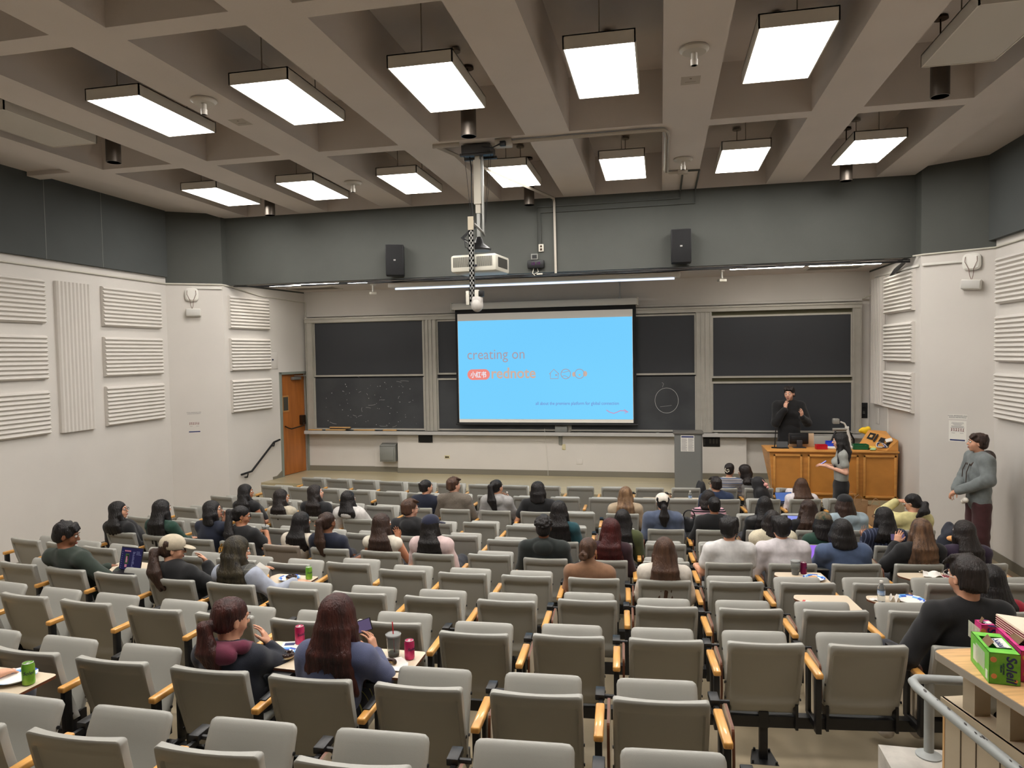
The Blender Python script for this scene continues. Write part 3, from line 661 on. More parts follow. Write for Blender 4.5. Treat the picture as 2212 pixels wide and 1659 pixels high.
wallbox('junction_box', 'small open grey box on the header above the black clock', 'box', HW(-2.115, 1.57), .12, .10, .04, [m_grey, m_black], extra=lambda b: b.box(.02, .10, -.042, -.04, .02, .08, 1))
t = thing_m('digital_clock', 'black digital clock hanging under the edge of the grey header', 'clock', HW(-2.17, 1.425))
b = MB(); b.rbox(0, .28, -.09, -.02, 0, .13, .012); b.build('case', m_black, t)
lettering('10 19', .07, emis('violet_digits', (110, 30, 110), .8), t, at(.14, -.092, .07, 0, UP), align='CENTER', name='digits')
b = MB(); b.tube([(.1, -.04, 0), (.08, -.05, -.08), (.12, -.04, -.12)], .008, 6); b.tube([(.16, -.04, 0), (.18, -.05, -.06), (.1, -.05, -.1)], .006, 6); b.rbox(.15, .25, -.06, -.03, -.11, -.085, .004); b.build('wiring', m_offw, t)
def speaker(x, z, rz, lab):
    t = thing('loudspeaker', lab, 'speaker', (x, 11.56, z), rz, 'black loudspeakers on the grey header')
    b = MB(); b.rbox(-.155, .155, -.10, .10, 0, .53, .015); b.build('cabinet', mat('speaker_cabinet', (24, 24, 26), .5), t)
    b = MB(); b.rbox(-.145, .145, -.108, -.10, .01, .52, .006); b.build('grille', mat('speaker_mesh', (13, 13, 15), .8, bump=.3, bs=500), t)
    b = MB(); b.box(-.018, .018, -.111, -.108, .25, .275); b.build('badge', m_steel, t)
    b = MB(); b.box(-.02, .02, .09, .18, .2, .3); b.build('bracket', m_black, t)
    return t
s1 = speaker(-4.48, 1.38, radians(17), 'black loudspeaker turned aside on the header left of the projector'); s1.rotation_euler[1] = radians(0)
speaker(.33, 1.39, radians(0), 'black loudspeaker mounted straight on the header right of the clock')
# header underside: cables and stage lights
for k, dz in enumerate((0, .02, .035)):
    pts = [(-7.7, 11.70, 1.33)] + [(x, 11.69, 1.335-.012*abs(sin(x*2+k))-dz) for x in np.linspace(-7, 3.2, 26)] + [(3.7, 11.72, 1.32-dz)]
    pipe('header_cable', ['uppermost', 'middle', 'lowest'][k]+' black cable strung along the bottom edge of the grey header', pts, .009, m_black, 'cable', 6)
b = MB()
for k in range(7): b.tube([(3.60, 11.72, 1.30), (3.66+.01*k, 12.0, 1.30), (3.70, 12.45, 1.26-.012*k), (3.71, 12.75, 1.16), (3.71, 12.78+.01*k, 1.0)], .008, 5)
tag(b.build('cable_bundle', m_black), 'bundle of grey and black cables dropping beside the ribbed panels near the console', 'cables')
e_st = emis('stage_tube_lit', (255, 249, 240), STAGE_LAMP)
for x0, x1, y, lab in ((1.15, 2.36, 12.55, 'lit strip lamp in the stage ceiling above the presenter'), (2.42, 3.55, 12.55, 'lit strip lamp in the stage ceiling next to the side wall')):
    t = thing('strip_light', lab, 'light', (0, y, 1.40), 0, 'strip lamps behind the header'); b = MB(); b.box(x0, x1, -.07, .07, -.02, 0); b.build('tray', m_white, t)
    b = MB(); b.box(x0+.02, x1-.02, -.05, .05, -.03, -.02); b.build('tube', e_st, t)
t = thing('strip_light', 'lit strip lamp hidden behind the header above the wood door steps', 'light', (0, 12.3, 1.40), 0, 'strip lamps behind the header'); b = MB(); b.box(-7.5, -5.3, -.07, .07, -.02, 0); b.build('tray', m_white, t); b = MB(); b.box(-7.45, -5.35, -.05, .05, -.03, -.02); b.build('tube', e_st, t)
t = thing('screen_light_trough', 'long dim light trough under the stage ceiling above the screen', 'light', (0, 12.9, 1.36)); b = MB(); b.rbox(-5.1, .35, -.16, .16, -.05, .03, .01); b.build('housing', m_white, t)
b = MB(); b.tube([(-5.0, -.02, -.07), (.25, -.02, -.07)], .018, 8); b.build('tube', emis('trough_tube_glow', (225, 235, 255), 1.3), t)  # bluish glow put in for projector light reflected off the trough
for x0, x1, y0, y1, lab in ((-7.35, -6.35, 12.95, 13.45, 'slatted vent in the stage ceiling near the wood door'), (2.5, 3.4, 12.9, 13.4, 'slatted vent in the stage ceiling above the console')):
    t = thing('ceiling_vent', lab, 'vent', (0, 0, 1.40)); b = MB(); b.box(x0, x1, y0, y0+.03, -.012, 0); b.box(x0, x1, y1-.03, y1, -.012, 0); b.box(x0, x0+.03, y0, y1, -.012, 0); b.box(x1-.03, x1, y0, y1, -.012, 0); b.build('frame', m_offw, t)
    b = MB(); [b.box(x0+.03, x1-.03, y0+.04+i*.035, y0+.05+i*.035, -.012, -.002) for i in range(int((y1-y0-.06)/.035))]; b.build('slats', mat('vent_slat_grey', (130, 122, 112), .7), t)  # slats in one even grey, darker than the frame
for x, y, lab in ((-5.47, 12.9, 'small white spotlight hanging from the stage ceiling left of the screen'), (1.06, 12.9, 'small white spotlight hanging from the stage ceiling right of the screen')):
    t = thing('spotlight', lab, 'spotlight', (x, y, 1.4), .4, 'small spotlights over the stage'); b = MB(); b.lathe([(.05, -.02), (.05, 0), (0, 0)], 16); b.cyl((0, 0, -.02), (0, 0, -.14), .018, 10); b.build('stem', m_white, t)
    b = MB(); b.rbox(-.07, .07, -.05, .05, -.20, -.15, .01); b.build('head', m_offw, t)
b = MB(); b.lathe([(.0, -.035), (.07, -.03), (.09, -.01), (.09, 0), (0, 0)], 20); b.sphere((0, 0, -.04), .02); o = b.build('smoke_detector', m_white); o.location = (-5.13, 13.4, 1.4); tag(o, 'round white smoke detector on the stage ceiling above the first chalkboard', 'smoke detector')
pipe('hanging_wire', 'short white wire curling down from the stage ceiling left of the screen', [(-4.78, 13.6, 1.40), (-4.77, 13.6, 1.33), (-4.81, 13.6, 1.27), (-4.80, 13.6, 1.25)], .006, m_white, 'wire')
# ================================================================== SEATS
m_seat = mat('grey_moulded_plastic', (160, 159, 152), 0.42, bump=0.06, bs=350)
m_seat2 = mat('brownish_moulded_plastic', (150, 139, 128), 0.42, bump=0.06, bs=350)
m_oak = mat('honey_oak', (214, 158, 84), 0.3, var=0.16, vs=5, stretch=(9, 1.2, 9), coat=.3)
m_iron = mat('black_powder_coat', (22, 22, 23), 0.4)
m_lam = mat('beige_laminate', (208, 192, 168), 0.35)
m_edge = mat('brown_wood_edge', (104, 62, 40), 0.45)
ROWY = {1: 11.52, 2: 10.65, 3: 9.62, 4: 8.78, 5: 7.88, 6: 6.92, 7: 6.05, 8: 5.13, 9: 4.25, 10: 3.21, 11: 2.32}
ROWZ = {1: -3.0, 2: -3.0, 3: -3.0, 4: -2.995, 5: -2.94, 6: -2.855, 7: -2.76, 8: -2.66, 9: -2.55, 10: -2.415, 11: -2.28}
ROWX = {
 1: [-6.32,-5.79,-5.25,-4.7,-4.14,-3.59,-3.02,-2.44,-1.89,-1.32,-.75,-.19,.39,.97,1.53,2.08],
 2: [-6.66,-6.09,-5.54,-4.96,-4.39,-3.81,-3.23,-2.63,-2.05,-1.46,-.87,-.30,.31,.92,1.50,2.08,2.64],
 3: [-6.97,-6.43,-5.85,-5.28,-4.71,-4.11,-3.50,-2.92,-2.32,-1.73,-1.13,-.53,.06,.66,1.25,1.85,2.43],
 4: [-7.02,-6.43,-5.83,-5.25,-4.66,-4.07,-3.50,-2.94,-2.36,-1.75,-1.16,-.56,.05,.64,1.24,1.83,2.42,3.02],
 5: [-7.05,-6.50,-5.93,-5.34,-4.75,-4.17,-3.58,-2.98,-2.38,-1.78,-1.16,-.55,.04,.64,1.23,1.82,2.50,3.08],
 6: [-6.43,-5.85,-5.28,-4.72,-4.14,-3.54,-2.94,-2.35,-1.76,-1.16,-.56,.04,.64,1.24,1.83,2.41,3.00],
 7: [-6.99,-6.42,-5.87,-5.29,-4.71,-4.12,-3.53,-2.96,-2.36,-1.78,-1.19,-.59,.02,.62,1.21,1.80,2.39,3.00],
 8: [-5.92,-5.32,-4.74,-4.13,-3.54,-2.96,-2.37,-1.76,-1.17,-.56,.03,.63,1.22,1.81,2.41,3.0],
 9: [-5.36,-4.77,-4.17,-3.56,-2.98,-2.39,-1.79,-1.18,-.58,.02,.61,1.20,1.79,2.39],
 10: [-4.15,-3.55,-2.96,-2.35,-1.77,-1.19,-.60,-.01],
 11: [-3.50,-2.91,-2.32,-1.72,-1.13,-.53,.06],
}
JIT = {(9, -1.18): -.03, (9, -1.79): .07, (8, -.56): .08, (7, -2.96): .12, (5, -2.38): .12, (6, -1.76): .06, (4, -2.36): .10}
def seat_pos(r, X):
    y = ROWY[r] + .018*(X+2.1)**2 + JIT.get((r, X), 0)
    return X, y, ROWZ[r], atan2(.036*(X+2.1), 1)
# ---- prototype meshes
def backrest_mesh(name, m):
    us = [-1, -.988, -.965, -.91, -.87, -.82, -.6, -.3, 0, .3, .6, .82, .87, .91, .965, .988, 1]
    vs = [0, .012, .035, .07, .10, .13, .17, .22, .28, .4, .55, .7, .80, .835, .862, .885, .97, .990, 1]
    H, WD, TH = .49, .225, .048
    def pt(u, v, inner):
        wv = WD*(1 - .15*max(0, min(1, (.115-v)/.02)))*(1-.02*(1-v))
        x = u*wv; z = .29 + H*v
        r = .016; dx = abs(x)-(wv-r)
        if dx > 0:
            drop = r - sqrt(max(0, r*r-dx*dx))
            if v > .5: z -= drop
        y = .135*(1-v)**1.25 - .020*(1-u*u)*v
        if not inner:
            cu = min(1, max(0, (.91-abs(u))/.04)); lowv = .155 + .10*abs(u)**4
            cv = min(1, max(0, (.885-v)/.023))*min(1, max(0, (v-lowv)/.035))
            y += .016*min(cu, cv)
            if .035 < v < .10 and abs(u) < .75: y += .004
            e = max(0, (abs(u)-.965)/.035, (v-.97)/.03, (.02-v)/.02)
            y += .006*min(1, e)**2
        else:
            y += TH - .012*(1-u*u)
            e = max(0, (abs(u)-.965)/.035, (v-.97)/.03)
            y -= .005*min(1, e)**2
        return (x, y, z)
    nu, nv = len(us), len(vs); b = MB()
    V = [pt(u, v, k) for k in (0, 1) for v in vs for u in us]
    F = []
    for j in range(nv-1):
        for i in range(nu-1):
            a = j*nu+i; F.append((a, a+1, a+nu+1, a+nu)); a += nu*nv; F.append((a, a+nu, a+nu+1, a+1))
    ring = [i for i in range(nu)] + [j*nu+nu-1 for j in range(1, nv)] + [(nv-1)*nu+i for i in range(nu-2, -1, -1)] + [j*nu for j in range(nv-2, 0, -1)]
    for k in range(len(ring)):
        a, c = ring[k], ring[(k+1) % len(ring)]; F.append((a, a+nu*nv, c+nu*nv, c))
    b.add(V, F, 0, True)
    for sx in (-1, 1):
        for z in (.395, .50): b.cyl((sx*.2215, .10-.12*(z-.395), z), (sx*.2275, .10-.12*(z-.395), z), .008, 8, 1)
    return b.mesh(name, [m, m_black], 50)
def seat_mesh(name, m):
    nu, nv = 13, 13; b = MB(); V = []
    us = [-1, -.97, -.9, -.75, -.5, -.25, 0, .25, .5, .75, .9, .97, 1]; vs = [0, .02, .06, .15, .3, .45, .6, .7, .8, .88, .94, .98, 1]
    for k in (0, 1):
        for v in vs:
            for u in us:
                w = .203; r = .032; y = v*.415; x = u*w
                dx = abs(x)-(w-r)
                if dx > 0 and v > .5: y -= (r-sqrt(max(0, r*r-dx*dx)))*(v-.5)*2
                e = min(1, max((abs(u)-.9)/.1, (v-.94)/.06, 0))
                z = (-.012*(1-u*u)*sin(pi*min(1, v*1.1)) - .012*e*e) if k == 0 else (-.045 + .014*e*e)
                if v > .8 and k == 0: z -= .01*(v-.8)/.2
                V.append((x, y, z))
    F = []
    for j in range(nv-1):
        for i in range(nu-1):
            a = j*nu+i; F.append((a, a+1, a+nu+1, a+nu)); a += nu*nv; F.append((a, a+nu, a+nu+1, a+1))
    ring = [i for i in range(nu)] + [j*nu+nu-1 for j in range(1, nv)] + [(nv-1)*nu+i for i in range(nu-2, -1, -1)] + [j*nu for j in range(nv-2, 0, -1)]
    for k in range(len(ring)):
        a, c = ring[k], ring[(k+1) % len(ring)]; F.append((a, a+nu*nv, c+nu*nv, c))
    b.add(V, F, 0, True)
    for sx in (-1, 1):
        for y_ in (.10, .30): b.cyl((sx*.203, y_, -.022), (sx*.209, y_, -.022), .008, 8, 1)
    return b.mesh(name, [m, m_black], 50)
me_back, me_back2 = backrest_mesh('backrest', m_seat), backrest_mesh('backrest_brown', m_seat2)
me_seat = seat_mesh('seat', m_seat)
b = MB(); b.rbox(-.022, .024, -.035, .285, 0, .034, .009, seg=3); me_arm = b.mesh('armrest', m_oak)
b = MB(); b.rbox(-.017, .017, -.02, .025, -.34, 0, .004); b.rbox(-.012, .012, .02, .20, -.34, -.29, .004); b.rbox(-.010, .010, .16, .22, -.32, 0, .004)
me_post = b.mesh('arm_post', m_iron)
b = MB(); b.rbox(-.04, .01, .0, .10, 0, .03, .004); b.cyl((.01, .03, .01), (.06, .03, .01), .012, 8); b.box(-.02, .0, -.1, .02, -.02, .006); me_hinge = b.mesh('tablet_hinge', m_iron)
def board(poly, th, axis):
    b = MB(); n = len(poly); c = np.mean(poly, 0); V = []
    for k in (0, 1):
        for p in poly: V.append(p)
    z = [0]*n+[th]*n
    P = [(x, y, zz) for (x, y), zz in zip(V, z)]
    if axis == 'x': P = [(zz, x, y) for x, y, zz in P]
    b.add(P, [tuple(range(n-1, -1, -1)), tuple(range(n, 2*n))], 0)
    b.add(P, [(i, (i+1) % n, n+(i+1) % n, n+i) for i in range(n)], 1)
    return b
def rpoly(pts, r=.03, k=4):
    out = []; n = len(pts)
    for i in range(n):
        p = np.array(pts[i], float); a = np.array(pts[i-1], float)-p; c = np.array(pts[(i+1) % n], float)-p
        ra = min(r, np.linalg.norm(a)*.45); rc = min(r, np.linalg.norm(c)*.45); a = p+a/np.linalg.norm(a)*ra; c = p+c/np.linalg.norm(c)*rc
        for t in np.linspace(0, 1, k+1): out.append(tuple(a*(1-t)**2+2*p*t*(1-t)+c*t*t))
    return out
me_stow = board(rpoly([(.10, .615), (.33, .63), (.42, .52), (.40, .28), (.14, .25), (.08, .44)]), .014, 'x').mesh('tablet_stowed', [m_lam, m_edge])
bb = board(rpoly([(.12, .32), (.41, .31), (.415, .66), (.0, .66), (-.03, .57), (.06, .42)]), .014, 'z'); me_open = bb.mesh('tablet_open', [m_lam, m_edge])
b = MB(); b.box(.20, .32, .26, .36, -.03, -.002); b.rbox(.27, .31, .05, .40, -.06, -.03, .004); me_tarm = b.mesh('tablet_arm', m_iron)
b = MB(); b.box(-.008, .008, -.02, .05, -.11, .05); b.box(-.008, .008, .03, .09, -.02, .07); me_brk = b.mesh('bracket', m_iron)

OCC = {}     # (row, X) -> description of the sitter, filled in by the people table
OPEN = {(10, -1.77): 0, (10, -2.35): 0, (11, -3.50): 0, (8, -3.54): .04, (8, -5.32): .03, (8, -4.13): 0, (7, 1.21): -.10, (8, 1.22): -.10, (8, 1.81): -.12, (7, 2.39): -.16,
        (2, -.30): .05, (2, .31): -.06, (4, -3.50): -.15, (6, 1.83): -.15, (2, 2.08): 0, (4, 1.83): -.1, (4, 3.02): 0}
UPRIGHT = {(6, 1.83): 1}
ROWN = {1: 'front row', 2: 'second row', 3: 'third row', 4: 'fourth row', 5: 'fifth row', 6: 'sixth row', 7: 'seventh row', 8: 'eighth row', 9: 'ninth row', 10: 'tenth row', 11: 'lowest row in the photo'}
def build_seats():
    for r in range(1, 12):
        xs = ROWX[r]
        for i, X in enumerate(xs):
            x, y, z, rz = seat_pos(r, X)
            occ = OCC.get((r, X)); key = (r, X)
            if occ: lab = 'grey chair taken by ' + occ
            elif key == (6, -4.14): lab = 'brownish tip-up chair'
            else: lab = f'empty grey tip-up chair, {ords[i]} from the left in the {ROWN[r]}'
            if not occ and key in OPEN: lab = f'empty grey chair with tablet raised, {ords[i]} from the left in {ROWN[r]}'
            brown = key == (6, -4.14)
            if brown: lab = 'brownish chair among grey ones, taken by ' + (occ or 'nobody')
            t = thing('lecture_chair', lab, 'chair', (x, y, z), rz, 'tip-up lecture chairs in curved rows')
            link('backrest', me_back2 if brown else me_back, t)
            s = link('seat', me_seat, t)
            if occ: s.location = (0, .11, .425); s.rotation_euler = (radians(3), 0, 0)
            else: s.location = (0, .165, .35); s.rotation_euler = (radians(69+(hash((r, i)) % 5)-2), 0, 0)
            for side in ((-1, 1) if i == 0 else (1,)):
                link('armrest', me_arm, t, at(side*.2975, 0, .585)); link('arm_post', me_post, t, at(side*.2975, 0, .585))
            for sx in (-1, 1): link('bracket', me_brk, t, at(sx*.205, .12, .31))
            if key in OPEN:
                if key in UPRIGHT: link('tablet_arm', me_open, t, at(.30, .30, .50) @ Matrix.Rotation(radians(90), 4, 'X') @ Matrix.Rotation(radians(80), 4, 'Y') @ Matrix.Translation((-.25, -.45, 0)))
                else:
                    link('tablet', me_open, t, at(OPEN[key], 0, .655)); link('tablet_support', me_tarm, t, at(OPEN[key], 0, .655))
            elif X > -1.25 or key in ((8, -1.76), (11, -1.72), (2, -2.63), (2, -3.81)):
                link('tablet', me_stow, t, at(.335, 0, 0)); link('tablet_hinge', me_hinge, t, at(.31, .34, .60))
            elif r >= 9: link('tablet_hinge', me_hinge, t, at(.31, .34, .60))
        # carrying beam
        t = thing('seat_rail', f'black steel beam carrying the chairs of the {ROWN[r]}', 'beam', (0, 0, 0))
        b = MB(); P = []; x0, x1 = xs[0]-.30, xs[-1]+.30
        for X in np.linspace(x0, x1, 24): P.append((X, ROWY[r]+.018*(X+2.1)**2+.155, ROWZ[r]+.235))
        V = []; F = []
        for k, (px, py, pz) in enumerate(P):
            V += [(px, py-.03, pz-.035), (px, py+.03, pz-.035), (px, py+.03, pz+.035), (px, py-.03, pz+.035)]
            if k: F += [((k-1)*4+j, (k-1)*4+(j+1) % 4, k*4+(j+1) % 4, k*4+j) for j in range(4)]
        F += [(3, 2, 1, 0), tuple(len(V)-4+j for j in range(4))]
        b.add(V, F); b.build('rail', m_iron, t)
        for X in xs[::2]:
            X2 = X; y = ROWY[r]+.018*(X2+2.1)**2+.155; z = Fz(X2, y)
            b = MB(); b.rbox(X2-.025, X2+.025, y-.025, y+.025, z, ROWZ[r]+.23, .003); b.rbox(X2-.03, X2+.03, y-.035, y+.035, ROWZ[r]+.2, ROWZ[r]+.30, .003)
            b.add([(X2-.09, y-.09, z), (X2+.09, y-.09, z), (X2+.06, y+.09, z), (X2-.06, y+.09, z), (X2-.085, y-.085, z+.012), (X2+.085, y-.085, z+.012), (X2+.055, y+.085, z+.012), (X2-.055, y+.085, z+.012)], [(0,1,2,3), (4,7,6,5), (0,4,5,1), (1,5,6,2), (2,6,7,3), (3,7,4,0)])
            for ax, ay in ((-.07, -.07), (.07, -.07), (.045, .07), (-.045, .07)): b.cyl((X2+ax, y+ay, z+.01), (X2+ax, y+ay, z+.03), .008, 6)
            b.build('leg', m_iron, t)
# ================================================================== PEOPLE: implicit-surface figures
def unit(v): v = np.asarray(v, float); return v/max(1e-9, np.linalg.norm(v))
class Field:
    """list of blended round shapes turned into one closed surface"""
    def __init__(s): s.p = []
    def cone(s, a, b, ra, rb, k=.02, sc=None, sub=False): s.p.append(('c', np.array(a, float), np.array(b, float), ra, rb, k, sc, sub)); return s
    def ell(s, c, r, R=None, k=.02, sub=False): s.p.append(('e', np.array(c, float), np.array(r, float), R, None, k, None, sub)); return s
    def chain(s, pts, rs, k=.02, sc=None):
        for i in range(len(pts)-1): s.cone(pts[i], pts[i+1], rs[i], rs[i+1], k, sc)
        return s
    def surface(s, h, smooth=1, disp=None):
        lo = np.full(3, 9e9); hi = np.full(3, -9e9); bb = []
        for p in s.p:
            if p[0] == 'c':
                m = max(p[3], p[4]); e = m*(max(p[6]) if p[6] is not None else 1)
                l = np.minimum(p[1], p[2])-e; u = np.maximum(p[1], p[2])+e
            else: e = max(p[2]); l = p[1]-e; u = p[1]+e
            bb.append((l, u))
            if not p[7]: lo = np.minimum(lo, l); hi = np.maximum(hi, u)
        lo -= 3*h+.01; hi += 3*h+.01
        n = np.ceil((hi-lo)/h).astype(int)+1
        F = np.full(n, .3, np.float32)
        ax = [lo[i]+h*np.arange(n[i]) for i in range(3)]
        for p, (l, u) in zip(s.p, bb):
            m = p[5]*1.6+2.5*h
            i0 = np.maximum(0, np.floor((l-m-lo)/h).astype(int)); i1 = np.minimum(n, np.ceil((u+m-lo)/h).astype(int)+1)
            if (i1 <= i0).any(): continue
            X = ax[0][i0[0]:i1[0], None, None]; Y = ax[1][None, i0[1]:i1[1], None]; Z = ax[2][None, None, i0[2]:i1[2]]
            if p[0] == 'c':
                a, b, ra, rb, sc = p[1], p[2], p[3], p[4], p[6]
                q = sc if sc is not None else (1, 1, 1)
                px, py, pz = (X-a[0])/q[0], (Y-a[1])/q[1], (Z-a[2])/q[2]
                d = (b-a)/np.array(q); L2 = max(1e-9, d@d)
                t = np.clip((px*d[0]+py*d[1]+pz*d[2])/L2, 0, 1)
                D = (np.sqrt((px-t*d[0])**2+(py-t*d[1])**2+(pz-t*d[2])**2) - (ra+(rb-ra)*t))*min(1, min(q)*1.15)
            else:
                c, r, R = p[1], p[2], p[3]
                px, py, pz = X-c[0], Y-c[1], Z-c[2]
                if R is not None:
                    px, py, pz = R[0, 0]*px+R[1, 0]*py+R[2, 0]*pz, R[0, 1]*px+R[1, 1]*py+R[2, 1]*pz, R[0, 2]*px+R[1, 2]*py+R[2, 2]*pz
                k0 = np.sqrt((px/r[0])**2+(py/r[1])**2+(pz/r[2])**2); k1 = np.sqrt((px/r[0]**2)**2+(py/r[1]**2)**2+(pz/r[2]**2)**2)+1e-6
                D = k0*(k0-1)/k1
            G = F[i0[0]:i1[0], i0[1]:i1[1], i0[2]:i1[2]]
            k = p[5]
            if p[7]:
                D = -D; hh = np.clip(.5-.5*(G-D)/k, 0, 1); G[...] = G*(1-hh)+D*hh+k*hh*(1-hh)
            else:
                hh = np.clip(.5+.5*(G-D)/k, 0, 1); G[...] = G*(1-hh)+D*hh-k*hh*(1-hh)
        return nets(F, lo, h, smooth, disp)
def nets(F, lo, h, smooth, disp):
    S = F < 0
    c = np.zeros(tuple(x-1 for x in F.shape), np.int8)
    offs = [(i, j, k) for i in (0, 1) for j in (0, 1) for k in (0, 1)]
    sl = lambda o: tuple(slice(o[a], F.shape[a]-1+o[a]) for a in range(3))
    for o in offs: c += S[sl(o)]
    act = (c > 0) & (c < 8); idx = np.argwhere(act)
    vals = np.stack([F[idx[:, 0]+o[0], idx[:, 1]+o[1], idx[:, 2]+o[2]] for o in offs], 1)
    pos = np.zeros((len(idx), 3)); cnt = np.zeros(len(idx)); O = np.array(offs, float)
    for a in range(8):
        for b in range(a+1, 8):
            if abs(O[a]-O[b]).sum() != 1: continue
            va, vb = vals[:, a], vals[:, b]; m = (va < 0) != (vb < 0)
            t = np.where(m, va/np.where(m, va-vb, 1), 0)
            pos += np.where(m[:, None], O[a]+(O[b]-O[a])*t[:, None], 0); cnt += m
    V = lo + h*(idx+pos/cnt[:, None])
    id_ = np.full(act.shape, -1, np.int32); id_[tuple(idx.T)] = np.arange(len(idx))
    quads = []
    for a in range(3):
        b1, b2 = (a+1) % 3, (a+2) % 3
        s0 = [slice(None)]*3; s1 = [slice(None)]*3; s0[a] = slice(0, -1); s1[a] = slice(1, None)
        d = S[tuple(s0)] != S[tuple(s1)]
        e = np.argwhere(d); e = e[(e[:, b1] > 0) & (e[:, b2] > 0) & (e[:, b1] < F.shape[b1]-1) & (e[:, b2] < F.shape[b2]-1)]
        def g(o1, o2):
            q = e.copy(); q[:, b1] -= o1; q[:, b2] -= o2; return id_[tuple(q.T)]
        Q = np.stack([g(1, 1), g(0, 1), g(0, 0), g(1, 0)], 1)
        fl = S[tuple(e.T)]
        Q[~fl] = Q[~fl][:, ::-1]; quads.append(Q)
    Q = np.concatenate(quads); Q = Q[(Q >= 0).all(1)]
    for _ in range(smooth):
        acc = np.zeros_like(V); n = np.zeros(len(V))
        for i in range(4):
            a, b = Q[:, i], Q[:, (i+1) % 4]
            np.add.at(acc, a, V[b]); np.add.at(n, a, 1)
            np.add.at(acc, b, V[a]); np.add.at(n, b, 1)
        V = .5*V+.5*acc/np.maximum(n, 1)[:, None]
    if disp is not None:
        N = np.zeros_like(V); fn = np.cross(V[Q[:, 2]]-V[Q[:, 0]], V[Q[:, 3]]-V[Q[:, 1]])
        for i in range(4): np.add.at(N, Q[:, i], fn)
        N /= np.linalg.norm(N, axis=1)[:, None]+1e-9
        V = V + N*disp(V, N)[:, None]
    return V, Q
def mesh_np(name, V, Q, m):
    me = bpy.data.meshes.new(name); nv, nq = len(V), len(Q)
    me.vertices.add(nv); me.vertices.foreach_set('co', V.astype(np.float32).ravel())
    me.loops.add(nq*4); me.loops.foreach_set('vertex_index', Q.astype(np.int32).ravel())
    me.polygons.add(nq); me.polygons.foreach_set('loop_start', np.arange(0, nq*4, 4, dtype=np.int32))
    me.polygons.foreach_set('use_smooth', np.ones(nq, bool)); me.update(calc_edges=True)
    me.materials.append(m); return me
def folds(amp, seed):
    rr = np.random.RandomState(seed); K = rr.normal(0, 1, (6, 3))*np.array([14, 14, 20]); ph = rr.uniform(0, 6, 6)
    def f(V, N):
        w = np.zeros(len(V))
        for k, p_ in zip(K, ph): w += np.sin(V@k + p_ + 1.5*np.sin(V@k[[1, 2, 0]]*.6+p_))
        return amp*w/3
    return f
def Rz(a): return np.array([[cos(a), -sin(a), 0], [sin(a), cos(a), 0], [0, 0, 1]])
def Rx(a): return np.array([[1, 0, 0], [0, cos(a), -sin(a)], [0, sin(a), cos(a)]])
def Ry(a): return np.array([[cos(a), 0, sin(a)], [0, 1, 0], [-sin(a), 0, cos(a)]])

# ---- materials for people
def hairmat(name, col, col2):
    return mat('hair_'+name, col, .42, var=.5, vs=26, stretch=(1, 1, .12), bump=.9, bs=130, col2=col2, spec=.45)
HAIR = {'black': ((18, 16, 16), (34, 30, 30)), 'soft_black': ((26, 21, 20), (44, 36, 33)), 'brown': ((62, 42, 32), (90, 64, 48)), 'dark_brown': ((44, 30, 25), (66, 46, 36)),
        'auburn': ((40, 20, 18), (74, 34, 27)), 'dark_red': ((52, 14, 15), (74, 22, 20)), 'light_brown': ((88, 64, 48), (150, 118, 86)), 'brown_streaked': ((50, 36, 30), (124, 92, 66)), 'blonde_tips': ((26, 24, 22), (70, 62, 44))}
def hm(n): return hairmat(n, *HAIR[n])
SKIN = {'fair': (214, 164, 140), 'light': (204, 152, 124), 'tan': (176, 122, 92), 'brown': (128, 84, 60)}
def skin(n): return mat('skin_'+n, SKIN[n], .5, var=.06, vs=14, spec=.35)
def cloth(name, col, var=.12, vs=20, bump=.35, bs=420, col2=None, rough=.9, stretch=None): return mat('cloth_'+name, col, rough, var=var, vs=vs, bump=bump, bs=bs, col2=col2, sheen=.15, stretch=stretch)
def striped(name, cols, freq, axis=2, noise=0.0, axis2=None, cols2=None, freq2=None):
    """bands of colour across one object axis (knitted stripes, checks)"""
    nm = 'cloth_'+name
    if nm in MATS: return MATS[nm]
    m = bpy.data.materials.new(nm); m.use_nodes = True; N = m.node_tree.nodes; L = m.node_tree.links; b = N['Principled BSDF']; b.inputs['Roughness'].default_value = .9
    tc = N.new('ShaderNodeTexCoord'); sp = N.new('ShaderNodeSeparateXYZ'); L.new(tc.outputs['Object'], sp.inputs[0])
    def ramp(ax, fr, cs):
        mu = N.new('ShaderNodeMath'); mu.operation = 'MULTIPLY'; mu.inputs[1].default_value = fr; L.new(sp.outputs[ax], mu.inputs[0])
        fc = N.new('ShaderNodeMath'); fc.operation = 'FRACT'; L.new(mu.outputs[0], fc.inputs[0])
        cr = N.new('ShaderNodeValToRGB'); cr.color_ramp.interpolation = 'CONSTANT'; L.new(fc.outputs[0], cr.inputs[0]); E = cr.color_ramp.elements
        while len(E) > 1: E.remove(E[-1])
        E[0].position = 0; E[0].color = lin(cs[0][1])
        for p_, c in cs[1:]: e = E.new(p_); e.color = lin(c)
        return cr.outputs[0]
    o = ramp(axis, freq, cols)
    if axis2 is not None:
        o2 = ramp(axis2, freq2, cols2); mx = N.new('ShaderNodeMix'); mx.data_type = 'RGBA'; mx.inputs['Factor'].default_value = .5; L.new(o, mx.inputs['A']); L.new(o2, mx.inputs['B']); o = mx.outputs['Result']
    L.new(o, b.inputs['Base Color']); MATS[nm] = m; return m

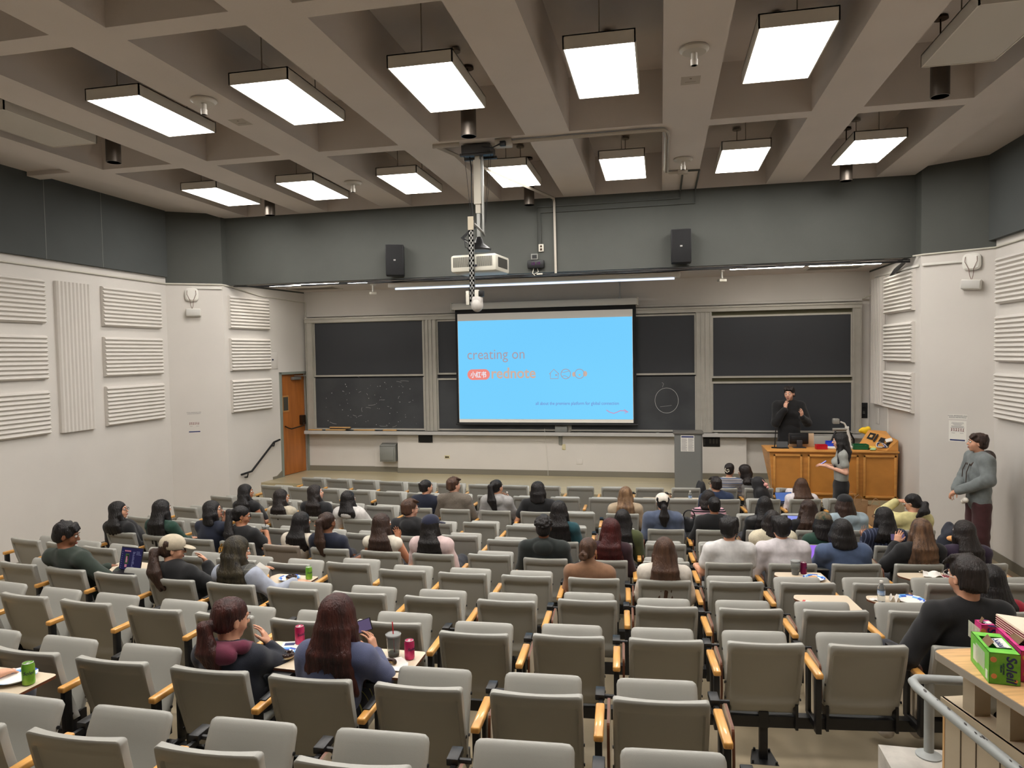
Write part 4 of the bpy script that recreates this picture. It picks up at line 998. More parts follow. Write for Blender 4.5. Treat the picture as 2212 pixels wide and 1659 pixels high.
# ---- body pieces
def add_head(F, C, R, s, ears=True):
    """C head centre, R rotation (face towards local +y)"""
    P = lambda x, y, z: C + R@(np.array([x, y, z])*s)
    E = lambda c, r, k=.015, sub=False: F.ell(P(*c), np.array(r)*s, R, k, sub)
    E((0, -.012, .035), (.073, .092, .086)); E((0, .022, -.03), (.058, .068, .078), .03); E((0, .058, -.086), (.026, .024, .022), .02)
    for sx in (-1, 1):
        E((sx*.036, .05, -.028), (.026, .026, .03), .02)
        if ears: E((sx*.076, -.006, -.008), (.009, .019, .030), .006); E((sx*.082, .0, -.004), (.004, .010, .018), .004, True)
    E((0, .076, .030), (.048, .016, .012), .014)
    for sx in (-1, 1): E((sx*.030, .096, .010), (.017, .014, .010), .008, True)
    F.cone(P(0, .084, .018), P(0, .108, -.022), .008*s, .012*s, .010)
    for sx in (-1, 1): E((sx*.012, .096, -.026), (.008, .010, .007), .006)
    E((0, .086, -.052), (.022, .012, .006), .006); E((0, .084, -.064), (.018, .012, .007), .006); E((0, .101, -.058), (.02, .006, .0016), .003, True)
def add_hand(F, W, d, n, side, curl=.5, h=.01, s=1.0, spread=.12):
    """W wrist, d pointing direction, n palm normal (fingers curl towards n), side +1 thumb on cross(d,n) side"""
    d = unit(d); n = np.asarray(n, float); n = unit(n - d*(n@d)); t = np.cross(d, n)*side
    r = max(.0078, .55*h)*s
    F.cone(W-d*.02, W+d*.02, .024*s, .024*s, .012)
    K = []
    for i, o in enumerate((-.027, -.009, .009, .027)):
        k = W + d*(.082-.008*abs(i-1.4))*s + t*(-o)*s; K.append(k); F.cone(W+d*.02*s+t*(-o*.6)*s, k, .015*s, .011*s, .012)
    lens = (.072, .080, .074, .058)
    for i, k in enumerate(K):
        dd = unit(d + t*(-(i-1.5))*-(-spread)*.0 + t*((1.5-i)*spread)); p_ = k
        for j, fr in enumerate((.45, .30, .25)):
            a = curl*(.55+.5*j); dd2 = unit(dd*cos(a)+n*sin(a)) if j == 0 else unit(dd2*cos(curl*.75)+n*sin(curl*.75)*1.0)
            q = p_ + dd2*lens[i]*fr*s; F.cone(p_, q, r*(1-.06*j), r*(.94-.06*j), .004); p_ = q
    th0 = W + d*.025*s + t*.022*s; th1 = th0 + unit(d*.7+t*.9+n*.35)*.036*s; th2 = th1 + unit(d*1.0+t*.35+n*(.3+curl*.5))*.028*s; th3 = th2+unit(d*1.0+t*.05+n*(.3+curl*.6))*.022*s
    F.cone(th0, th1, .015*s, .0115*s, .010); F.cone(th1, th2, .0105*s, .0095*s, .004); F.cone(th2, th3, .0095*s, .008*s, .004)
def limb(a, b, r):
    return a, b, r
def torso(F, hip, waist, chest, neck, sh, g, puff, k=.05):
    q = (1, .66, 1)
    w = .93 if g == 'f' else 1.04
    F.cone(hip, waist, (.150+puff)*w, (.122+puff*1.3)*w, k, q); F.cone(waist, chest, (.122+puff*1.3)*w, (.148+puff)*w, k, q)
    top = neck*.75+chest*.25 - np.array([0, 0, .035]); F.cone(chest, top, (.148+puff)*w, (.105+puff)*w, k, q)
    for S_ in sh: F.cone(neck-np.array([0, 0, .05]), S_, .052+puff*.7, .050+puff, .04)
    for S_ in sh: F.cone(neck+np.array([0, -.01, -.005]), neck*.45+S_*.55+np.array([0, -.005, .008]), .045+puff*.5, .040+puff*.6, .03)
    if g == 'f':
        for sx in (-1, 1): F.ell(chest+np.array([sx*.065, .085, .01]), (.055+puff*.5, .045+puff*.5, .05+puff*.5), None, .04)
class Pose: pass
ARM = {'lap': ((.05, .06, -.24), None, (.07, .50, .56)), 'desk': ((.06, .12, -.22), None, (.10, .54, .70)), 'down': ((.06, .02, -.27), None, (.20, .30, .46)), 'rest': ((.08, .06, -.25), None, (.27, .38, .64))}
def sit_pose(hx, hy, ht, s, g, arms, extra):
    p = Pose(); H = .112*s; p.head = np.array([hx, hy, ht-H-.010])
    nz = ht-.225*s-.045; p.neck = np.array([hx*.85, hy-.025, nz]); p.hip = np.array([0, .30, .50]); p.chest = np.array([hx*.6, max(.165, (hy-.02)*.55+.10), .50+(nz-.50)*.62]); p.waist = np.array([hx*.25, .255, .50+(nz-.5)*.28])
    w = (.160 if g == 'f' else .182); p.sh = [p.neck+np.array([sx*w, .0, -.055]) for sx in (-1, 1)]
    p.knee = [np.array([sx*.11, .70, .52]) for sx in (-1, 1)]; p.ank = [np.array([sx*.11, .74, .10]) for sx in (-1, 1)]; p.toe = [np.array([sx*.12, .90, .045]) for sx in (-1, 1)]; p.hips = [np.array([sx*.085, .32, .48]) for sx in (-1, 1)]
    if extra.get('feet'): fx, fy = extra['feet']; p.ank = [np.array([sx*.10+fx, fy, .10]) for sx in (-1, 1)]; p.toe = [np.array([sx*.11+fx-.02, fy+.15, .045]) for sx in (-1, 1)]; p.knee = [np.array([sx*.11+fx*.5, .64, .50]) for sx in (-1, 1)]
    p.elb = []; p.wri = []; p.hd = []; p.hn = []
    for i, sx in enumerate((-1, 1)):
        a = arms[i]
        if isinstance(a, str):
            e, _, w_ = ARM[a]; p.elb.append(p.sh[i]+np.array([sx*e[0], e[1], e[2]])); p.wri.append(np.array([sx*w_[0], w_[1], w_[2]])); p.hd.append(np.array([-sx*.35, 1, -.1])); p.hn.append(np.array([-sx*.3, 0, -1]))
        else:
            p.elb.append(np.array(a[0], float)); p.wri.append(np.array(a[1], float)); p.hd.append(np.array(a[2], float)); p.hn.append(np.array(a[3], float))
    return p
def locks(F, C, R, s, p, length, n=9, r0=.030, fall=None, spread=1.0, wave=0.0, front=False, k=.018, seed=0, maxang=115, flare=1.0):
    """hair falling from round the head over neck and back"""
    rr = random.Random(seed)
    for i in range(n):
        ang = radians(-maxang + 2*maxang*i/(n-1)); sx, cy = sin(ang), -cos(ang)
        a = C + R@(np.array([.066*sx, .072*cy-.01, .035])*s)
        b = C + R@(np.array([.084*sx*spread, .088*cy-.01, -.05])*s)
        back = cy < 0
        sh_z = p.neck[2]-.03
        yb = (p.neck[1] - .075 - .03*abs(cy)) if back else (p.neck[1]+.02+.05*cy)
        c = np.array([p.neck[0]+.098*sx*spread*flare*s, yb, sh_z+.015])
        end_z = C[2]-length*(1-.12*abs(sx))*(1+rr.uniform(-.03, .03))
        pts = [a, b]; rs = [r0*.95*s, r0*s]
        if end_z > sh_z: pts.append(np.array([b[0]+(c[0]-b[0])*.6, b[1]+(c[1]-b[1])*.6, end_z])); rs.append(r0*.72*s)
        else:
            pts.append(c); rs.append(r0*.95*s)
            dz = sh_z-end_z; m = 3
            for j in range(1, m+1):
                t = j/m; pts.append(np.array([c[0]+sx*.045*t*flare+wave*sin(5*t+i), c[1]-.012*t+(.04*t if back else .03*t), sh_z-dz*t])); rs.append(r0*(.95-.35*t)*s)
        F.chain(pts, rs, k)
def hair_field(style, C, R, s, p, L, seed):
    F = Field(); P = lambda x, y, z: C + R@(np.array([x, y, z])*s)
    E = lambda c, r, k=.012, sub=False, RR=None: F.ell(P(*c), np.array(r)*s, R if RR is None else R@RR, k, sub)
    rr = random.Random(seed)
    if style in ('short', 'curly', 'mop'):
        E((0, -.022, .046), (.084, .102, .088)); E((0, -.045, -.02), (.074, .074, .060), .03)
        if style == 'mop':
            for i in range(26):
                a = rr.uniform(-2.6, 2.6); z = rr.uniform(-.01, .09); x, y = .078*sin(a), .088*cos(a)-.02
                if y > .05 and z < .04: z = .05
                F.cone(P(x*.9, y*.9, z+.02), P(x*1.14, y*1.1+.004, z-.03), .020*s, .012*s, .010)
            for i in range(7): F.cone(P(-.06+.02*i, .04, .10), P(-.062+.0205*i, .084, .060+.01*(i % 2)), .019*s, .009*s, .01)
        if style == 'curly':
            for i in range(110):
                a = rr.uniform(0, 2*pi); b_ = rr.uniform(-.15, 1.45); x, y, z = .088*cos(a)*cos(b_), .104*sin(a)*cos(b_)-.022, .04+.094*sin(b_)
                if y > .055 and z < .06: continue
                F.ell(P(x, y, z), np.array([.014, .014, .014])*s*rr.uniform(.8, 1.2), None, .004)
        if style == 'short':
            for i in range(9): F.cone(P(-.06+.015*i, .02, .115), P(-.066+.0165*i, .084, .072+.008*(i % 3)), .018*s, .010*s, .01)
            for i in range(14):
                a = rr.uniform(.6, 2*pi-.6)+pi/2*0; x, y = .08*sin(a), -.02-.09*abs(cos(a)); F.cone(P(x*.8, y, .06), P(x*1.02, y*1.03, -.045+rr.uniform(-.01, .02)), .018*s, .010*s, .01)
        E((0, .105, -.030), (.062, .060, .082), .012, True)
        for sx in (-1, 1): E((sx*.095, .012, -.03), (.02, .022, .038), .008, True)
    else:
        tight = style in ('bun', 'pony', 'claw', 'lowpony')
        E((0, -.018, .042), (.081 if tight else .087, .100 if tight else .105, .086 if tight else .091)); E((0, -.04, -.015), (.070, .072, .062), .03)
        if not tight: E((0, -.01, -.01), (.086, .085, .075), .03)
        E((0, .110, -.032), (.064, .072, .092), .010, True)
        if tight:
            for sx in (-1, 1): E((sx*.090, .008, -.035), (.018, .030, .035), .008, True)
    if style in ('long', 'curlylong', 'half'): locks(F, C, R, s, p, L, n=11, wave=.010 if style == 'curlylong' else .004, seed=seed, flare=1.25 if style == 'curlylong' else 1.05)
    if style == 'curlylong':
        for i in range(150):
            a = rr.uniform(-2.0, 2.0); t = rr.random(); z = C[2]+.06*s-t*(L+.02); w = .085+.05*min(1, t*1.6)
            F.ell(np.array([C[0]+w*sin(a)*s, C[1]-.02-(.075+.05*t)*abs(cos(a))*s, z]), np.array([.017, .017, .020])*s*rr.uniform(.7, 1.2), None, .005)
    if style == 'bob': locks(F, C, R, s, p, L, n=13, r0=.031, seed=seed, maxang=120, spread=1.12)
    if style in ('pony', 'lowpony'):
        z0 = .045 if style == 'pony' else -.02; a = P(0, -.095, z0); b_ = P(0, -.155, z0-.01); c = np.array([b_[0]*.6+p.neck[0]*.4, p.neck[1]-.135, C[2]-L*.55]); e = np.array([p.neck[0], p.neck[1]-.125, C[2]-L])
        for o in (-.02, 0, .02): F.chain([a, b_, c+np.array([o*1.6, 0, 0]), e+np.array([o, 0, rr.uniform(-.02, .02)])], [.022*s, .030*s, .036*s, .016*s], .015)
        F.chain([P(-.05, -.05, .06), a], [.04*s, .024*s], .02); F.chain([P(.05, -.05, .06), a], [.04*s, .024*s], .02)
    if style == 'bun':
        for i in range(16): a = rr.uniform(0, 6.28); F.cone(P(.026*cos(a), -.115-.012*rr.random(), -.035+.028*sin(a)), P(.03*cos(a+1), -.122, -.035+.03*sin(a+1)), .018*s, .014*s, .006)
    if style == 'claw':
        for i in range(10): F.cone(P(-.04+.009*i, -.085, -.04), P(-.03+.007*i, -.115, .065), .018*s, .014*s, .008)
    return F
def build_top(p, g, kind, puff, h, seed, sleeves, extra):
    F = Field(); torso(F, p.hip if not extra.get('crop') else p.waist, p.waist, p.chest, p.neck, p.sh, g, puff+.012)
    for i in range(2):
        S_, El, Wr = p.sh[i], p.elb[i], p.wri[i]; r = .046 if g == 'f' else .052; r2 = .036 if g == 'f' else .042
        if sleeves == 'none': continue
        if sleeves == 'short': F.cone(S_, S_+(El-S_)*.55, r+puff+.010, r+puff+.014, .03); continue
        F.cone(S_, El, r+puff+.008, r2+puff+.014, .035); e = Wr-(Wr-El)*.06; F.cone(El, e, r2+puff+.014, .030+puff*.8+.006, .02)
        if puff > .012: F.cone(e-(e-El)*.10, e, .034+puff*.9, .036+puff*.7, .01)
    if kind in ('hoodie', 'jacket_hood'):
        n = p.neck
        F.cone(n+np.array([-.075, -.03, .012]), n+np.array([.075, -.03, .012]), .036, .036, .03); F.ell(n+np.array([0, -.085, -.035]), (.098, .045, .070), None, .03)
        for sx in (-1, 1): F.cone(n+np.array([sx*.08, -.03, .01]), n+np.array([sx*.045, .075, -.035]), .034, .028, .02)
    elif kind in ('collar', 'jacket', 'shirt'):
        n = p.neck; K = 14
        for j in range(K):
            a0, a1 = 2*pi*j/K, 2*pi*(j+1)/K
            if abs(((a0+a1)/2-pi/2)) < .5: continue
            F.cone(n+np.array([.062*cos(a0), .055*sin(a0)-.004, .012]), n+np.array([.062*cos(a1), .055*sin(a1)-.004, .012]), .014, .014, .008)
    elif kind == 'turtle': F.cone(p.neck, p.neck*.55+p.head*.45-np.array([0, .01, .02]), .060, .056, .015)
    else:
        F.ell(p.neck+np.array([0, .012, .045]), (.062, .058, .045), None, .012, True)
    if kind == 'sherpa': F.cone(p.neck+np.array([-.06, -.03, .03]), p.neck+np.array([.06, -.03, .03]), .035, .035, .03)
    return F
def figure(root_name, p, s, g, sk, hr, style, L, Rh, topm, kind, puff, sleeves, botm, h, seed, extra, loc, rz, label, group=None):
    B = Field(); torso(B, p.hip, p.waist, p.chest, p.neck, p.sh, g, -.006)
    B.cone(p.neck-np.array([0, 0, .05]), p.head+Rh@np.array([0, -.022, -.05])*s, .052*s, .050*s, .02); add_head(B, p.head, Rh, s)
    for i in range(2):
        r = .043 if g == 'f' else .048
        B.cone(p.sh[i], p.elb[i], r, r*.80, .02); B.cone(p.elb[i], p.wri[i], r*.80, .025, .012)
        add_hand(B, p.wri[i]+unit(p.hd[i])*.012, p.hd[i], p.hn[i], 1 if i == 1 else -1, extra.get('curl', .45), h, .95 if g == 'f' else 1.0)
        B.cone(p.hips[i], p.knee[i], .078, .052, .03); B.cone(p.knee[i], p.ank[i], .052, .034, .02); B.cone(p.ank[i], p.toe[i], .036, .026, .02)
    V, Q = B.surface(h, 1); me = mesh_np('person', V, Q, skin(sk)); root = link('person', me); root.location = loc; root.rotation_euler = (0, 0, rz)
    tag(root, label, 'person', group)
    F = build_top(p, g, kind, puff, h, seed, sleeves, extra); V, Q = F.surface(h, 1, folds(.0035+.12*puff if sleeves != 'none' else .001, seed)); link('top', mesh_np('top', V, Q, topm), root)
    T = Field()
    for i in range(2):
        e = extra.get('wide', 0); T.cone(p.hip+np.array([(i-.5)*.1, 0, -.02]), p.hips[i], .115+e*.3, .10+e*.3, .04, (1, .9, 1)); T.cone(p.hips[i], p.knee[i], .092+e*.5, .066+e, .03)
        if not extra.get('shorts'): T.cone(p.knee[i], p.ank[i], .066+e, .050+e, .02)
    if extra.get('skirt'): T.cone(p.hip, (p.knee[0]+p.knee[1])/2, .15, .17, .04, (1, .72, 1)); T.cone((p.knee[0]+p.knee[1])/2, (p.ank[0]+p.ank[1])/2, .17, .15, .04, (1, .72, 1))
    V, Q = T.surface(h*1.2, 1, folds(.004+e*.06, seed+1)); link('trousers', mesh_np('trousers', V, Q, botm), root)
    for i in range(2):
        S_ = Field(); S_.cone(p.ank[i]-np.array([0, .0, .045]), p.toe[i], .042, .034, .02, (1, 1, 1)); S_.ell(p.ank[i]-np.array([0, .02, .03]), (.038, .045, .04), None, .02)
        V, Q = S_.surface(h*1.2, 1); V[:, 2] = np.maximum(V[:, 2], min(p.toe[i][2], p.ank[i][2])-.043); link('shoe', mesh_np('shoe', V, Q, extra.get('shoe', MATS.get('cloth_shoe_dark') or cloth('shoe_dark', (34, 34, 38)))), root)
    if style:
        HF = hair_field(style, p.head, Rh, s, p, L, seed)
        def strands(V, N):
            d = V-p.head; a = np.arctan2(d[:, 0], -d[:, 1]); return .0013*np.sin(a*31+3*np.sin(V[:, 2]*9+seed))+.0009*np.sin(a*77+V[:, 2]*23+seed)
        V, Q = HF.surface(min(h, .010), 1, strands if style not in ('curly', 'curlylong') else None); ho = link('hair', mesh_np('hair', V, Q, hm(hr)), root)
    P = lambda x, y, z: p.head + Rh@(np.array([x, y, z])*s)
    if extra.get('face', True):
        for sx in (-1, 1):
            b = MB(); b.sphere(P(sx*.030, .0815, .010), .0125*s, 0, 12, 8); c = P(sx*.030, .0925, .010)
            b.sphere(c, .0055*s, 1, 8, 6); b.build('eye', [mat('eye_white', (225, 220, 214), .3), mat('iris_dark', (28, 20, 16), .25)], root)
            b = MB(); b.tube([P(sx*.014, .094, .031), P(sx*.030, .095, .036), P(sx*.046, .086, .031)], [.0028*s, .0034*s, .0018*s], 6); b.build('eyebrow', hm(hr), root)
        b = MB(); b.tube([P(-.020, .0905, -.056), P(-.008, .0985, -.053), P(0, .0975, -.0545), P(.008, .0985, -.053), P(.020, .0905, -.056)], [.002*s, .004*s, .004*s, .004*s, .002*s], 6); b.tube([P(-.018, .090, -.060), P(0, .0975, -.066), P(.018, .090, -.060)], [.002*s, .0052*s, .002*s], 6)
        b.build('lips', mat('lips', (160, 84, 78), .45), root)
    if extra.get('glasses'):
        b = MB()
        for sx in (-1, 1): b.tube([P(sx*.032+.024*cos(a), .104-.12*abs(.024*cos(a))*0, .008+.019*sin(a)) for a in np.linspace(0, 2*pi, 14)], .0022, 5, closed=True); b.tube([P(sx*.056, .102, .012), P(sx*.078, .05, .012), P(sx*.080, -.01, .006)], .0024, 5)
        b.tube([P(-.008, .106, .010), P(.008, .106, .010)], .002, 5); b.build('glasses', extra['glasses'], root)
    if extra.get('earring'):
        b = MB(); c = P(.086, -.004, -.052); b.tube([c+np.array([0, .016*cos(a), .018*sin(a)]) for a in np.linspace(0, 2*pi, 14)], .0022, 5, closed=True); b.build('earring', mat('gold', (212, 160, 80), .25, metal=.9), root)
    if extra.get('tie'):
        b = MB(); z0 = .045 if style == 'pony' else -.02; c = P(0, -.115, z0); b.tube([P(.026*cos(a), -.112-.006*sin(a*3), z0+.026*sin(a)) for a in np.linspace(0, 2*pi, 12)], .007, 6, closed=True); b.build('hair_tie', extra['tie'], root)
    if extra.get('clip'):
        b = MB(); b.tube([P(-.03, -.128, .05), P(-.036, -.142, .01), P(.0, -.146, -.02), P(.036, -.142, .0), P(.026, -.134, .035), P(-.005, -.142, .02)], .007, 6); b.build('claw_clip', extra['clip'], root)
    cap = extra.get('cap')
    if cap:
        CF = Field(); CF.ell(P(0, -.010, .052), np.array([.094, .112, .088])*s, Rh, .01); CF.ell(P(0, 0, -.065), np.array([.16, .18, .078])*s, Rh, .006, True)
        if extra.get('capback'): CF.ell(P(0, -.125, .028), np.array([.034, .04, .026])*s, Rh, .006, True)
        V, Q = CF.surface(min(h, .009), 1); co = link('cap', mesh_np('cap', V, Q, cap), root)
        sg = -1 if extra.get('capback') else 1
        if not extra.get('beanie'):
            BF = Field(); BF.ell(P(0, sg*(-1 if extra.get('capback') else 1)*.128*(1), .022), np.array([.070, .068, .010])*s, Rh@Rx(radians(-12)), .01)
            V, Q = BF.surface(.007, 1); link('brim', mesh_np('brim', V, Q, cap), co)
    return root, P
def person(seat, hl, label, style, hr, topm, kind='tee', g='f', yaw=0, pitch=0, roll=0, L=.30, puff=.008, sleeves='long', arms=('lap', 'lap'), sk='light', bot=None, s=.94, **extra):
    r, X = seat; x, y, z, rz = seat_pos(r, X); z = ROWZ[r]
    OCC[(r, X)] = extra.pop('who', None) or label.replace('person in ', 'the person in ').replace('person with ', 'the one with ')
    h = .0075 if r >= 8 else (.0095 if r >= 6 else .0115)
    p = sit_pose(hl[0], hl[1], hl[2], s, g, arms, extra)
    Rh = Rz(radians(yaw)) @ Rx(radians(pitch)) @ Ry(radians(roll))
    return figure('person', p, s, g, sk, hr, style, L, Rh, topm, kind, puff, sleeves, bot or cloth('dark_trousers', (36, 38, 46)), h, abs(int(X*97+r*13)) % 9999, extra, (x, y, z), rz, label)
# ================================================================== WHO SITS WHERE
C_ = cloth
shoe_w = C_('shoe_white', (196, 190, 184), bump=.1)
black = C_('black_knit', (20, 20, 22)); black2 = C_('black_jersey', (26, 26, 28)); navy = C_('navy_cotton', (24, 30, 48)); navy2 = C_('navy_jersey', (30, 36, 58))
g_dark = m_black; gold = mat('gold', (212, 160, 80), .25, metal=.9)
clear = mat('clear_frame', (190, 186, 180), .2)
# --- tenth row
person((10, -2.35), (-.05, .30, 1.06), 'person with a red-brown ponytail, teal hair tie and navy hoodie, chin on hand', 'lowpony', 'auburn', C_('navy_fleece', (26, 30, 42)), 'tee', yaw=-28, pitch=-10, roll=3, L=.24, puff=.010,
       arms=('lap', ((.20, .46, .62), (.11, .42, .74), (-.45, .15, .8), (-.8, -.3, -.3))), s=1.0, sk='light', tie=mat('teal_hair_tie', (110, 196, 196), .5), who='the ponytailed person in a navy hoodie')
hood = Field(); hood.cone((-.09, .20, .815), (.07, .21, .825), .030, .030, .03); hood.ell((-.03, .155, .79), (.10, .04, .055), None, .03); hood.cone((.08, .22, .82), (.06, .32, .79), .028, .02, .02); V, Q = hood.surface(.0075, 1, folds(.005, 3)); link('hood', mesh_np('hood', V, Q, C_('maroon_fleece', (104, 40, 62))), bpy.data.objects['person'])
person((10, -1.77), (.04, .28, 1.12), 'person with long dark red-brown hair in a washed blue sweatshirt, holding up a phone', 'long', 'auburn', C_('washed_blue', (88, 94, 124), var=.25, vs=9, col2=(66, 72, 102)), 'tee', yaw=-8, pitch=-8, L=.42, puff=.010,
       arms=('lap', ((.27, .34, .66), (.17, .47, .72), (-.25, .1, 1), (-.9, .1, -.1))), s=1.0, curl=.7, bot=striped('plaid_trousers', [(0, (30, 32, 40)), (.7, (170, 160, 70)), (.8, (30, 32, 40))], 14, 1, axis2=0, cols2=[(0, (28, 30, 38)), (.7, (150, 144, 70)), (.8, (28, 30, 38))], freq2=14), who='the red-haired person in a washed blue sweatshirt')
person((11, -3.50), (-.25, .20, 1.12), 'person mostly cut off at the bottom left, one hand over a blue plate', 'short', 'black', black, g='m', arms=('lap', ((.22, .25, .62), (.16, .50, .70), (.1, 1, -.05), (0, 0, -1))), bot=C_('grey_jeans', (60, 64, 74)), face=False, who='the person cut off at the lower left')
# --- ninth row
person((9, 1.79), (.03, .15, 1.28), 'person in a black jacket and clear glasses with short black hair, back to the camera', 'short', 'soft_black', C_('black_wool', (18, 18, 20), bump=.2), 'collar', g='m', yaw=14, pitch=-6, puff=.014, arms=(((-.32, .14, .66), (-.30, .40, .56), (0, 1, -.2), (0, 0, -1)), 'lap'), s=1.07, glasses=clear, shoe=shoe_w, feet=(-.22, .40), who='the black-jacketed person by the railing')
# --- eighth row
person((8, -5.32), (-.10, .13, 1.17), 'person in a dark green long-sleeved shirt typing on a dark laptop', 'mop', 'black', C_('bottle_green', (40, 50, 42), bump=.2), 'tee', g='m', yaw=-52, pitch=-14, puff=.012, sk='brown', s=1.0,
       arms=(((-.20, .25, .60), (.02, .46, .665), (.55, .8, -.1), (0, 0, -1)), ((.34, .22, .60), (.22, .40, .665), (.35, .9, -.1), (0, 0, -1))), who='the laptop typist in dark green')
person((8, -4.13), (-.10, .16, 1.11), 'person in a beige baseball cap with a low ponytail and black jacket, hand at mouth', 'lowpony', 'dark_brown', black, 'collar', yaw=-48, pitch=-8, L=.30, puff=.022, s=.97, arms=('lap', ((.20, .33, .60), (.06, .40, .80), (-.6, .1, .55), (0, -.6, -.6))), glasses=g_dark, cap=C_('beige_twill', (184, 172, 150), bump=.2), who='the beige-capped person')
person((8, -3.54), (-.07, .22, 1.12), 'person in a grey plaid vest with blonde-tipped black hair, reaching across a snack tablet', 'half', 'blonde_tips', C_('pale_blue_shirt', (158, 164, 178), bump=.15), 'tee', yaw=-38, pitch=-12, L=.36, puff=.014, s=1.0,
       arms=(((-.18, .34, .62), (-.06, .46, .76), (.6, .6, .1), (0, 0, -1)), ((.26, .26, .64), (.36, .40, .69), (.75, .5, .05), (0, 0, -1))), clip=gold, who='the plaid-vested person')
vf = Field(); pv = sit_pose(-.07, .22, 1.12, 1.0, 'f', ('lap', 'lap'), {}); torso(vf, pv.hip, pv.waist, pv.chest, pv.neck, [q*.8+pv.neck*.2 for q in pv.sh], 'f', .034); vf.ell(pv.neck+np.array([0, .02, .05]), (.075, .075, .06), None, .01, True); V, Q = vf.surface(.0075, 1, folds(.004, 5))
link('vest', mesh_np('vest', V, Q, striped('grey_plaid', [(0, (92, 90, 84)), (.3, (66, 66, 64)), (.5, (120, 118, 110)), (.56, (74, 74, 70))], 11, 2, axis2=0, cols2=[(0, (96, 94, 88)), (.35, (60, 60, 60)), (.6, (128, 124, 116)), (.66, (80, 80, 76))], freq2=11)), [o for o in bpy.data.objects if o.name.startswith('person')][-1])
person((8, 2.41), (-.04, .19, 1.06), 'person in a red top with long straight black hair behind the black-jacketed one', 'long', 'black', C_('crimson_knit', (150, 20, 42)), yaw=0, pitch=-4, L=.34, s=.97, who='the long-haired person in red')
# --- seventh row
person((7, -.59), (-.05, .20, 1.09), 'person in a brown turtleneck with hair in a low bun and hoop earring', 'bun', 'brown', C_('camel_knit', (136, 100, 74), bump=.5), 'turtle', yaw=-22, pitch=-4, puff=.010, sk='tan', earring=True, who='the one in a brown turtleneck')
person((7, .02), (.01, .15, 1.12), 'person in a cream sweater with long straight brown hair seen from behind', 'long', 'brown', C_('cream_knit', (206, 198, 186)), yaw=3, L=.40, puff=.014, who='the one in a cream sweater')
# --- sixth row
person((6, -6.43), (-.10, .09, 1.13), 'person in black with shoulder-length wavy black hair and glasses by the side wall', 'long', 'black', black, yaw=-62, pitch=8, L=.27, glasses=g_dark, arms=('lap', 'rest'), who='the wavy-haired one in glasses')
person((6, -5.85), (-.03, .13, 1.18), 'person in a dark green sweater with very long straight black hair', 'long', 'black', C_('forest_knit', (30, 62, 50)), yaw=-15, L=.40, arms=('lap', ((.20, .22, .68), (.14, .36, .66), (.2, 1, 0), (0, 0, -1))), who='the long-haired one in dark green')
person((6, -5.28), (.02, .28, 1.17), 'person in a navy sweatshirt with short wavy black hair, hands at chin', 'bob', 'black', navy, yaw=-60, pitch=5, L=.16, glasses=g_dark, arms=(((-.14, .42, .66), (.04, .42, .88), (.4, .1, .8), (0, -1, 0)), ((.14, .42, .66), (.10, .42, .88), (-.1, .1, .9), (0, -1, 0))), who='the one with short wavy hair in navy')
person((6, -4.72), (-.09, .23, 1.14), 'person in a black T-shirt with gold hoop earrings, holding an iced drink', 'pony', 'black', black2, yaw=-50, pitch=-10, L=.34, sleeves='short', sk='tan', glasses=g_dark, earring=True, arms=('lap', ((.20, .33, .64), (.10, .42, .80), (-.5, .3, .1), (0, 0, -1))), who='the one with gold hoop earrings')
person((6, -4.14), (.11, .27, 1.10), 'person in a cream top with long black hair, fist raised beside the face', 'long', 'black', C_('ecru_knit', (206, 196, 180)), yaw=-30, roll=4, L=.32, sk='tan', arms=('lap', ((.32, .34, .66), (.29, .37, .86), (-.1, 0, 1), (-.8, 0, 0))), curl=1.3, who='the one in cream with a raised fist')
person((6, -3.54), (-.09, .16, 1.14), 'person in a navy T-shirt with a high brown ponytail', 'pony', 'dark_brown', navy, yaw=-12, L=.32, sleeves='short', sk='brown', arms=('lap', 'rest'), who='the one with a high brown ponytail')
person((6, -2.94), (-.05, .20, 1.14), 'person in a white ruffled top with bare shoulders and long dark hair', 'long', 'dark_brown', C_('white_ruffle', (214, 206, 190)), yaw=-35, L=.34, sleeves='none', sk='tan', arms=('lap', ((.22, .26, .62), (.04, .43, .80), (-.3, .2, .8), (0, -.6, 0))), who='the one in a white ruffled top')
person((6, -2.35), (-.06, .16, 1.15), 'person in a navy baseball cap and pale pink jacket with long black hair', 'long', 'black', C_('pale_pink', (206, 182, 180), bump=.2), 'jacket', yaw=-35, L=.36, puff=.022, cap=C_('navy_cap', (28, 32, 54), bump=.15), who='the one in a navy cap and pink jacket')
person((6, -1.16), (-.03, .15, 1.18), 'person in a dark green hoodie with short curly black hair', 'curly', 'black', C_('dark_green_fleece', (32, 38, 36)), 'hoodie', g='m', yaw=4, puff=.018, sk='brown', s=.99, who='the curly-haired one in a dark hoodie')
person((6, -.56), (.05, .20, 1.16), 'person with long dark red hair in a deep maroon top', 'long', 'dark_red', C_('deep_maroon', (48, 24, 32)), yaw=38, L=.34, who='the one with dark red hair')
person((6, .64), (.04, .20, 1.19), 'broad-shouldered person in a white T-shirt with short black hair', 'mop', 'black', C_('white_jersey', (206, 204, 202), bump=.12), 'tee', g='m', yaw=-25, puff=.010, sleeves='short', s=1.0, arms=('rest', 'lap'), who='the one in a white T-shirt')
person((6, 1.24), (-.06, .21, 1.20), 'person in a white button shirt with short black hair', 'mop', 'black', C_('white_poplin', (206, 200, 202), bump=.08), 'shirt', g='m', yaw=4, puff=.018, s=1.0, arms=('rest', 'lap'), who='the one in a white button shirt')
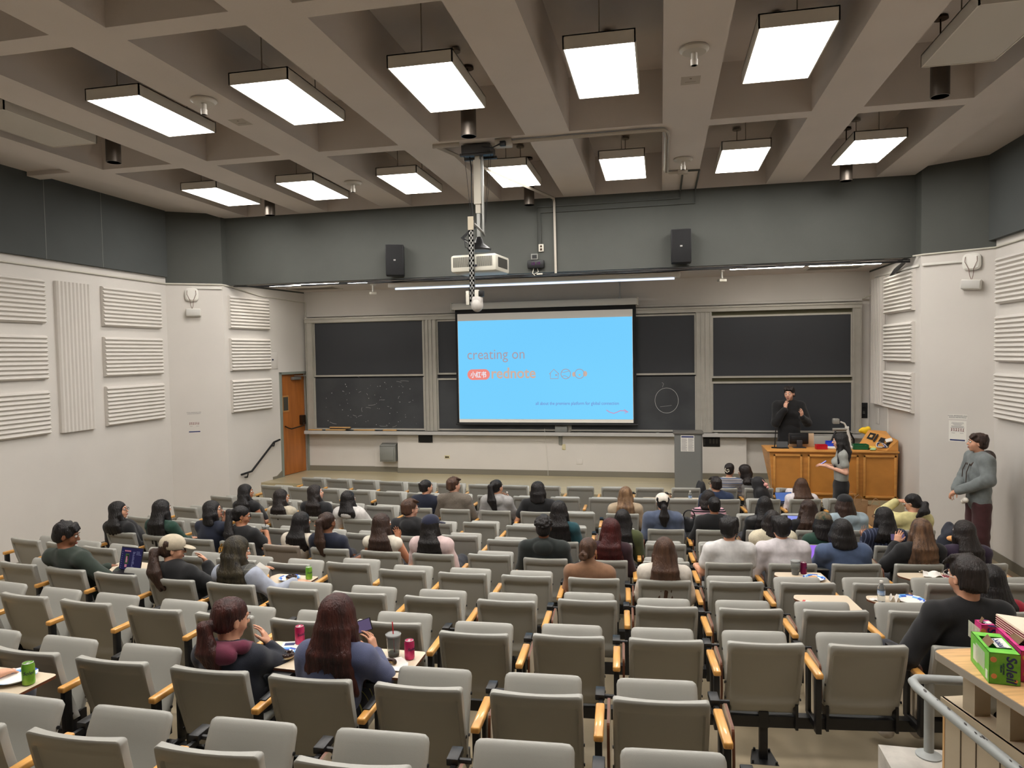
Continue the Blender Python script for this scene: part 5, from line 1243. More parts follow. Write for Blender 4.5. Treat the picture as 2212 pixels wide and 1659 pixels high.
person((6, 1.83), (-.07, .21, 1.17), 'person in a slate blue shirt with neck-length black hair, behind a purple laptop screen', 'bob', 'black', C_('slate_blue', (76, 92, 122), bump=.15), 'shirt', g='m', yaw=10, L=.14, puff=.018, s=.99, arms=(((-.26, .34, .62), (-.20, .47, .67), (.0, 1, .2), (0, 0, -1)), 'lap'), who='the one in a slate blue shirt')
person((6, 2.41), (.07, .14, 1.19), 'person with long brown-streaked hair photographing with a phone, black jacket', 'long', 'brown_streaked', black, 'tee', yaw=10, L=.40, puff=.016, arms=(((-.20, .26, .70), (-.05, .36, .88), (.25, .1, 1), (.4, .4, 0)), 'lap'), who='the one photographing with a phone')
person((6, 3.0), (-.10, .17, 1.16), 'person with long straight black hair in a dark purple top near the side wall', 'long', 'soft_black', C_('dark_purple', (46, 32, 54)), yaw=20, L=.38, puff=.014, who='the one in dark purple')
# --- fifth row
person((5, -2.98), (-.03, .17, 1.19), 'person in a black hoodie over a white T-shirt with short brown hair and glasses', 'short', 'brown', C_('black_fleece', (28, 28, 30)), 'hoodie', g='m', yaw=-40, puff=.016, sk='fair', s=.97, glasses=g_dark, who='the short-haired one in a black hoodie')
person((5, -1.16), (.0, .16, 1.22), 'person in a teal sweater with long straight black hair', 'long', 'black', C_('teal_knit', (28, 70, 78)), yaw=-30, L=.42, arms=('lap', 'rest'), who='the one in a teal sweater')
person((5, -.55), (.12, .17, 1.13), 'person in an olive jacket slipping off one shoulder, long black hair', 'long', 'black', C_('olive_twill', (74, 80, 46)), yaw=-14, L=.33, puff=.02, who='the one in an olive jacket')
person((5, 1.23), (.01, .20, 1.13), 'person in a fluffy cream jacket with black hair', 'bob', 'soft_black', C_('cream_sherpa', (212, 202, 176), bump=.9, bs=160), 'sherpa', yaw=-20, L=.15, puff=.035, who='the one in a fluffy cream jacket')
person((5, 1.82), (-.02, .21, 1.10), 'person in a dark green patterned hat and green sweater', 'bob', 'black', C_('hunter_knit', (28, 60, 48)), yaw=0, pitch=-6, L=.16, puff=.014, cap=C_('green_print', (28, 58, 46), var=.9, vs=30, col2=(120, 96, 70)), beanie=True, who='the one in a green patterned hat')
person((5, 2.50), (-.05, .21, 1.16), 'person in a navy pinstripe top with shoulder-length black hair, one hand raised', 'long', 'black', striped('pinstripe', [(0, (30, 36, 58)), (.86, (96, 104, 128))], 30, 0), 'shirt', yaw=24, pitch=-6, L=.27, puff=.012, glasses=g_dark, arms=(((-.22, .25, .66), (-.17, .42, .76), (.1, .1, 1), (0, -1, 0)), 'lap'), who='the one in navy pinstripes')
# --- fourth row
person((4, -5.83), (-.12, .11, 1.16), 'person in a sleeveless black top with long black hair and bare arm', 'long', 'black', black, yaw=-55, L=.36, sleeves='none', sk='tan', arms=('lap', 'rest'), who='the one with a bare arm by the side')
person((4, -5.25), (-.10, .13, 1.11), 'person in a beige top with dark shoulder-length hair', 'long', 'soft_black', C_('beige_blouse', (188, 178, 158)), yaw=-48, L=.29, who='the one in a beige blouse')
person((4, -4.66), (-.12, .13, 1.20), 'person in a black sweater with long black hair, face turned aside', 'long', 'soft_black', black2, yaw=-58, pitch=8, L=.38, puff=.018, sk='fair', who='the one looking up in a black sweater')
person((4, -4.07), (-.18, .11, 1.14), 'person in a white hoodie with black hair over the hood', 'long', 'black', C_('white_fleece', (204, 200, 196)), 'hoodie', yaw=-25, L=.24, puff=.022, who='the one in a white hoodie')
person((4, .05), (-.03, .18, 1.19), 'person in an off-white cap and blue-grey hoodie', 'lowpony', 'black', C_('blue_grey_fleece', (82, 92, 114)), 'hoodie', yaw=4, L=.26, puff=.03, cap=C_('offwhite_twill', (214, 206, 194), bump=.1), capback=True, who='the one in an off-white cap')
person((4, .64), (.02, .18, 1.16), 'person in a black sweatshirt with twisted-up black hair', 'claw', 'black', black, yaw=2, puff=.018, sk='tan', arms=('rest', 'lap'), who='the one with twisted-up hair')
person((4, 1.24), (.04, .20, 1.16), 'person in a black leather jacket with very long black hair', 'long', 'black', C_('black_leather', (24, 24, 26), rough=.4, bump=.1), yaw=0, L=.34, puff=.014, who='the one in black leather')
person((4, 1.83), (-.02, .21, 1.12), 'person in black with long tightly curled dark hair', 'curlylong', 'dark_brown', black, yaw=8, L=.32, who='the one with long curls')
person((4, 2.42), (-.16, .23, 1.17), 'person in a light blue hoodie and black beanie', 'bob', 'dark_brown', C_('light_blue_fleece', (152, 168, 176)), 'hoodie', yaw=10, L=.15, puff=.028, cap=C_('black_beanie', (18, 18, 20)), beanie=True, who='the one in a light blue hoodie')
person((4, 3.02), (.05, .20, 1.18), 'person in a pale yellow sweater with black hair tied back, one arm raised', 'lowpony', 'black', C_('pale_yellow', (206, 196, 140)), yaw=40, pitch=-16, L=.13, puff=.018, glasses=clear, arms=(((-.27, .34, .92), (-.10, .30, 1.07), (.8, -.1, .2), (0, 0, -1)), 'lap'), who='the one in pale yellow')
# --- third row
person((3, -3.50), (.08, .20, 1.16), 'person in a navy jacket with black hair tied up, hand forward', 'claw', 'black', navy, 'collar', yaw=-40, puff=.014, arms=('lap', ((.24, .28, .64), (.12, .44, .76), (-.1, .8, .3), (0, 0, -1))), who='the one in a navy jacket')
person((3, -2.92), (-.06, .18, 1.21), 'person in a speckled grey-brown fleece with short brown hair', 'short', 'brown', C_('speckled_fleece', (128, 118, 106), var=.45, vs=160, col2=(86, 78, 70)), 'collar', g='m', yaw=-40, puff=.016, sk='fair', s=.97, arms=('rest', 'rest'), who='the one in a speckled fleece')
person((3, -2.32), (-.01, .20, 1.19), 'person in a light grey hoodie with a black ponytail, drinking from a bottle', 'pony', 'black', C_('light_grey_fleece', (160, 158, 156)), 'hoodie', yaw=-30, L=.30, puff=.016, arms=('rest', ((.22, .30, .64), (.11, .42, .84), (-.5, .2, .5), (0, -.6, 0))), who='the one in a light grey hoodie')
person((3, -1.73), (.02, .16, 1.18), 'person in a black T-shirt with chin-length black hair and bare forearms', 'bob', 'black', black2, g='m', yaw=-45, L=.16, sleeves='short', s=.97, arms=(((-.30, .12, .60), (-.24, .34, .60), (.3, 1, 0), (0, 0, -1)), 'rest'), who='the one in a black T-shirt')
person((3, -.53), (.05, .20, 1.12), 'person in a tan jacket with long light brown hair spread over it', 'long', 'light_brown', C_('tan_twill', (172, 154, 130)), yaw=-20, L=.34, puff=.018, who='the one in a tan jacket')
person((3, .66), (-.02, .20, 1.08), 'person in a pink and black striped top', 'bob', 'soft_black', striped('pink_stripes', [(0, (206, 160, 172)), (.5, (30, 28, 32)), (.75, (206, 160, 172)), (.82, (36, 30, 36))], 12), yaw=10, L=.12, who='the one in pink and black stripes')
# --- second and front rows
person((2, .92), (-.10, .21, 1.08), 'person in a navy T-shirt with short black hair and glasses', 'short', 'soft_black', C_('ink_blue', (34, 48, 76)), g='m', yaw=25, sleeves='short', glasses=g_dark, arms=('rest', 'lap'), who='the one in a navy T-shirt up front')
person((2, 2.08), (.0, .20, 1.06), 'person in a white blouse with a dark brown bob', 'bob', 'brown', C_('white_blouse', (212, 204, 206), bump=.1), 'shirt', yaw=2, L=.20, puff=.018, who='the one in a white blouse')
person((1, .97), (.14, .19, 1.16), 'person in a patterned blue and white knit with a pale claw clip', 'claw', 'soft_black', striped('nordic_knit', [(0, (196, 188, 176)), (.15, (60, 74, 104)), (.3, (190, 182, 172)), (.42, (50, 56, 78)), (.6, (186, 176, 160)), (.72, (84, 98, 128))], 14), yaw=-30, clip=C_('cream_clip', (206, 198, 180), bump=0), who='the one in a patterned knit')
person((1, 1.53), (-.18, .22, 1.13), 'person in a light grey hoodie wearing a black backpack, leaning to the neighbour', 'long', 'soft_black', MATS['cloth_light_grey_fleece'], 'tee', yaw=62, pitch=-8, roll=-14, L=.18, puff=.016, sk='fair', who='the one wearing a backpack')
bp = Field(); bp.cone((.08, -.02, .62), (.02, .02, .86), .13, .11, .03, (1, .7, 1)); bp.cone((.06, -.08, .60), (.03, -.07, .72), .09, .08, .02, (1, .6, 1)); bp.cone((-.08, .06, .92), (-.06, .26, .80), .018, .018, .01); bp.cone((.10, .06, .92), (.14, .24, .80), .018, .018, .01)
V, Q = bp.surface(.012, 1, folds(.004, 9)); bo = link('backpack', mesh_np('backpack', V, Q, C_('black_nylon', (24, 24, 27), rough=.6))); bo.matrix_world = at(1.50, seat_pos(1, 1.53)[1]+.0, -3.0, seat_pos(1, 1.53)[3]); tag(bo, 'black backpack with a pink plush charm worn by the person in the front row', 'backpack')
b = MB(); b.sphere((.10, -.12, .86), .035, scale=(1, .8, .9)); b.sphere((.125, -.13, .82), .022); b.tube([(.06, -.06, .93), (.09, -.11, .89)], .005, 5); b.build('plush_charm', mat('pink_plush', (220, 160, 150), .9), bo)

# --- standing people
def stand(Hh, g, s, arms, sep=.10):
    p = Pose(); p.head = np.array([0, .02, Hh-.122*s]); p.neck = np.array([0, -.01, Hh-.225*s-.045]); p.hip = np.array([0, 0, .54*Hh]); p.waist = np.array([0, 0, .62*Hh]); p.chest = np.array([0, 0, .73*Hh])
    w = (.160 if g == 'f' else .190)*s; p.sh = [p.neck+np.array([sx*w, 0, -.06*s]) for sx in (-1, 1)]
    p.hips = [np.array([sx*.09, 0, .50*Hh]) for sx in (-1, 1)]; p.knee = [np.array([sx*sep, .01, .28*Hh]) for sx in (-1, 1)]; p.ank = [np.array([sx*sep, -.02, .10]) for sx in (-1, 1)]; p.toe = [np.array([sx*(sep+.03), .14, .043]) for sx in (-1, 1)]
    p.elb = [np.array(a[0]) for a in arms]; p.wri = [np.array(a[1]) for a in arms]; p.hd = [np.array(a[2], float) for a in arms]; p.hn = [np.array(a[3], float) for a in arms]; return p
def standing(loc, rz, Hh, g, s, arms, label, style, hr, sk, topm, kind, puff, sleeves, bot, yaw, pitch, L=.3, **ex):
    p = stand(Hh, g, s, arms); Rh = Rz(radians(yaw)) @ Rx(radians(pitch))
    return figure('person', p, s, g, sk, hr, style, L, Rh, topm, kind, puff, sleeves, bot, .0095, 77, ex, loc, radians(rz), label)
standing((2.235, 13.28, -2.45), 184, 1.785, 'm', 1.05, (((-.29, .08, 1.15), (-.15, .27, 1.26), (.15, .35, .8), (.5, -.6, .2)), ((.25, .10, 1.15), (.11, .19, 1.40), (-.15, -.02, 1), (-.7, -.5, 0))),
         'person presenting in a long black coat, one hand at the mouth', 'short', 'soft_black', 'fair', C_('black_coat', (15, 15, 17), bump=.15), 'shirt', .022, 'long', C_('charcoal_trousers', (46, 44, 48)), -28, -4)
cf = Field(); cf.cone((0, 0, 1.08), (0, 0, .80), .185, .205, .03, (1, .68, 1)); V, Q = cf.surface(.0095, 1, folds(.005, 8)); cf_o = link('coat_skirt', mesh_np('coat_skirt', V, Q, MATS['cloth_black_coat']), [o for o in bpy.data.objects if o.name.startswith('person')][-1])
standing((2.69, 11.5, -3.0), 82, 1.71, 'f', 1.0, (((-.21, -.05, 1.13), (-.10, .22, 1.21), (.25, 1, .12), (.2, 0, -1)), ((.20, -.05, 1.13), (.08, .22, 1.20), (-.2, 1, .15), (-.2, 0, -1))),
         'person standing in a pale grey T-shirt and long black skirt, holding a phone', 'long', 'black', 'fair', C_('pale_grey_jersey', (150, 152, 146), bump=.1), 'tee', .004, 'short', C_('black_skirt', (16, 16, 18)), 0, -6, .36, skirt=True, crop=True, curl=.8)
standing((4.06, 10.2, -3.0), 92, 1.86, 'm', 1.04, (((-.30, .02, 1.30), (-.03, .26, 1.10), (.5, .6, -.4), (0, -.2, -1)), ((.30, .02, 1.30), (.05, .26, 1.10), (-.4, .6, -.5), (0, -.2, -1))),
         'person standing by the side wall in a grey hooded jacket and wide maroon trousers', 'mop', 'dark_brown', 'light', C_('grey_canvas', (112, 118, 118), bump=.25), 'tee', .030, 'long', C_('maroon_canvas', (66, 34, 36), bump=.25), -14, 4, wide=.035, curl=.9)
pm = [o for o in bpy.data.objects if o.name.startswith('person')][-1]
hf = Field(); hf.cone((-.09, -.05, 1.585), (.09, -.05, 1.585), .045, .045, .03); hf.ell((0, -.115, 1.555), (.115, .07, .085), None, .03); hf.cone((-.09, -.04, 1.58), (-.05, .11, 1.45), .04, .022, .02); hf.cone((.09, -.04, 1.58), (.05, .11, 1.45), .04, .022, .02); V, Q = hf.surface(.0095, 1, folds(.004, 2)); link('hood', mesh_np('hood', V, Q, C_('brown_lining', (62, 48, 40))), pm)
b = MB(); b.tube([(-.05, .13, 1.47), (-.055, .17, 1.36), (-.05, .175, 1.22)], .006, 6); b.tube([(.05, .13, 1.47), (.055, .17, 1.38), (.06, .175, 1.28)], .006, 6); b.build('drawstring', MATS['cloth_brown_lining'], pm)
b = MB(); b.sphere((-.10, .20, 1.00), .045, scale=(1.1, .8, .8)); b.sphere((-.06, .21, .975), .03); b.build('pompom', mat('white_fluff', (222, 216, 206), .95), pm)
# ================================================================== STAGE FURNITURE
m_desk = mat('oak_console', (196, 138, 70), .38, var=.14, vs=3, stretch=(1.5, 1.5, 6)); m_desk2 = mat('oak_console_panel', (186, 126, 58), .4, var=.12, vs=4)
t = thing('lectern_console', 'wide honey-oak presenter console with three framed panels on the stage', 'console', (0, 0, -2.45))
b = MB(); b.add([(1.80, 12.19, 0), (3.68, 12.19, 0), (3.68, 12.80, 0), (1.86, 12.80, 0), (1.74, 12.17, .79), (3.69, 12.17, .79), (3.69, 12.80, .79), (1.70, 12.80, .79)], [(0,3,2,1), (4,5,6,7), (0,1,5,4), (1,2,6,5), (2,3,7,6), (3,0,4,7)]); b.build('body', m_desk, t)
b = MB(); b.rbox(1.70, 3.70, 12.13, 12.82, .765, .795, .008); b.build('top', m_desk, t)
b = MB(); b.box(1.80, 3.70, 12.20, 12.24, 0, .05); b.build('plinth', m_desk, t)
for x0, x1, z0 in ((1.80, 2.25, .07), (2.33, 3.10, .07), (3.17, 3.66, .04)):
    b = MB(); z1 = .73; w = .035; y0, y1 = 12.135, 12.175
    b.rbox(x0, x1, y0, y1, z1-w, z1, .005); b.rbox(x0, x1, y0, y1, z0, z0+w, .005); b.rbox(x0, x0+w, y0, y1, z0, z1, .005); b.rbox(x1-w, x1, y0, y1, z0, z1, .005); f_ = b.build('panel_frame', m_desk, t)
    b = MB(); b.box(x0+w, x1-w, 12.155, 12.175, z0+w, z1-w); b.build('panel', m_desk2, f_)
b = MB(); b.add([(3.20, 12.52, .86), (3.42, 12.80, 1.07), (3.69, 12.52, .98), (3.52, 12.17, .80), (3.69, 12.17, .80), (3.69, 12.17, .97), (3.69, 12.80, 1.05), (3.20, 12.52, .79), (3.42, 12.80, .79), (3.69, 12.80, .79)],
    [(0, 3, 2), (0, 2, 1), (3, 4, 5, 2), (1, 2, 6), (2, 5, 4, 9, 6), (0, 1, 8, 7), (0, 7, 3), (1, 6, 9, 8), (3, 7, 8, 9, 4)]); b.build('tilted_wing', m_desk, t)
P0 = np.array([3.20, 12.52, .86]); PU = np.array([3.42, 12.80, 1.07])-P0; PV = np.array([3.52, 12.17, .80])-P0; PN = unit(np.cross(PV, PU))
def onp(u, v, e=.004): return P0+PU*u+PV*v+PN*e*(1 if PN[2] > 0 else -1)
def pq(b, u0, u1, v0, v1, m=0, e=.004): b.add([onp(u0, v0, e), onp(u1, v0, e), onp(u1, v1, e), onp(u0, v1, e)], [(0, 1, 2, 3)], m)
b = MB(); pq(b, .45, .85, .12, .34); pq(b, .35, .85, .38, .44); pq(b, .40, .70, .56, .74); pq(b, .2, .6, .85, .97); pq(b, .55, .72, .18, .28, 1, .006); b.build('control_plate', [m_black, m_er], t)
t = thing('monitor', 'black monitor seen from behind on the wooden console', 'monitor', (2.26, 12.50, -1.655), radians(4))
b = MB(); b.rbox(-.155, .155, -.01, .03, .06, .245, .012); b.rbox(-.13, .13, -.03, -.01, .09, .20, .01); b.build('housing', m_black, t)
b = MB(); b.rbox(-.045, .045, -.06, -.03, .0, .13, .008); b.rbox(-.10, .10, -.09, .06, 0, .012, .006); b.build('stand', mat('dark_grey_plastic', (48, 48, 52), .45), t)
b = MB(); b.rbox(0, .40, 0, .012, 0, .23, .004); o = b.build('book_rest', mat('pale_wood_board', (196, 170, 140), .5)); o.matrix_world = at(2.12, 12.60, -1.655, .03); tag(o, 'pale wooden board leaning behind the black monitor on the console', 'board')
t = thing('touch_panel', 'small black touch panel tilted on the console left of the monitor', 'panel', (1.98, 12.40, -1.655), 0)
b = MB(); b.add([(-.09, -.03, .02), (.09, -.03, .02), (.09, .03, .11), (-.09, .03, .11), (-.09, -.01, .015), (.09, -.01, .015), (.09, .05, .10), (-.09, .05, .10)], [(0,1,2,3), (4,7,6,5), (0,4,5,1), (1,5,6,2), (2,6,7,3), (3,7,4,0)]); b.build('display', m_black, t)
b = MB(); b.rbox(-.10, .10, -.05, .05, 0, .015, .005); b.build('base', m_black, t)
t = thing('microphone_stand', 'thin black gooseneck microphone on the console corner', 'microphone', (1.86, 12.42, -1.655)); b = MB(); b.lathe([(.05, 0), (.05, .015), (0, .018)], 16); b.build('base', m_black, t)
b = MB(); b.tube([(0, 0, .01), (.01, 0, .15), (.02, 0, .30)], .008, 8); b.tube([(.02, 0, .30), (.022, 0, .34)], .014, 8); b.build('gooseneck', m_black, t)
def bin_(x, y, w, d, h_, m, lab, rz=0):
    b = MB(); t_ = .006; b.box(-w, w, -d, -d+t_, 0, h_*.8); b.box(-w, w, d-t_, d, 0, h_); b.box(-w, -w+t_, -d, d, 0, h_); b.box(w-t_, w, -d, d, 0, h_); b.box(-w, w, -d, d, 0, t_); b.rbox(-w-.006, w+.006, -d-.006, -d+.003, h_*.7, h_*.8, .003)
    o = b.build('parts_bin', m); o.location = (x, y, -1.655); o.rotation_euler[2] = rz; return tag(o, lab, 'bin', 'coloured plastic bins on the console')
bin_(2.58, 12.35, .085, .06, .075, mat('red_plastic', (190, 28, 40), .35), 'red plastic bin on the console beside the black monitor', .05)
bin_(2.78, 12.62, .075, .06, .10, mat('blue_plastic', (36, 66, 190), .35), 'blue plastic bin on the console behind the standing woman', -.1)
bin_(3.18, 12.38, .115, .07, .085, mat('green_plastic', (26, 96, 58), .35), 'green plastic bin on the console beside the document camera')
b = MB(); b.rbox(-.14, .14, -.10, .10, 0, .02, .005); o = b.build('paper_stack', m_paper); o.location = (2.78, 12.48, -1.655); tag(o, 'white papers on the console under the blue bin', 'papers')
t = thing('document_camera', 'white document camera with folding arm on the console', 'document camera', (3.04, 12.42, -1.655), 0)
m_dc = mat('camera_light_grey', (206, 204, 198), .35)
b = MB(); b.rbox(-.03, .04, -.05, .05, 0, .05, .01); b.build('base', m_dc, t)
b = MB(); b.tube([(.01, 0, .04), (-.01, 0, .18), (-.045, 0, .34)], .022, 12); b.rbox(-.08, -.02, -.02, .02, .33, .37, .008); b.tube([(-.06, 0, .36), (-.09, 0, .42), (-.15, 0, .445)], .014, 10); b.build('arm', m_dc, t)
b = MB(); b.rbox(-.27, -.17, -.04, .05, .41, .50, .012); b.build('camera_head', mat('camera_grey', (150, 148, 142), .35, metal=.3), t)
b = MB(); b.tube([(-.27, 0, .32), (-.04, 0, .325)], .022, 12); b.build('light_bar', mat('camera_grey', (150, 148, 142)), t)
def blob(name, lab, cat, c, r, m, seed=1, n=5, h=.008, amp=.01, flat=1.0):
    rr = random.Random(seed); F = Field()
    for i in range(n): F.ell((c[0]+rr.uniform(-.6, .6)*r[0], c[1]+rr.uniform(-.6, .6)*r[1], c[2]+rr.uniform(-.3, .6)*r[2]), (r[0]*.65, r[1]*.65, r[2]*.65*flat), None, .02)
    V, Q = F.surface(h, 1, folds(amp, seed)); V[:, 2] = np.maximum(V[:, 2], c[2]-r[2]*.9); return tag(link(name, mesh_np(name, V, Q, m)), lab, cat)
m_yel = mat('yellow_cloth', (236, 196, 40), .8, var=.1, vs=20)
blob('cloth', 'bright yellow cloth heaped at the top of the console wing', 'cloth', (3.38, 12.84, -1.40), (.085, .05, .09), m_yel, 3, amp=.014)
blob('cloth', 'folded yellow cloth on the console beside the green bin', 'cloth', (3.40, 12.36, -1.635), (.11, .06, .03), mat('pale_yellow_cloth', (226, 190, 90), .8, var=.15, vs=20), 5, amp=.01)
blob('cloth', 'small pale green rag on the console beside the green bin', 'cloth', (3.33, 12.25, -1.645), (.06, .04, .02), mat('pale_green_cloth', (150, 184, 140), .8, var=.2, vs=20), 6, amp=.01)
b = MB()
for k in range(5): b.tube([(3.46+.06*cos(a+k)+.012*k, 12.28+.05*sin(a*1.0+k*.7), -1.60+.07*max(0, sin(a*.9+k))) for a in np.linspace(0, 5.5, 14)], .0055, 6, mat=k % 3)
tag(b.build('cable_tangle', [m_white, m_black, mat('blue_cable', (40, 60, 150), .5)]), 'tangle of white, black and blue cables on the console wing', 'cables')
b = MB(); b.rbox(-.05, .05, -.04, .04, -.012, .012, .006); o = b.build('power_adapter', m_white); o.matrix_world = Matrix.Translation((3.60, 12.33, -1.50)) @ Matrix.Rotation(.5, 4, 'X') @ Matrix.Rotation(-.35, 4, 'Y'); tag(o, 'white square power adapter on the tilted console wing', 'adapter')
t = thing('mesh_chair', 'black mesh office chair behind the console beside the document camera', 'chair', (3.10, 13.15, -2.45), radians(200))
b = MB()
for k in range(9): b.tube([(-.20*sqrt(max(0, 1-(k/9)**3)), -.02, .62+.045*k), (0, -.06, .62+.045*k), (.20*sqrt(max(0, 1-(k/9)**3)), -.02, .62+.045*k)], .010, 6)
b.tube([(-.21, 0, .58), (-.21, 0, .85), (-.12, -.02, 1.02), (.12, -.02, 1.02), (.21, 0, .85), (.21, 0, .58)], .016, 8, closed=True); b.build('backrest', m_black, t)
b = MB(); b.rbox(-.23, .23, .02, .46, .43, .50, .03); b.build('seat', m_black, t); b = MB(); b.cyl((0, .22, .1), (0, .22, .44), .03, 10)
for k in range(5): b.tube([(0, .22, .10), (.27*cos(k*1.257), .22+.27*sin(k*1.257), .06)], .02, 6)
b.build('pedestal', m_black, t)
t = thing('storage_chair', 'grey plastic chair back behind the monitor on the stage', 'chair', (2.70, 13.10, -2.45), radians(180)); b = MB(); b.rbox(-.22, .22, -.03, .0, .60, .92, .02); b.build('backrest', m_seat, t)
b = MB(); b.rbox(-.21, .21, .0, .40, .42, .46, .015); b.build('seat', m_seat, t)
for sx in (-1, 1):
    for y in (.03, .36): b = MB(); b.cyl((sx*.18, y, 0), (sx*.18, y, .43), .012, 8); b.build('leg', m_steel, t)
# podium
t = thing('podium', 'plain grey podium with a printed notice on its front beside the chalkboards', 'podium', (.455, 12.70, -2.45))
b = MB(); b.box(-.225, .225, 0, .34, 0, .985); b.box(.225, .25, .02, .34, 0, .985); b.build('body', mat('podium_grey', (112, 113, 110), .55, bump=.05), t)
b = MB(); b.rbox(-.25, .27, -.02, .38, .985, 1.02, .006); b.build('top', mat('podium_top', (96, 92, 86), .5), t)
t2 = thing('paper_notice', 'printed notice sheet taped to the front of the grey podium', 'notice', (.45, 12.698, -1.77))
b = MB(); b.box(-.115, .115, -.002, 0, 0, .285); b.build('sheet', m_paper, t2); b = MB(); b.box(-.105, .105, -.003, -.002, .245, .272)
for c in (-1, 1):
    for k in range(26): b.box(c*.056-.048, c*.056+.048-(.02 if k % 5 == 4 else 0), -.0028, -.002, .008+k*.0088, .0115+k*.0088, 1)
b.build('print', [mat('navy_print', (36, 48, 96)), mat('grey_print', (110, 108, 112))], t2)

# ================================================================== NEAR COUNTER, RAIL, CURB
m_curb = mat('painted_curb', (176, 172, 164), .7, var=.18, vs=9, bump=.15, bs=60)
b = MB(); b.box(1.0, 2.6, 3.38, 3.56, -2.5, -1.89); b.box(1.0, 1.14, -1.0, 3.38, -2.5, -1.89); b.box(1.14, 2.6, -1.0, 3.38, -2.5, -1.96)
struct(b.build('trim_2', m_curb))
t = thing('guard_rail', 'grey painted pipe railing with chipped paint at the end of the seat rows', 'railing', (0, 0, 0))
m_rail = mat('grey_rail_paint', (150, 154, 152), .45, var=.06, vs=10)
b = MB(); b.tube([(1.46, 3.515, -1.53), (1.20, 3.50, -1.53), (1.145, 3.495, -1.53), (1.120, 3.47, -1.532), (1.118, 3.42, -1.533), (1.14, 3.30, -1.533), (1.195, 3.05, -1.533), (1.246, 2.815, -1.533), (1.33, 2.4, -1.533), (1.42, 1.9, -1.533)], .021, 16); b.build('handrail', m_rail, t)
b = MB(); b.cyl((1.199, 3.50, -1.89), (1.199, 3.50, -1.54), .021, 16); b.build('post', m_rail, t)
b = MB(); b.lathe([(.055, 0), (.055, .006), (.024, .022), (0, .024)], 24, (1.199, 3.50, -1.89)); b.build('flange', m_rail, t)
rr = random.Random(5); b = MB()
for k in range(11):
    q = rr.random(); y = 3.36-.62*q; x = 1.127+(3.36-y)*.215; b.sphere((x-.003+rr.uniform(-.006, .006), y, -1.5125), .004+.006*rr.random(), scale=(.6, 1.8, .25), n=7, m=5)
b.build('paint_chips', mat('bare_dark_metal', (52, 48, 46), .5), t)
m_ct = mat('counter_oak', (206, 164, 112), .4, var=.22, vs=4, stretch=(1.2, 14, 1)); m_cedge = mat('counter_edge_grey', (150, 142, 130), .7); m_bth = mat('booth_beige_board', (176, 162, 138), .7, var=.06, vs=2)
CM = frame((1.138, 3.282, -1.34), (.961, .277, 0))   # local x along the far edge, local -y towards the camera
t = thing_m('counter', 'worn oak counter top on beige boards at the lower right corner', 'counter', CM)
b = MB(); pl = rpoly([(0, 0), (1.3, 0), (1.3, -1.5), (0, -1.5)], .03); b.prism(pl, 0, .036, 0); b.prism([(x*1.0-.002, y+.002*(1 if y > -.5 else -1)) for x, y in pl], .002, .034, 1); b.build('worktop', [m_ct, m_cedge], t)
for y in (-.07, -.26, -.50, -.75): b = MB(); b.box(.11, .18, y-.035, y+.035, -.21, 0); b.build('support', m_bth, t)
b = MB(); b.box(.09, .19, -1.5, .07, -.225, -.208); b.box(.085, .10, -1.5, .07, -.25, -.208); b.build('ledge', m_bth, t)
b = MB(); b.box(.10, .14, -1.5, .06, -.66, -.225)
for y in (-.04, -.13, -.26, -.40, -.54): b.box(.097, .10, y-.002, y+.002, -.66, -.225, 1)
b.build('board_panel', [m_bth, mat('board_gap', (90, 78, 62), .8)], t)
b = MB(); b.box(.098, .135, .06, .072, -.66, -.23); b.build('edge_post', m_ct, t)
def bend(o, R_):
    for v in o.data.vertices: x, y, z = v.co; a = x/R_; v.co = ((R_+z)*sin(a), y, (R_+z)*cos(a)-R_)
    o.data.update()
def can(pos, m, lab, scale=1.0, textcol=None, rz=0.0, grp='drink cans on the tablets'):
    t = thing('drink_can', lab, 'can', pos, rz, grp); s = scale
    b = MB(); R_ = .0315*s; b.lathe([(R_*.8, 0), (R_*.95, .004*s), (R_, .012*s), (R_, .102*s), (R_*.90, .112*s), (R_*.86, .117*s)], 32); b.build('body', m, t)
    b = MB(); b.lathe([(R_*.86, .115*s), (R_*.87, .119*s), (R_*.82, .120*s), (R_*.80, .115*s), (0, .115*s)], 32); b.rbox(-.007*s, .007*s, -.012*s, .012*s, .115*s, .119*s, .002); b.build('lid', mat('can_aluminium', (190, 190, 190), .3, metal=.6), t)
    tx = lettering('Soleil', .026*s, textcol or mat('can_navy_text', (24, 30, 66), .4), t, Matrix(), shear=.25); bend(tx, R_)
    w = tx.dimensions.x if tx.dimensions.x else .06*s; tx.matrix_local = Matrix.Translation((0, -R_-.0008, .068*s)) @ UP @ Matrix.Translation((-.0, 0, 0)); 
    for v in tx.data.vertices: pass
    return t
m_green = mat('can_green', (98, 168, 46), .28, metal=.35, var=.35, vs=14, col2=(150, 190, 70)); m_pink = mat('can_magenta', (176, 30, 80), .28, metal=.35, var=.35, vs=14, col2=(214, 70, 120)); m_dpink = mat('can_dark_magenta', (120, 22, 70), .3, metal=.4)
def tab(seat, lx, ly, dz=0.0):
    r, X = seat; x, y, z, rz = seat_pos(r, X); return (x+lx*cos(rz)-ly*sin(rz), y+lx*sin(rz)+ly*cos(rz), z+.6695+dz)
can((-1.43, 3.77, -1.745), m_pink, 'pink drink can on the tablet beside the red-straw cup', .92)
can((-2.17, 3.86, -1.745), m_pink, 'pink drink can almost hidden behind long red hair', .92)
can((-3.11, 2.875, -1.610), m_green, 'green drink can on the tablet at the lower left', .92)
can(tab((8, -3.54), .40, .58), m_green, 'green drink can next to the plate of the plaid-vested person', .92)
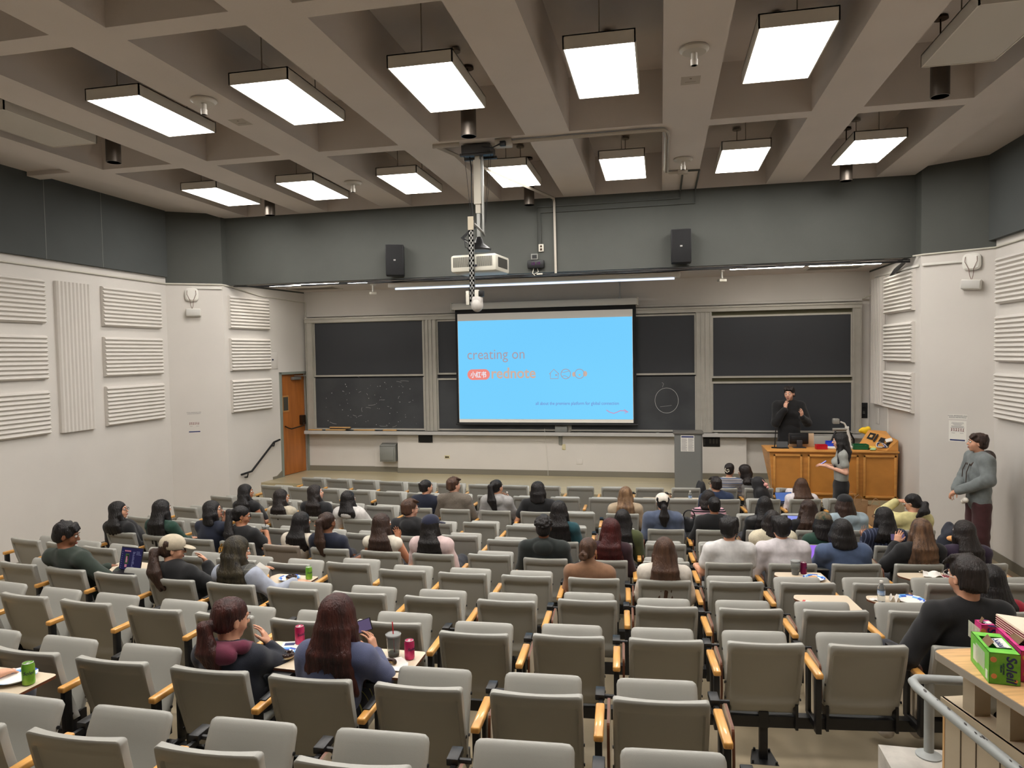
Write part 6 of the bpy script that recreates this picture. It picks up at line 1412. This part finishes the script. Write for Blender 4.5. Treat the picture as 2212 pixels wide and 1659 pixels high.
can(tab((7, 1.21), .15, .62), m_dpink, 'dark pink can beside the tall clear cup', .92)
def cup(pos, lab, liq=None, straw=None, H=.125, r0=.032, r1=.043, lid=True, mcup=None, grp=None):
    t = thing('plastic_cup', lab, 'cup', pos, 0, grp); mc = mcup or mat('clear_plastic', (226, 230, 228), .12, trans=.85, ior=1.2)
    b = MB(); b.lathe([(0, .002), (r0, .002), (r1, H), (r1*.97, H), (r0*.95, .005), (0, .005)], 28); b.build('cup', mc, t)
    if liq: b = MB(); b.lathe([(0, .006), (r0*.93, .006), (r0*.97+(r1-r0)*liq[0], H*liq[0]), (0, H*liq[0])], 24); b.build('drink', liq[1], t)
    if lid: b = MB(); b.lathe([(r1*1.04, H-.004), (r1*1.06, H+.004), (r1*.92, H+.008), (r1*.85, H+.004), (.004, H+.005)], 28); b.build('lid', mat('clear_lid', (200, 202, 200), .2, trans=.5, ior=1.2), t)
    if straw: b = MB(); b.tube([(.006, 0, .01), (-.004, 0, H+.075)], .0035, 8); b.build('straw', straw, t)
    return t
m_red = mat('red_straw', (196, 24, 36), .4); m_pearls = mat('melted_ice_drink', (206, 200, 160), .4)
cup((-1.535, 3.79, -1.745), 'clear plastic cup with a red straw and a little drink left', (.18, m_pearls), m_red)
cup(tab((7, 1.21), .07, .60), 'tall clear cup with black lid rim behind the dark pink can', (.45, m_pearls), None)
cup((tab((4, -3.50), -.05, .52)), 'pale green paper cup on a raised tablet in the fourth row', None, None, H=.11, r0=.03, r1=.038, lid=False, mcup=mat('mint_paper', (170, 196, 184), .6, var=.2, vs=40))
cup(tuple(np.array(tab((6, -4.72), .06, .46))+np.array([0, 0, .06])), 'iced drink with a black straw held by the one with hoop earrings', (.4, m_pearls), m_black)
def bottle(pos, lab):
    t = thing('water_bottle', lab, 'bottle', pos, 0, 'small water bottles'); mc = mat('clear_bottle', (228, 234, 238), .08, trans=.9, ior=1.25)
    b = MB(); b.lathe([(0, .001), (.026, .001), (.028, .01), (.028, .045), (.0265, .05), (.028, .055), (.028, .105), (.024, .125), (.012, .142), (.0115, .155), (0, .156)], 28); b.build('bottle', mc, t)
    b = MB(); b.lathe([(.0286, .058), (.0286, .092)], 28); b.build('label_band', mat('blue_label', (70, 130, 196), .5, var=.5, vs=30, col2=(220, 226, 230)), t)
    b = MB(); b.lathe([(.0135, .150), (.0135, .166), (0, .167)], 18); b.build('cap', m_white, t); return t
bottle((.43, 11.16, -2.335), 'small water bottle on a tablet in the second row')
bottle(tab((8, 1.81), -.06, .52), 'small water bottle beside the plate in front of the black jacket')
bottle(tuple(np.array(tab((3, -2.32), .08, .45))+np.array([0, 0, .13])), 'water bottle held up by the one in a light grey hoodie')
def plate(pos, lab, rz=0.0, r=.095):
    t = thing('paper_plate', lab, 'plate', pos, rz, 'blue and white paper plates'); n = 36; V = []; F = []; mi = []
    rings = [(0, .004), (.60, .004), (.70, .010), (.86, .018), (1.0, .022)]
    for q, z in rings:
        for j in range(n): a = 2*pi*j/n; e = 1+.012*cos(12*a) if q > .8 else 1; V.append((r*q*e*cos(a), r*q*e*sin(a), z))
    b = MB(); k0 = 0
    cols = [[], [], [], []]
    for i in range(len(rings)-1):
        for j in range(n):
            f = (i*n+j, i*n+(j+1) % n, (i+1)*n+(j+1) % n, (i+1)*n+j); m_ = 0 if i < 2 else 1+((j//3+(i-2)) % 3); cols[m_].append(f)
    b.add(V, cols[0], 0, True)
    for m_ in (1, 2, 3): b.add(V, cols[m_], m_, True)
    b.add([(x*.98, y*.98, z-.002) for x, y, z in V[-n:]]+[(x*.6, y*.6, 0) for x, y, z in V[-n:]], [(j, (j+1) % n, n+(j+1) % n, n+j) for j in range(n)]+[tuple(range(n, 2*n))], 0)
    b.build('plate', [m_paper, mat('plate_blue', (30, 76, 176), .5), mat('plate_light_blue', (96, 160, 220), .5), mat('plate_white', (214, 220, 226), .5)], t); return t
def napkin(pos, lab, r=.06, seed=1, h_=.03, rz=0.0):
    rr = np.random.RandomState(seed); n = 11; u = np.linspace(-1, 1, n); V = []
    for y in u:
        for x in u: V.append((x*r*(1+.1*sin(3*y+seed)), y*r*(1+.1*cos(3*x)), .002+h_*abs(sin(2.2*x+seed)*cos(1.9*y+seed*.7)+.3*sin(5*x*y))))
    b = MB(); b.add(V, [(j*n+i, j*n+i+1, (j+1)*n+i+1, (j+1)*n+i) for j in range(n-1) for i in range(n-1)], 0, True)
    o = b.build('napkin', mat('napkin_white', (224, 220, 214), .9)); o.location = pos; o.rotation_euler[2] = rz; return tag(o, lab, 'napkin')
def donut(pos, lab, R_=.030, r_=.013, arc=(0, 2*pi), sprink=False):
    t = thing('donut', lab, 'donut', pos); full = arc[1]-arc[0] > 6; A = np.linspace(arc[0], arc[1], 26)[:-1 if full else None]
    b = MB(); b.tube([(R_*cos(a), R_*sin(a), r_) for a in A], r_, 12, closed=full); b.build('dough', mat('donut_dough', (206, 170, 110), .8, var=.2, vs=60), t)
    b = MB(); b.tube([(R_*cos(a), R_*sin(a), r_+.0035) for a in A], r_*.98, 12, closed=full); b.build('icing', mat('chocolate_icing', (50, 28, 20), .3, var=.3, vs=60), t)
    if sprink:
        rr = random.Random(4); b = MB()
        for k in range(46): a = rr.uniform(0, 6.28); q = rr.uniform(-.8, .8)*r_; b.rbox(R_*cos(a)+q*cos(a)-.003, R_*cos(a)+q*cos(a)+.004, R_*sin(a)+q*sin(a)-.002, R_*sin(a)+q*sin(a)+.002, r_*2, r_*2+.005, .001)
        b.build('chocolate_shavings', mat('dark_chocolate', (40, 24, 18), .5), t)
    return t
napkin((-1.50, 3.66, -1.744), 'white napkin under the bitten chocolate donut', .085, 2, .012, .6)
donut((-1.505, 3.645, -1.735), 'bitten chocolate donut on a white napkin', arc=(.2, 3.6))
plate((-2.17, 3.66, -1.745), 'blue-rimmed paper plate half hidden between the two near students', 0, .09); donut((-2.13, 3.64, -1.735), 'sprinkled donut edge beside the long red hair', sprink=True)
b = MB(); b.box(-.055, .055, -.09, .09, 0, .001); b.box(-.04, .02, .03, .07, .001, .0015, 1); o = b.build('flyer', [m_paper, mat('navy_print', (36, 48, 96))]); o.location = (-2.20, 3.79, -1.744); o.rotation_euler[2] = .3; tag(o, 'white flyer on the tablet between the two near students', 'paper')
plate((-3.22, 2.90, -1.610), 'blue-rimmed paper plate at the lower left edge', 0, .10)
plate(tab((8, -3.54), .24, .52), 'blue-rimmed paper plate with a chocolate donut by the plaid vest'); donut(tuple(np.array(tab((8, -3.54), .26, .52))+np.array([0, 0, .008])), 'chocolate donut with shavings on the plate by the plaid vest', .033, .016, sprink=True)
b = MB(); b.add([(0, 0, 0), (.13, -.03, -.10), (.17, .0, .0), (.05, .03, .05)], [(0, 1, 2, 3)]); sl_ = b.build('paper_sleeve', m_paper); md = sl_.modifiers.new('thickness', 'SOLIDIFY'); md.thickness = .002; sl_.location = (-3.60, 5.62, -1.885); tag(sl_, 'white paper sleeve held by the plaid-vested person', 'paper')
napkin(tab((8, -4.13), .20, .50), 'crumpled white napkin by the beige-capped person', .035, 6, .04)
plate(tab((7, 1.21), .19, .45), 'blue-rimmed plate of crumbs behind the tall clear cup')
blob('food_scraps', 'leftover food crumbs on the plate by the dark pink can', 'food', tuple(np.array(tab((7, 1.21), .18, .46))+np.array([0, 0, .012])), (.035, .03, .010), mat('crumbs', (196, 150, 100), .8, var=.4, vs=80), 4, 6, .005, .002)
plate(tab((8, 1.81), .16, .53), 'large blue-rimmed plate in front of the black jacket', 0, .105)
napkin(tab((8, 1.81), .03, .50), 'crumpled napkin between bottle and plate', .035, 3, .05); napkin(tab((8, 1.81), -.10, .56), 'flat napkin scrap behind the small bottle', .03, 8, .01)
napkin(tab((7, 2.39), .12, .58), 'unfolded white napkin on the tablet near the black hair', .085, 4, .03)
b = MB(); b.rbox(-.05, .05, -.03, .03, 0, .012, .003); o = b.build('snack_wrapper', mat('crimson_wrapper', (130, 20, 48), .4)); o.location = tab((7, 2.39), .24, .53); tag(o, 'dark red snack wrapper beside the unfolded napkin', 'wrapper')
b = MB(); b.box(-.05, .05, -.02, .02, 0, .001); b.box(-.05, -.03, -.02, .02, .001, .0015, 1); o = b.build('flyer', [m_paper, mat('red_print', (190, 60, 60), .6)]); o.location = tab((8, 1.22), -.03, .50); o.rotation_euler[2] = -.4; tag(o, 'small printed slip on the empty raised tablet', 'paper')
# laptops and phones
def laptop(pos, rz, lab, scr, w=.29, d=.20, tilt=18, mb=None, content=None):
    t = thing('laptop', lab, 'laptop', pos, rz); mb = mb or mat('laptop_dark', (40, 40, 46), .4, metal=.3)
    b = MB(); b.rbox(-w/2, w/2, -d, 0, 0, .010, .004); b.build('base', mb, t)
    b = MB(); b.box(-w/2+.02, w/2-.02, -d*.62, -.02, .010, .0112); b.build('keyboard', m_black, t)
    b = MB(); b.rbox(-w/2, w/2, 0, .007, 0, d, .003); l = b.build('lid', mb, t); l.matrix_local = Matrix.Translation((0, 0, .008)) @ Matrix.Rotation(radians(-tilt), 4, 'X')
    b = MB(); b.box(-w/2+.006, w/2-.006, -.0012, 0, .008, d-.008); sc_ = b.build('display', scr, l)
    if content: content(sc_, w, d)
    return t
def cont3(s, w, d):
    rr = random.Random(2); b = MB()
    for k in range(9): b.box(-w/2+.02, -w/2+.026, -.002, -.0012, d*.1+k*d*.085, d*.1+k*d*.085+.004, 0)
    for k in range(6): b.box(-w*.32+k*.013, -w*.32+k*.013+.009, -.002, -.0012, d*.80, d*.86, 1)
    b.box(-w*.26, -w*.10, -.002, -.0012, d*.28, d*.72, 2); b.box(-w*.24, -w*.14, -.0022, -.002, d*.14, d*.26, 1); b.box(-w*.22, -w*.15, -.0024, -.002, d*.34, d*.60, 1); b.box(-w*.17, -w*.12, -.0024, -.002, d*.5, d*.66, 3)
    for k in range(16): b.box(w*.06, w*(.06+rr.uniform(.05, .12)), -.002, -.0012, d*.12+k*d*.045, d*.12+k*d*.045+.0025, 0)
    for k in range(3): b.box(w*.22, w*(.22+rr.uniform(.1, .22)), -.002, -.0012, d*.7+k*d*.06, d*.7+k*d*.06+.0025, 0)
    b.build('screen_content', [emis('scr_text', (150, 150, 190), .7), emis('scr_pink', (190, 120, 140), .7), emis('scr_green', (70, 90, 60), .6), emis('scr_dark', (30, 24, 40), .4)], s)
laptop((-4.90, 5.63, -1.981), radians(-8), 'dark laptop with editing software open on the tablet in the eighth row', emis('scr_navy', (36, 34, 64), 1.0), .27, .215, 14, content=cont3)
def cont_p(s, w, d):
    b = MB(); b.box(-w/2+.006, -w*.12, -.002, -.0012, .008, d-.008, 0); b.box(w*.14, w/2-.006, -.002, -.0012, .008, d-.008, 1); b.build('screen_content', [emis('scr_violet', (168, 120, 240), 1), emis('scr_mauve', (190, 140, 220), 1)], s)
    lettering('7:30', .045, emis('scr_white', (220, 230, 255), 1), s, at(0, -.003, d*.62, 0, UP), align='CENTER', name='clock_text')
laptop((1.60, 7.50, -2.178), radians(4), 'laptop with a purple and blue lock screen in the sixth row', emis('scr_blue', (110, 150, 250), 1), .29, .19, 16, mb=m_steel, content=cont_p)
laptop((1.84, 11.28, -2.33), radians(12), 'laptop with a blue screen beside the white blouse in the second row', emis('scr_blue2', (96, 124, 190), .8), .26, .15, 30)
laptop((1.70, 9.62, -2.30), radians(0), 'laptop with a pale violet screen beside the long curls', emis('scr_lilac', (150, 160, 240), 1), .22, .13, 20)
laptop((2.87, 9.92, -2.26), radians(10), 'laptop with a pale blue screen in front of the pale yellow sweater', emis('scr_lilac', (150, 160, 240)), .22, .13, 25, mb=m_steel)
def phone(M, lab, scr, w=.07, l=.145):
    b = MB(); b.rbox(-w/2, w/2, -l/2, l/2, -.004, .004, .003); b.box(-w/2+.004, w/2-.004, -l/2+.004, l/2-.004, .004, .0045, 1); o = b.build('smartphone', [m_black, scr]); o.matrix_world = M; return tag(o, lab, 'phone')
def seatM(seat): x, y, z, rz = seat_pos(*seat); return at(x, y, z, rz)
phone(seatM((10, -1.77)) @ at(.07, .50, .86) @ Matrix.Rotation(radians(78), 4, 'X') @ Matrix.Rotation(radians(-70), 4, 'Z'), 'phone held sideways by the red-haired student in washed blue', emis('scr_photo', (110, 96, 130), .7))
phone(seatM((6, 2.41)) @ at(.0, .44, .93) @ Matrix.Rotation(radians(80), 4, 'X') @ Matrix.Rotation(radians(90), 4, 'Z'), 'phone held up by the person with brown-streaked hair', emis('scr_photo', (110, 96, 130)))
phone(Matrix.Translation((2.42, 11.51, -1.765)) @ Matrix.Rotation(radians(-35), 4, 'Y') @ Matrix.Rotation(radians(90), 4, 'Z'), 'phone with a pale violet screen held by the standing woman', emis('scr_lilac2', (176, 176, 240), 1))
phone(seatM((6, -.56)) @ at(-.24, .36, .80) @ Matrix.Rotation(radians(60), 4, 'X'), 'phone with a light blue screen beside the dark red hair', emis('scr_sky', (130, 170, 230), 1), .06, .06)
phone(seatM((5, -.55)) @ at(.30, .30, .72) @ Matrix.Rotation(radians(50), 4, 'X'), 'phone with a light blue screen beside the olive jacket', emis('scr_sky', (130, 170, 230)), .06, .10)
# smartwatch
b = MB(); b.tube([(.022*cos(a), 0, .026*sin(a)) for a in np.linspace(0, 2*pi, 14)], .008, 6, closed=True); b.rbox(-.035, -.018, -.016, .016, -.02, .02, .004); o = b.build('smartwatch', m_black); o.matrix_world = Matrix.Translation((2.57, 11.39, -1.795)) @ Matrix.Rotation(pi/2, 4, 'Z'); tag(o, 'black smartwatch on the wrist of the standing woman', 'watch')
# bags
def paperbag(x, y, z, w, d, h_, rz, lab):
    t = thing('paper_bag', lab, 'bag', (x, y, z), rz, 'brown paper bags'); mk = mat('kraft_paper', (166, 132, 96), .85, var=.12, vs=12); b = MB()
    V = [(-w, -d, 0), (w, -d, 0), (w, d, 0), (-w, d, 0), (-w, -d, h_), (w, -d, h_*1.02), (w, d, h_*.98), (-w, d, h_), (-w*.9, 0, h_*.6), (w*.9, 0, h_*.6)]
    b.add(V, [(0, 3, 2, 1), (0, 1, 5, 4), (2, 3, 7, 6), (1, 2, 9), (2, 6, 9), (6, 5, 9), (5, 1, 9), (3, 0, 8), (0, 4, 8), (4, 7, 8), (7, 3, 8)]); b.build('bag', mk, t)
    for s_ in (-1, 1): b = MB(); b.tube([(-.05, s_*d, h_-.02), (-.045, s_*d*1.1, h_+.05), (0, s_*d*1.2, h_+.09), (.045, s_*d*1.1, h_+.05), (.05, s_*d, h_-.02)], .0035, 6); b.build('handle', mk, t)
    b = MB(); b.tube([(w*.5+.05*cos(a), -d-.002, h_*.5+.03*sin(a)) for a in np.linspace(0, 2*pi, 16)], .004, 4, closed=True); b.build('print', mat('red_logo', (170, 50, 40), .7), t)
zb_ = Fz(2.9, 10.2)
paperbag(2.62, 10.45, -2.55, .14, .09, .45, .2, 'brown paper bag with red print standing beside the light blue hoodie'); paperbag(2.86, 10.35, -2.58, .10, .07, .42, -.3, 'smaller brown paper bag behind the pale yellow sweater')
# what the bags stand on: folded seats of the next row are too low, so a dark duffel supports them
blob('duffel_bag', 'black duffel bag under the brown paper bags beside the last seat', 'bag', (2.78, 10.42, -2.78), (.34, .20, .24), C_('black_nylon', (24, 24, 27)), 8, 7, .014, .01)
blob('backpack', 'dark navy backpack with gold clasp on the seat beside the dark purple top', 'backpack', (3.08, 8.55, -2.20), (.12, .09, .26), C_('navy_nylon', (26, 30, 44), rough=.6), 9, 6, .012, .008)
b = MB(); b.sphere((3.10, 8.44, -2.10), .05, scale=(1, .8, .6)); tag(b.build('plush_charm', mat('orange_plush', (230, 170, 110), .9)), 'small orange plush on the navy backpack', 'plush')
blob('shoulder_bag', 'black rounded bag on the armrest beside the twisted-up hair', 'bag', (.335, 9.25, -2.30), (.09, .07, .14), C_('black_nylon', (24, 24, 27)), 10, 5, .010, .006)
b = MB(); b.tube([(.27+.07*cos(a)+.07, 9.18, -2.11+.075*sin(a)) for a in np.linspace(-.3, pi+.3, 18)], .008, 8); b.sphere((.275, 9.18, -2.14), .03, scale=(.5, 1, 1)); b.sphere((.405, 9.18, -2.14), .03, scale=(.5, 1, 1)); tag(b.build('headphones', m_black), 'black headphones lying on the bag beside the twisted-up hair', 'headphones')
blob('tote_bag', 'black crumpled bag on the front row beside the podium', 'bag', (.66, 11.86, -2.50), (.10, .08, .30), C_('black_nylon', (24, 24, 27)), 11, 6, .012, .008)
blob('coat', 'white crumpled jacket over the front row seat next to the white blouse', 'coat', (2.02, 11.70, -2.33), (.12, .08, .13), MATS['cloth_white_poplin'], 12, 6, .012, .012)
blob('backpack', 'black bag on the floor between the seats behind the slate blue shirt', 'bag', (2.13, 7.30, -2.52), (.09, .10, .28), C_('black_nylon', (24, 24, 27)), 13, 6, .012, .008)
# floor litter
b = MB(); b.tube([(.75, 4.55, -2.575), (.78, 4.53, -2.59), (.80, 4.53, -2.59), (.82, 4.55, -2.57)], .006, 5); b.rbox(.765, .80, 4.515, 4.54, -2.60, -2.585, .003); tag(b.build('wrapper', mat('foil_wrapper', (150, 140, 130), .3, metal=.6)), 'small torn foil wrapper on the concrete floor under the chairs', 'litter')
# drinks boxes on the counter
def carton(M, w, d, h_, col, col2, lab, sub, rot=True):
    t = thing_m('drinks_carton', lab, 'carton', M, 'cardboard drinks cartons'); mg = mat('carton_'+sub, col, .45, var=.25, vs=22, col2=col2)
    b = MB(); th = .002
    b.box(0, w, 0, th, 0, h_); b.box(0, w, d-th, d, 0, h_); b.box(0, th, 0, d, 0, h_); b.box(w-th, w, 0, d, 0, h_); b.box(0, w, 0, d, 0, th)
    b.box(0, w, 0, d*.22, h_-th, h_); b.box(0, w, d*.80, d, h_-th, h_); b.box(0, w*.14, d*.2, d*.82, h_-th, h_); b.box(w*.9, w, d*.2, d*.82, h_-th, h_); b.build('box', mg, t)
    b = MB(); b.add([(w*.14, d*.25, h_), (w*.14, d*.6, h_), (w*.34, d*.62, h_+.022), (w*.34, d*.28, h_+.02)], [(0, 1, 2, 3)]); b.add([(w*.9, d*.30, h_), (w*.9, d*.78, h_), (w*.45, d*.74, h_-.004), (w*.45, d*.32, h_-.004)], [(0, 1, 2, 3)], 1)
    o = b.build('flap', [mat('inner_cardboard', (110, 84, 60), .85), mat('flap_white', (210, 212, 204), .5)], t); md = o.modifiers.new('thickness', 'SOLIDIFY'); md.thickness = .0015
    navy_ = mat('carton_navy', (28, 44, 110), .5)
    lettering('Soleil', .048, navy_, t, Matrix.Translation((w*.70, -.001, h_*.5)) @ UP @ Matrix.Rotation(-pi/2, 4, 'Z'), align='CENTER', shear=.2, bold=.0008)
    lettering('CUCUMBER\nMELON' if sub == 'green' else 'BLACK\nRASPBERRY', .0085, navy_, t, Matrix.Translation((w*.42, -.001, h_*.5)) @ UP @ Matrix.Rotation(-pi/2, 4, 'Z'), align='CENTER')
    lettering('Soleil', .040, navy_, t, Matrix.Translation((w*.66, d*.52, h_-.002)) @ Matrix.Rotation(-pi/2, 4, 'Z'), align='CENTER', shear=.2)
    b = MB()
    for cx_, cz_, r_ in ((w*.14, h_*.78, .011), (w*.16, h_*.25, .010), (w*.86, h_*.14, .006)): b.lathe([(0, 0), (r_, 0), (r_, .0012), (0, .0012)], 16, (cx_, cz_, 0)); 
    o = b.build('fruit_print', mat('melon_print', (224, 150, 96), .5), t); o.matrix_local = Matrix.Translation((0, 0, 0)) @ UP
    b = MB()
    for k in range(14): b.box(-.001, 0, d*.22+k*.0075, d*.22+k*.0075+.004, h_*.25, h_*.82)
    b.box(-.001, 0, d*.06, d*.17, h_*.08, h_*.36); b.box(-.001, 0, d*.60, d*.84, h_*.2, h_*.7); b.build('side_print', mat('carton_white_print', (206, 216, 196), .5), t)
    return t
carton(at(1.231, 2.985, -1.303, radians(-5)), .105, .212, .122, (86, 176, 56), (120, 196, 70), 'bright green drinks carton torn open on the oak counter', 'green')
carton(at(1.355, 3.02, -1.303, radians(-3)), .115, .24, .122, (190, 36, 110), (214, 70, 140), 'magenta drinks carton pushed under the pastry boxes on the counter', 'magenta')
carton(at(1.318, 3.27, -1.303, radians(2)), .055, .06, .125, (196, 40, 116), (220, 76, 146), 'small pink carton end peeking out beyond the green carton', 'pink')
t = thing('pastry_box', 'stack of flattened white pastry boxes with dark red striped edges on the counter', 'boxes', (1.385, 3.30, -1.140), radians(4))
for k in range(7):
    b = MB(); b.rbox(0, .50, -.42, 0, -.004-k*.009, .0035-k*.009, .001); o = b.build('box_sheet', mat('box_cream', (216, 198, 178), .7) if k == 0 else mat('box_maroon', (120, 34, 52), .6), t); o.matrix_local = Matrix.Rotation(radians(7), 4, 'Y') @ Matrix.Translation((0, -.002*k, 0))
    b = MB(); b.rbox(-.001, .50, -.421, .001, -.0045-k*.009, -.002-k*.009, .0005); o = b.build('box_edge', mat('box_cream', (216, 198, 178)), t); o.matrix_local = Matrix.Rotation(radians(7), 4, 'Y') @ Matrix.Translation((0, -.002*k, 0))
build_seats()
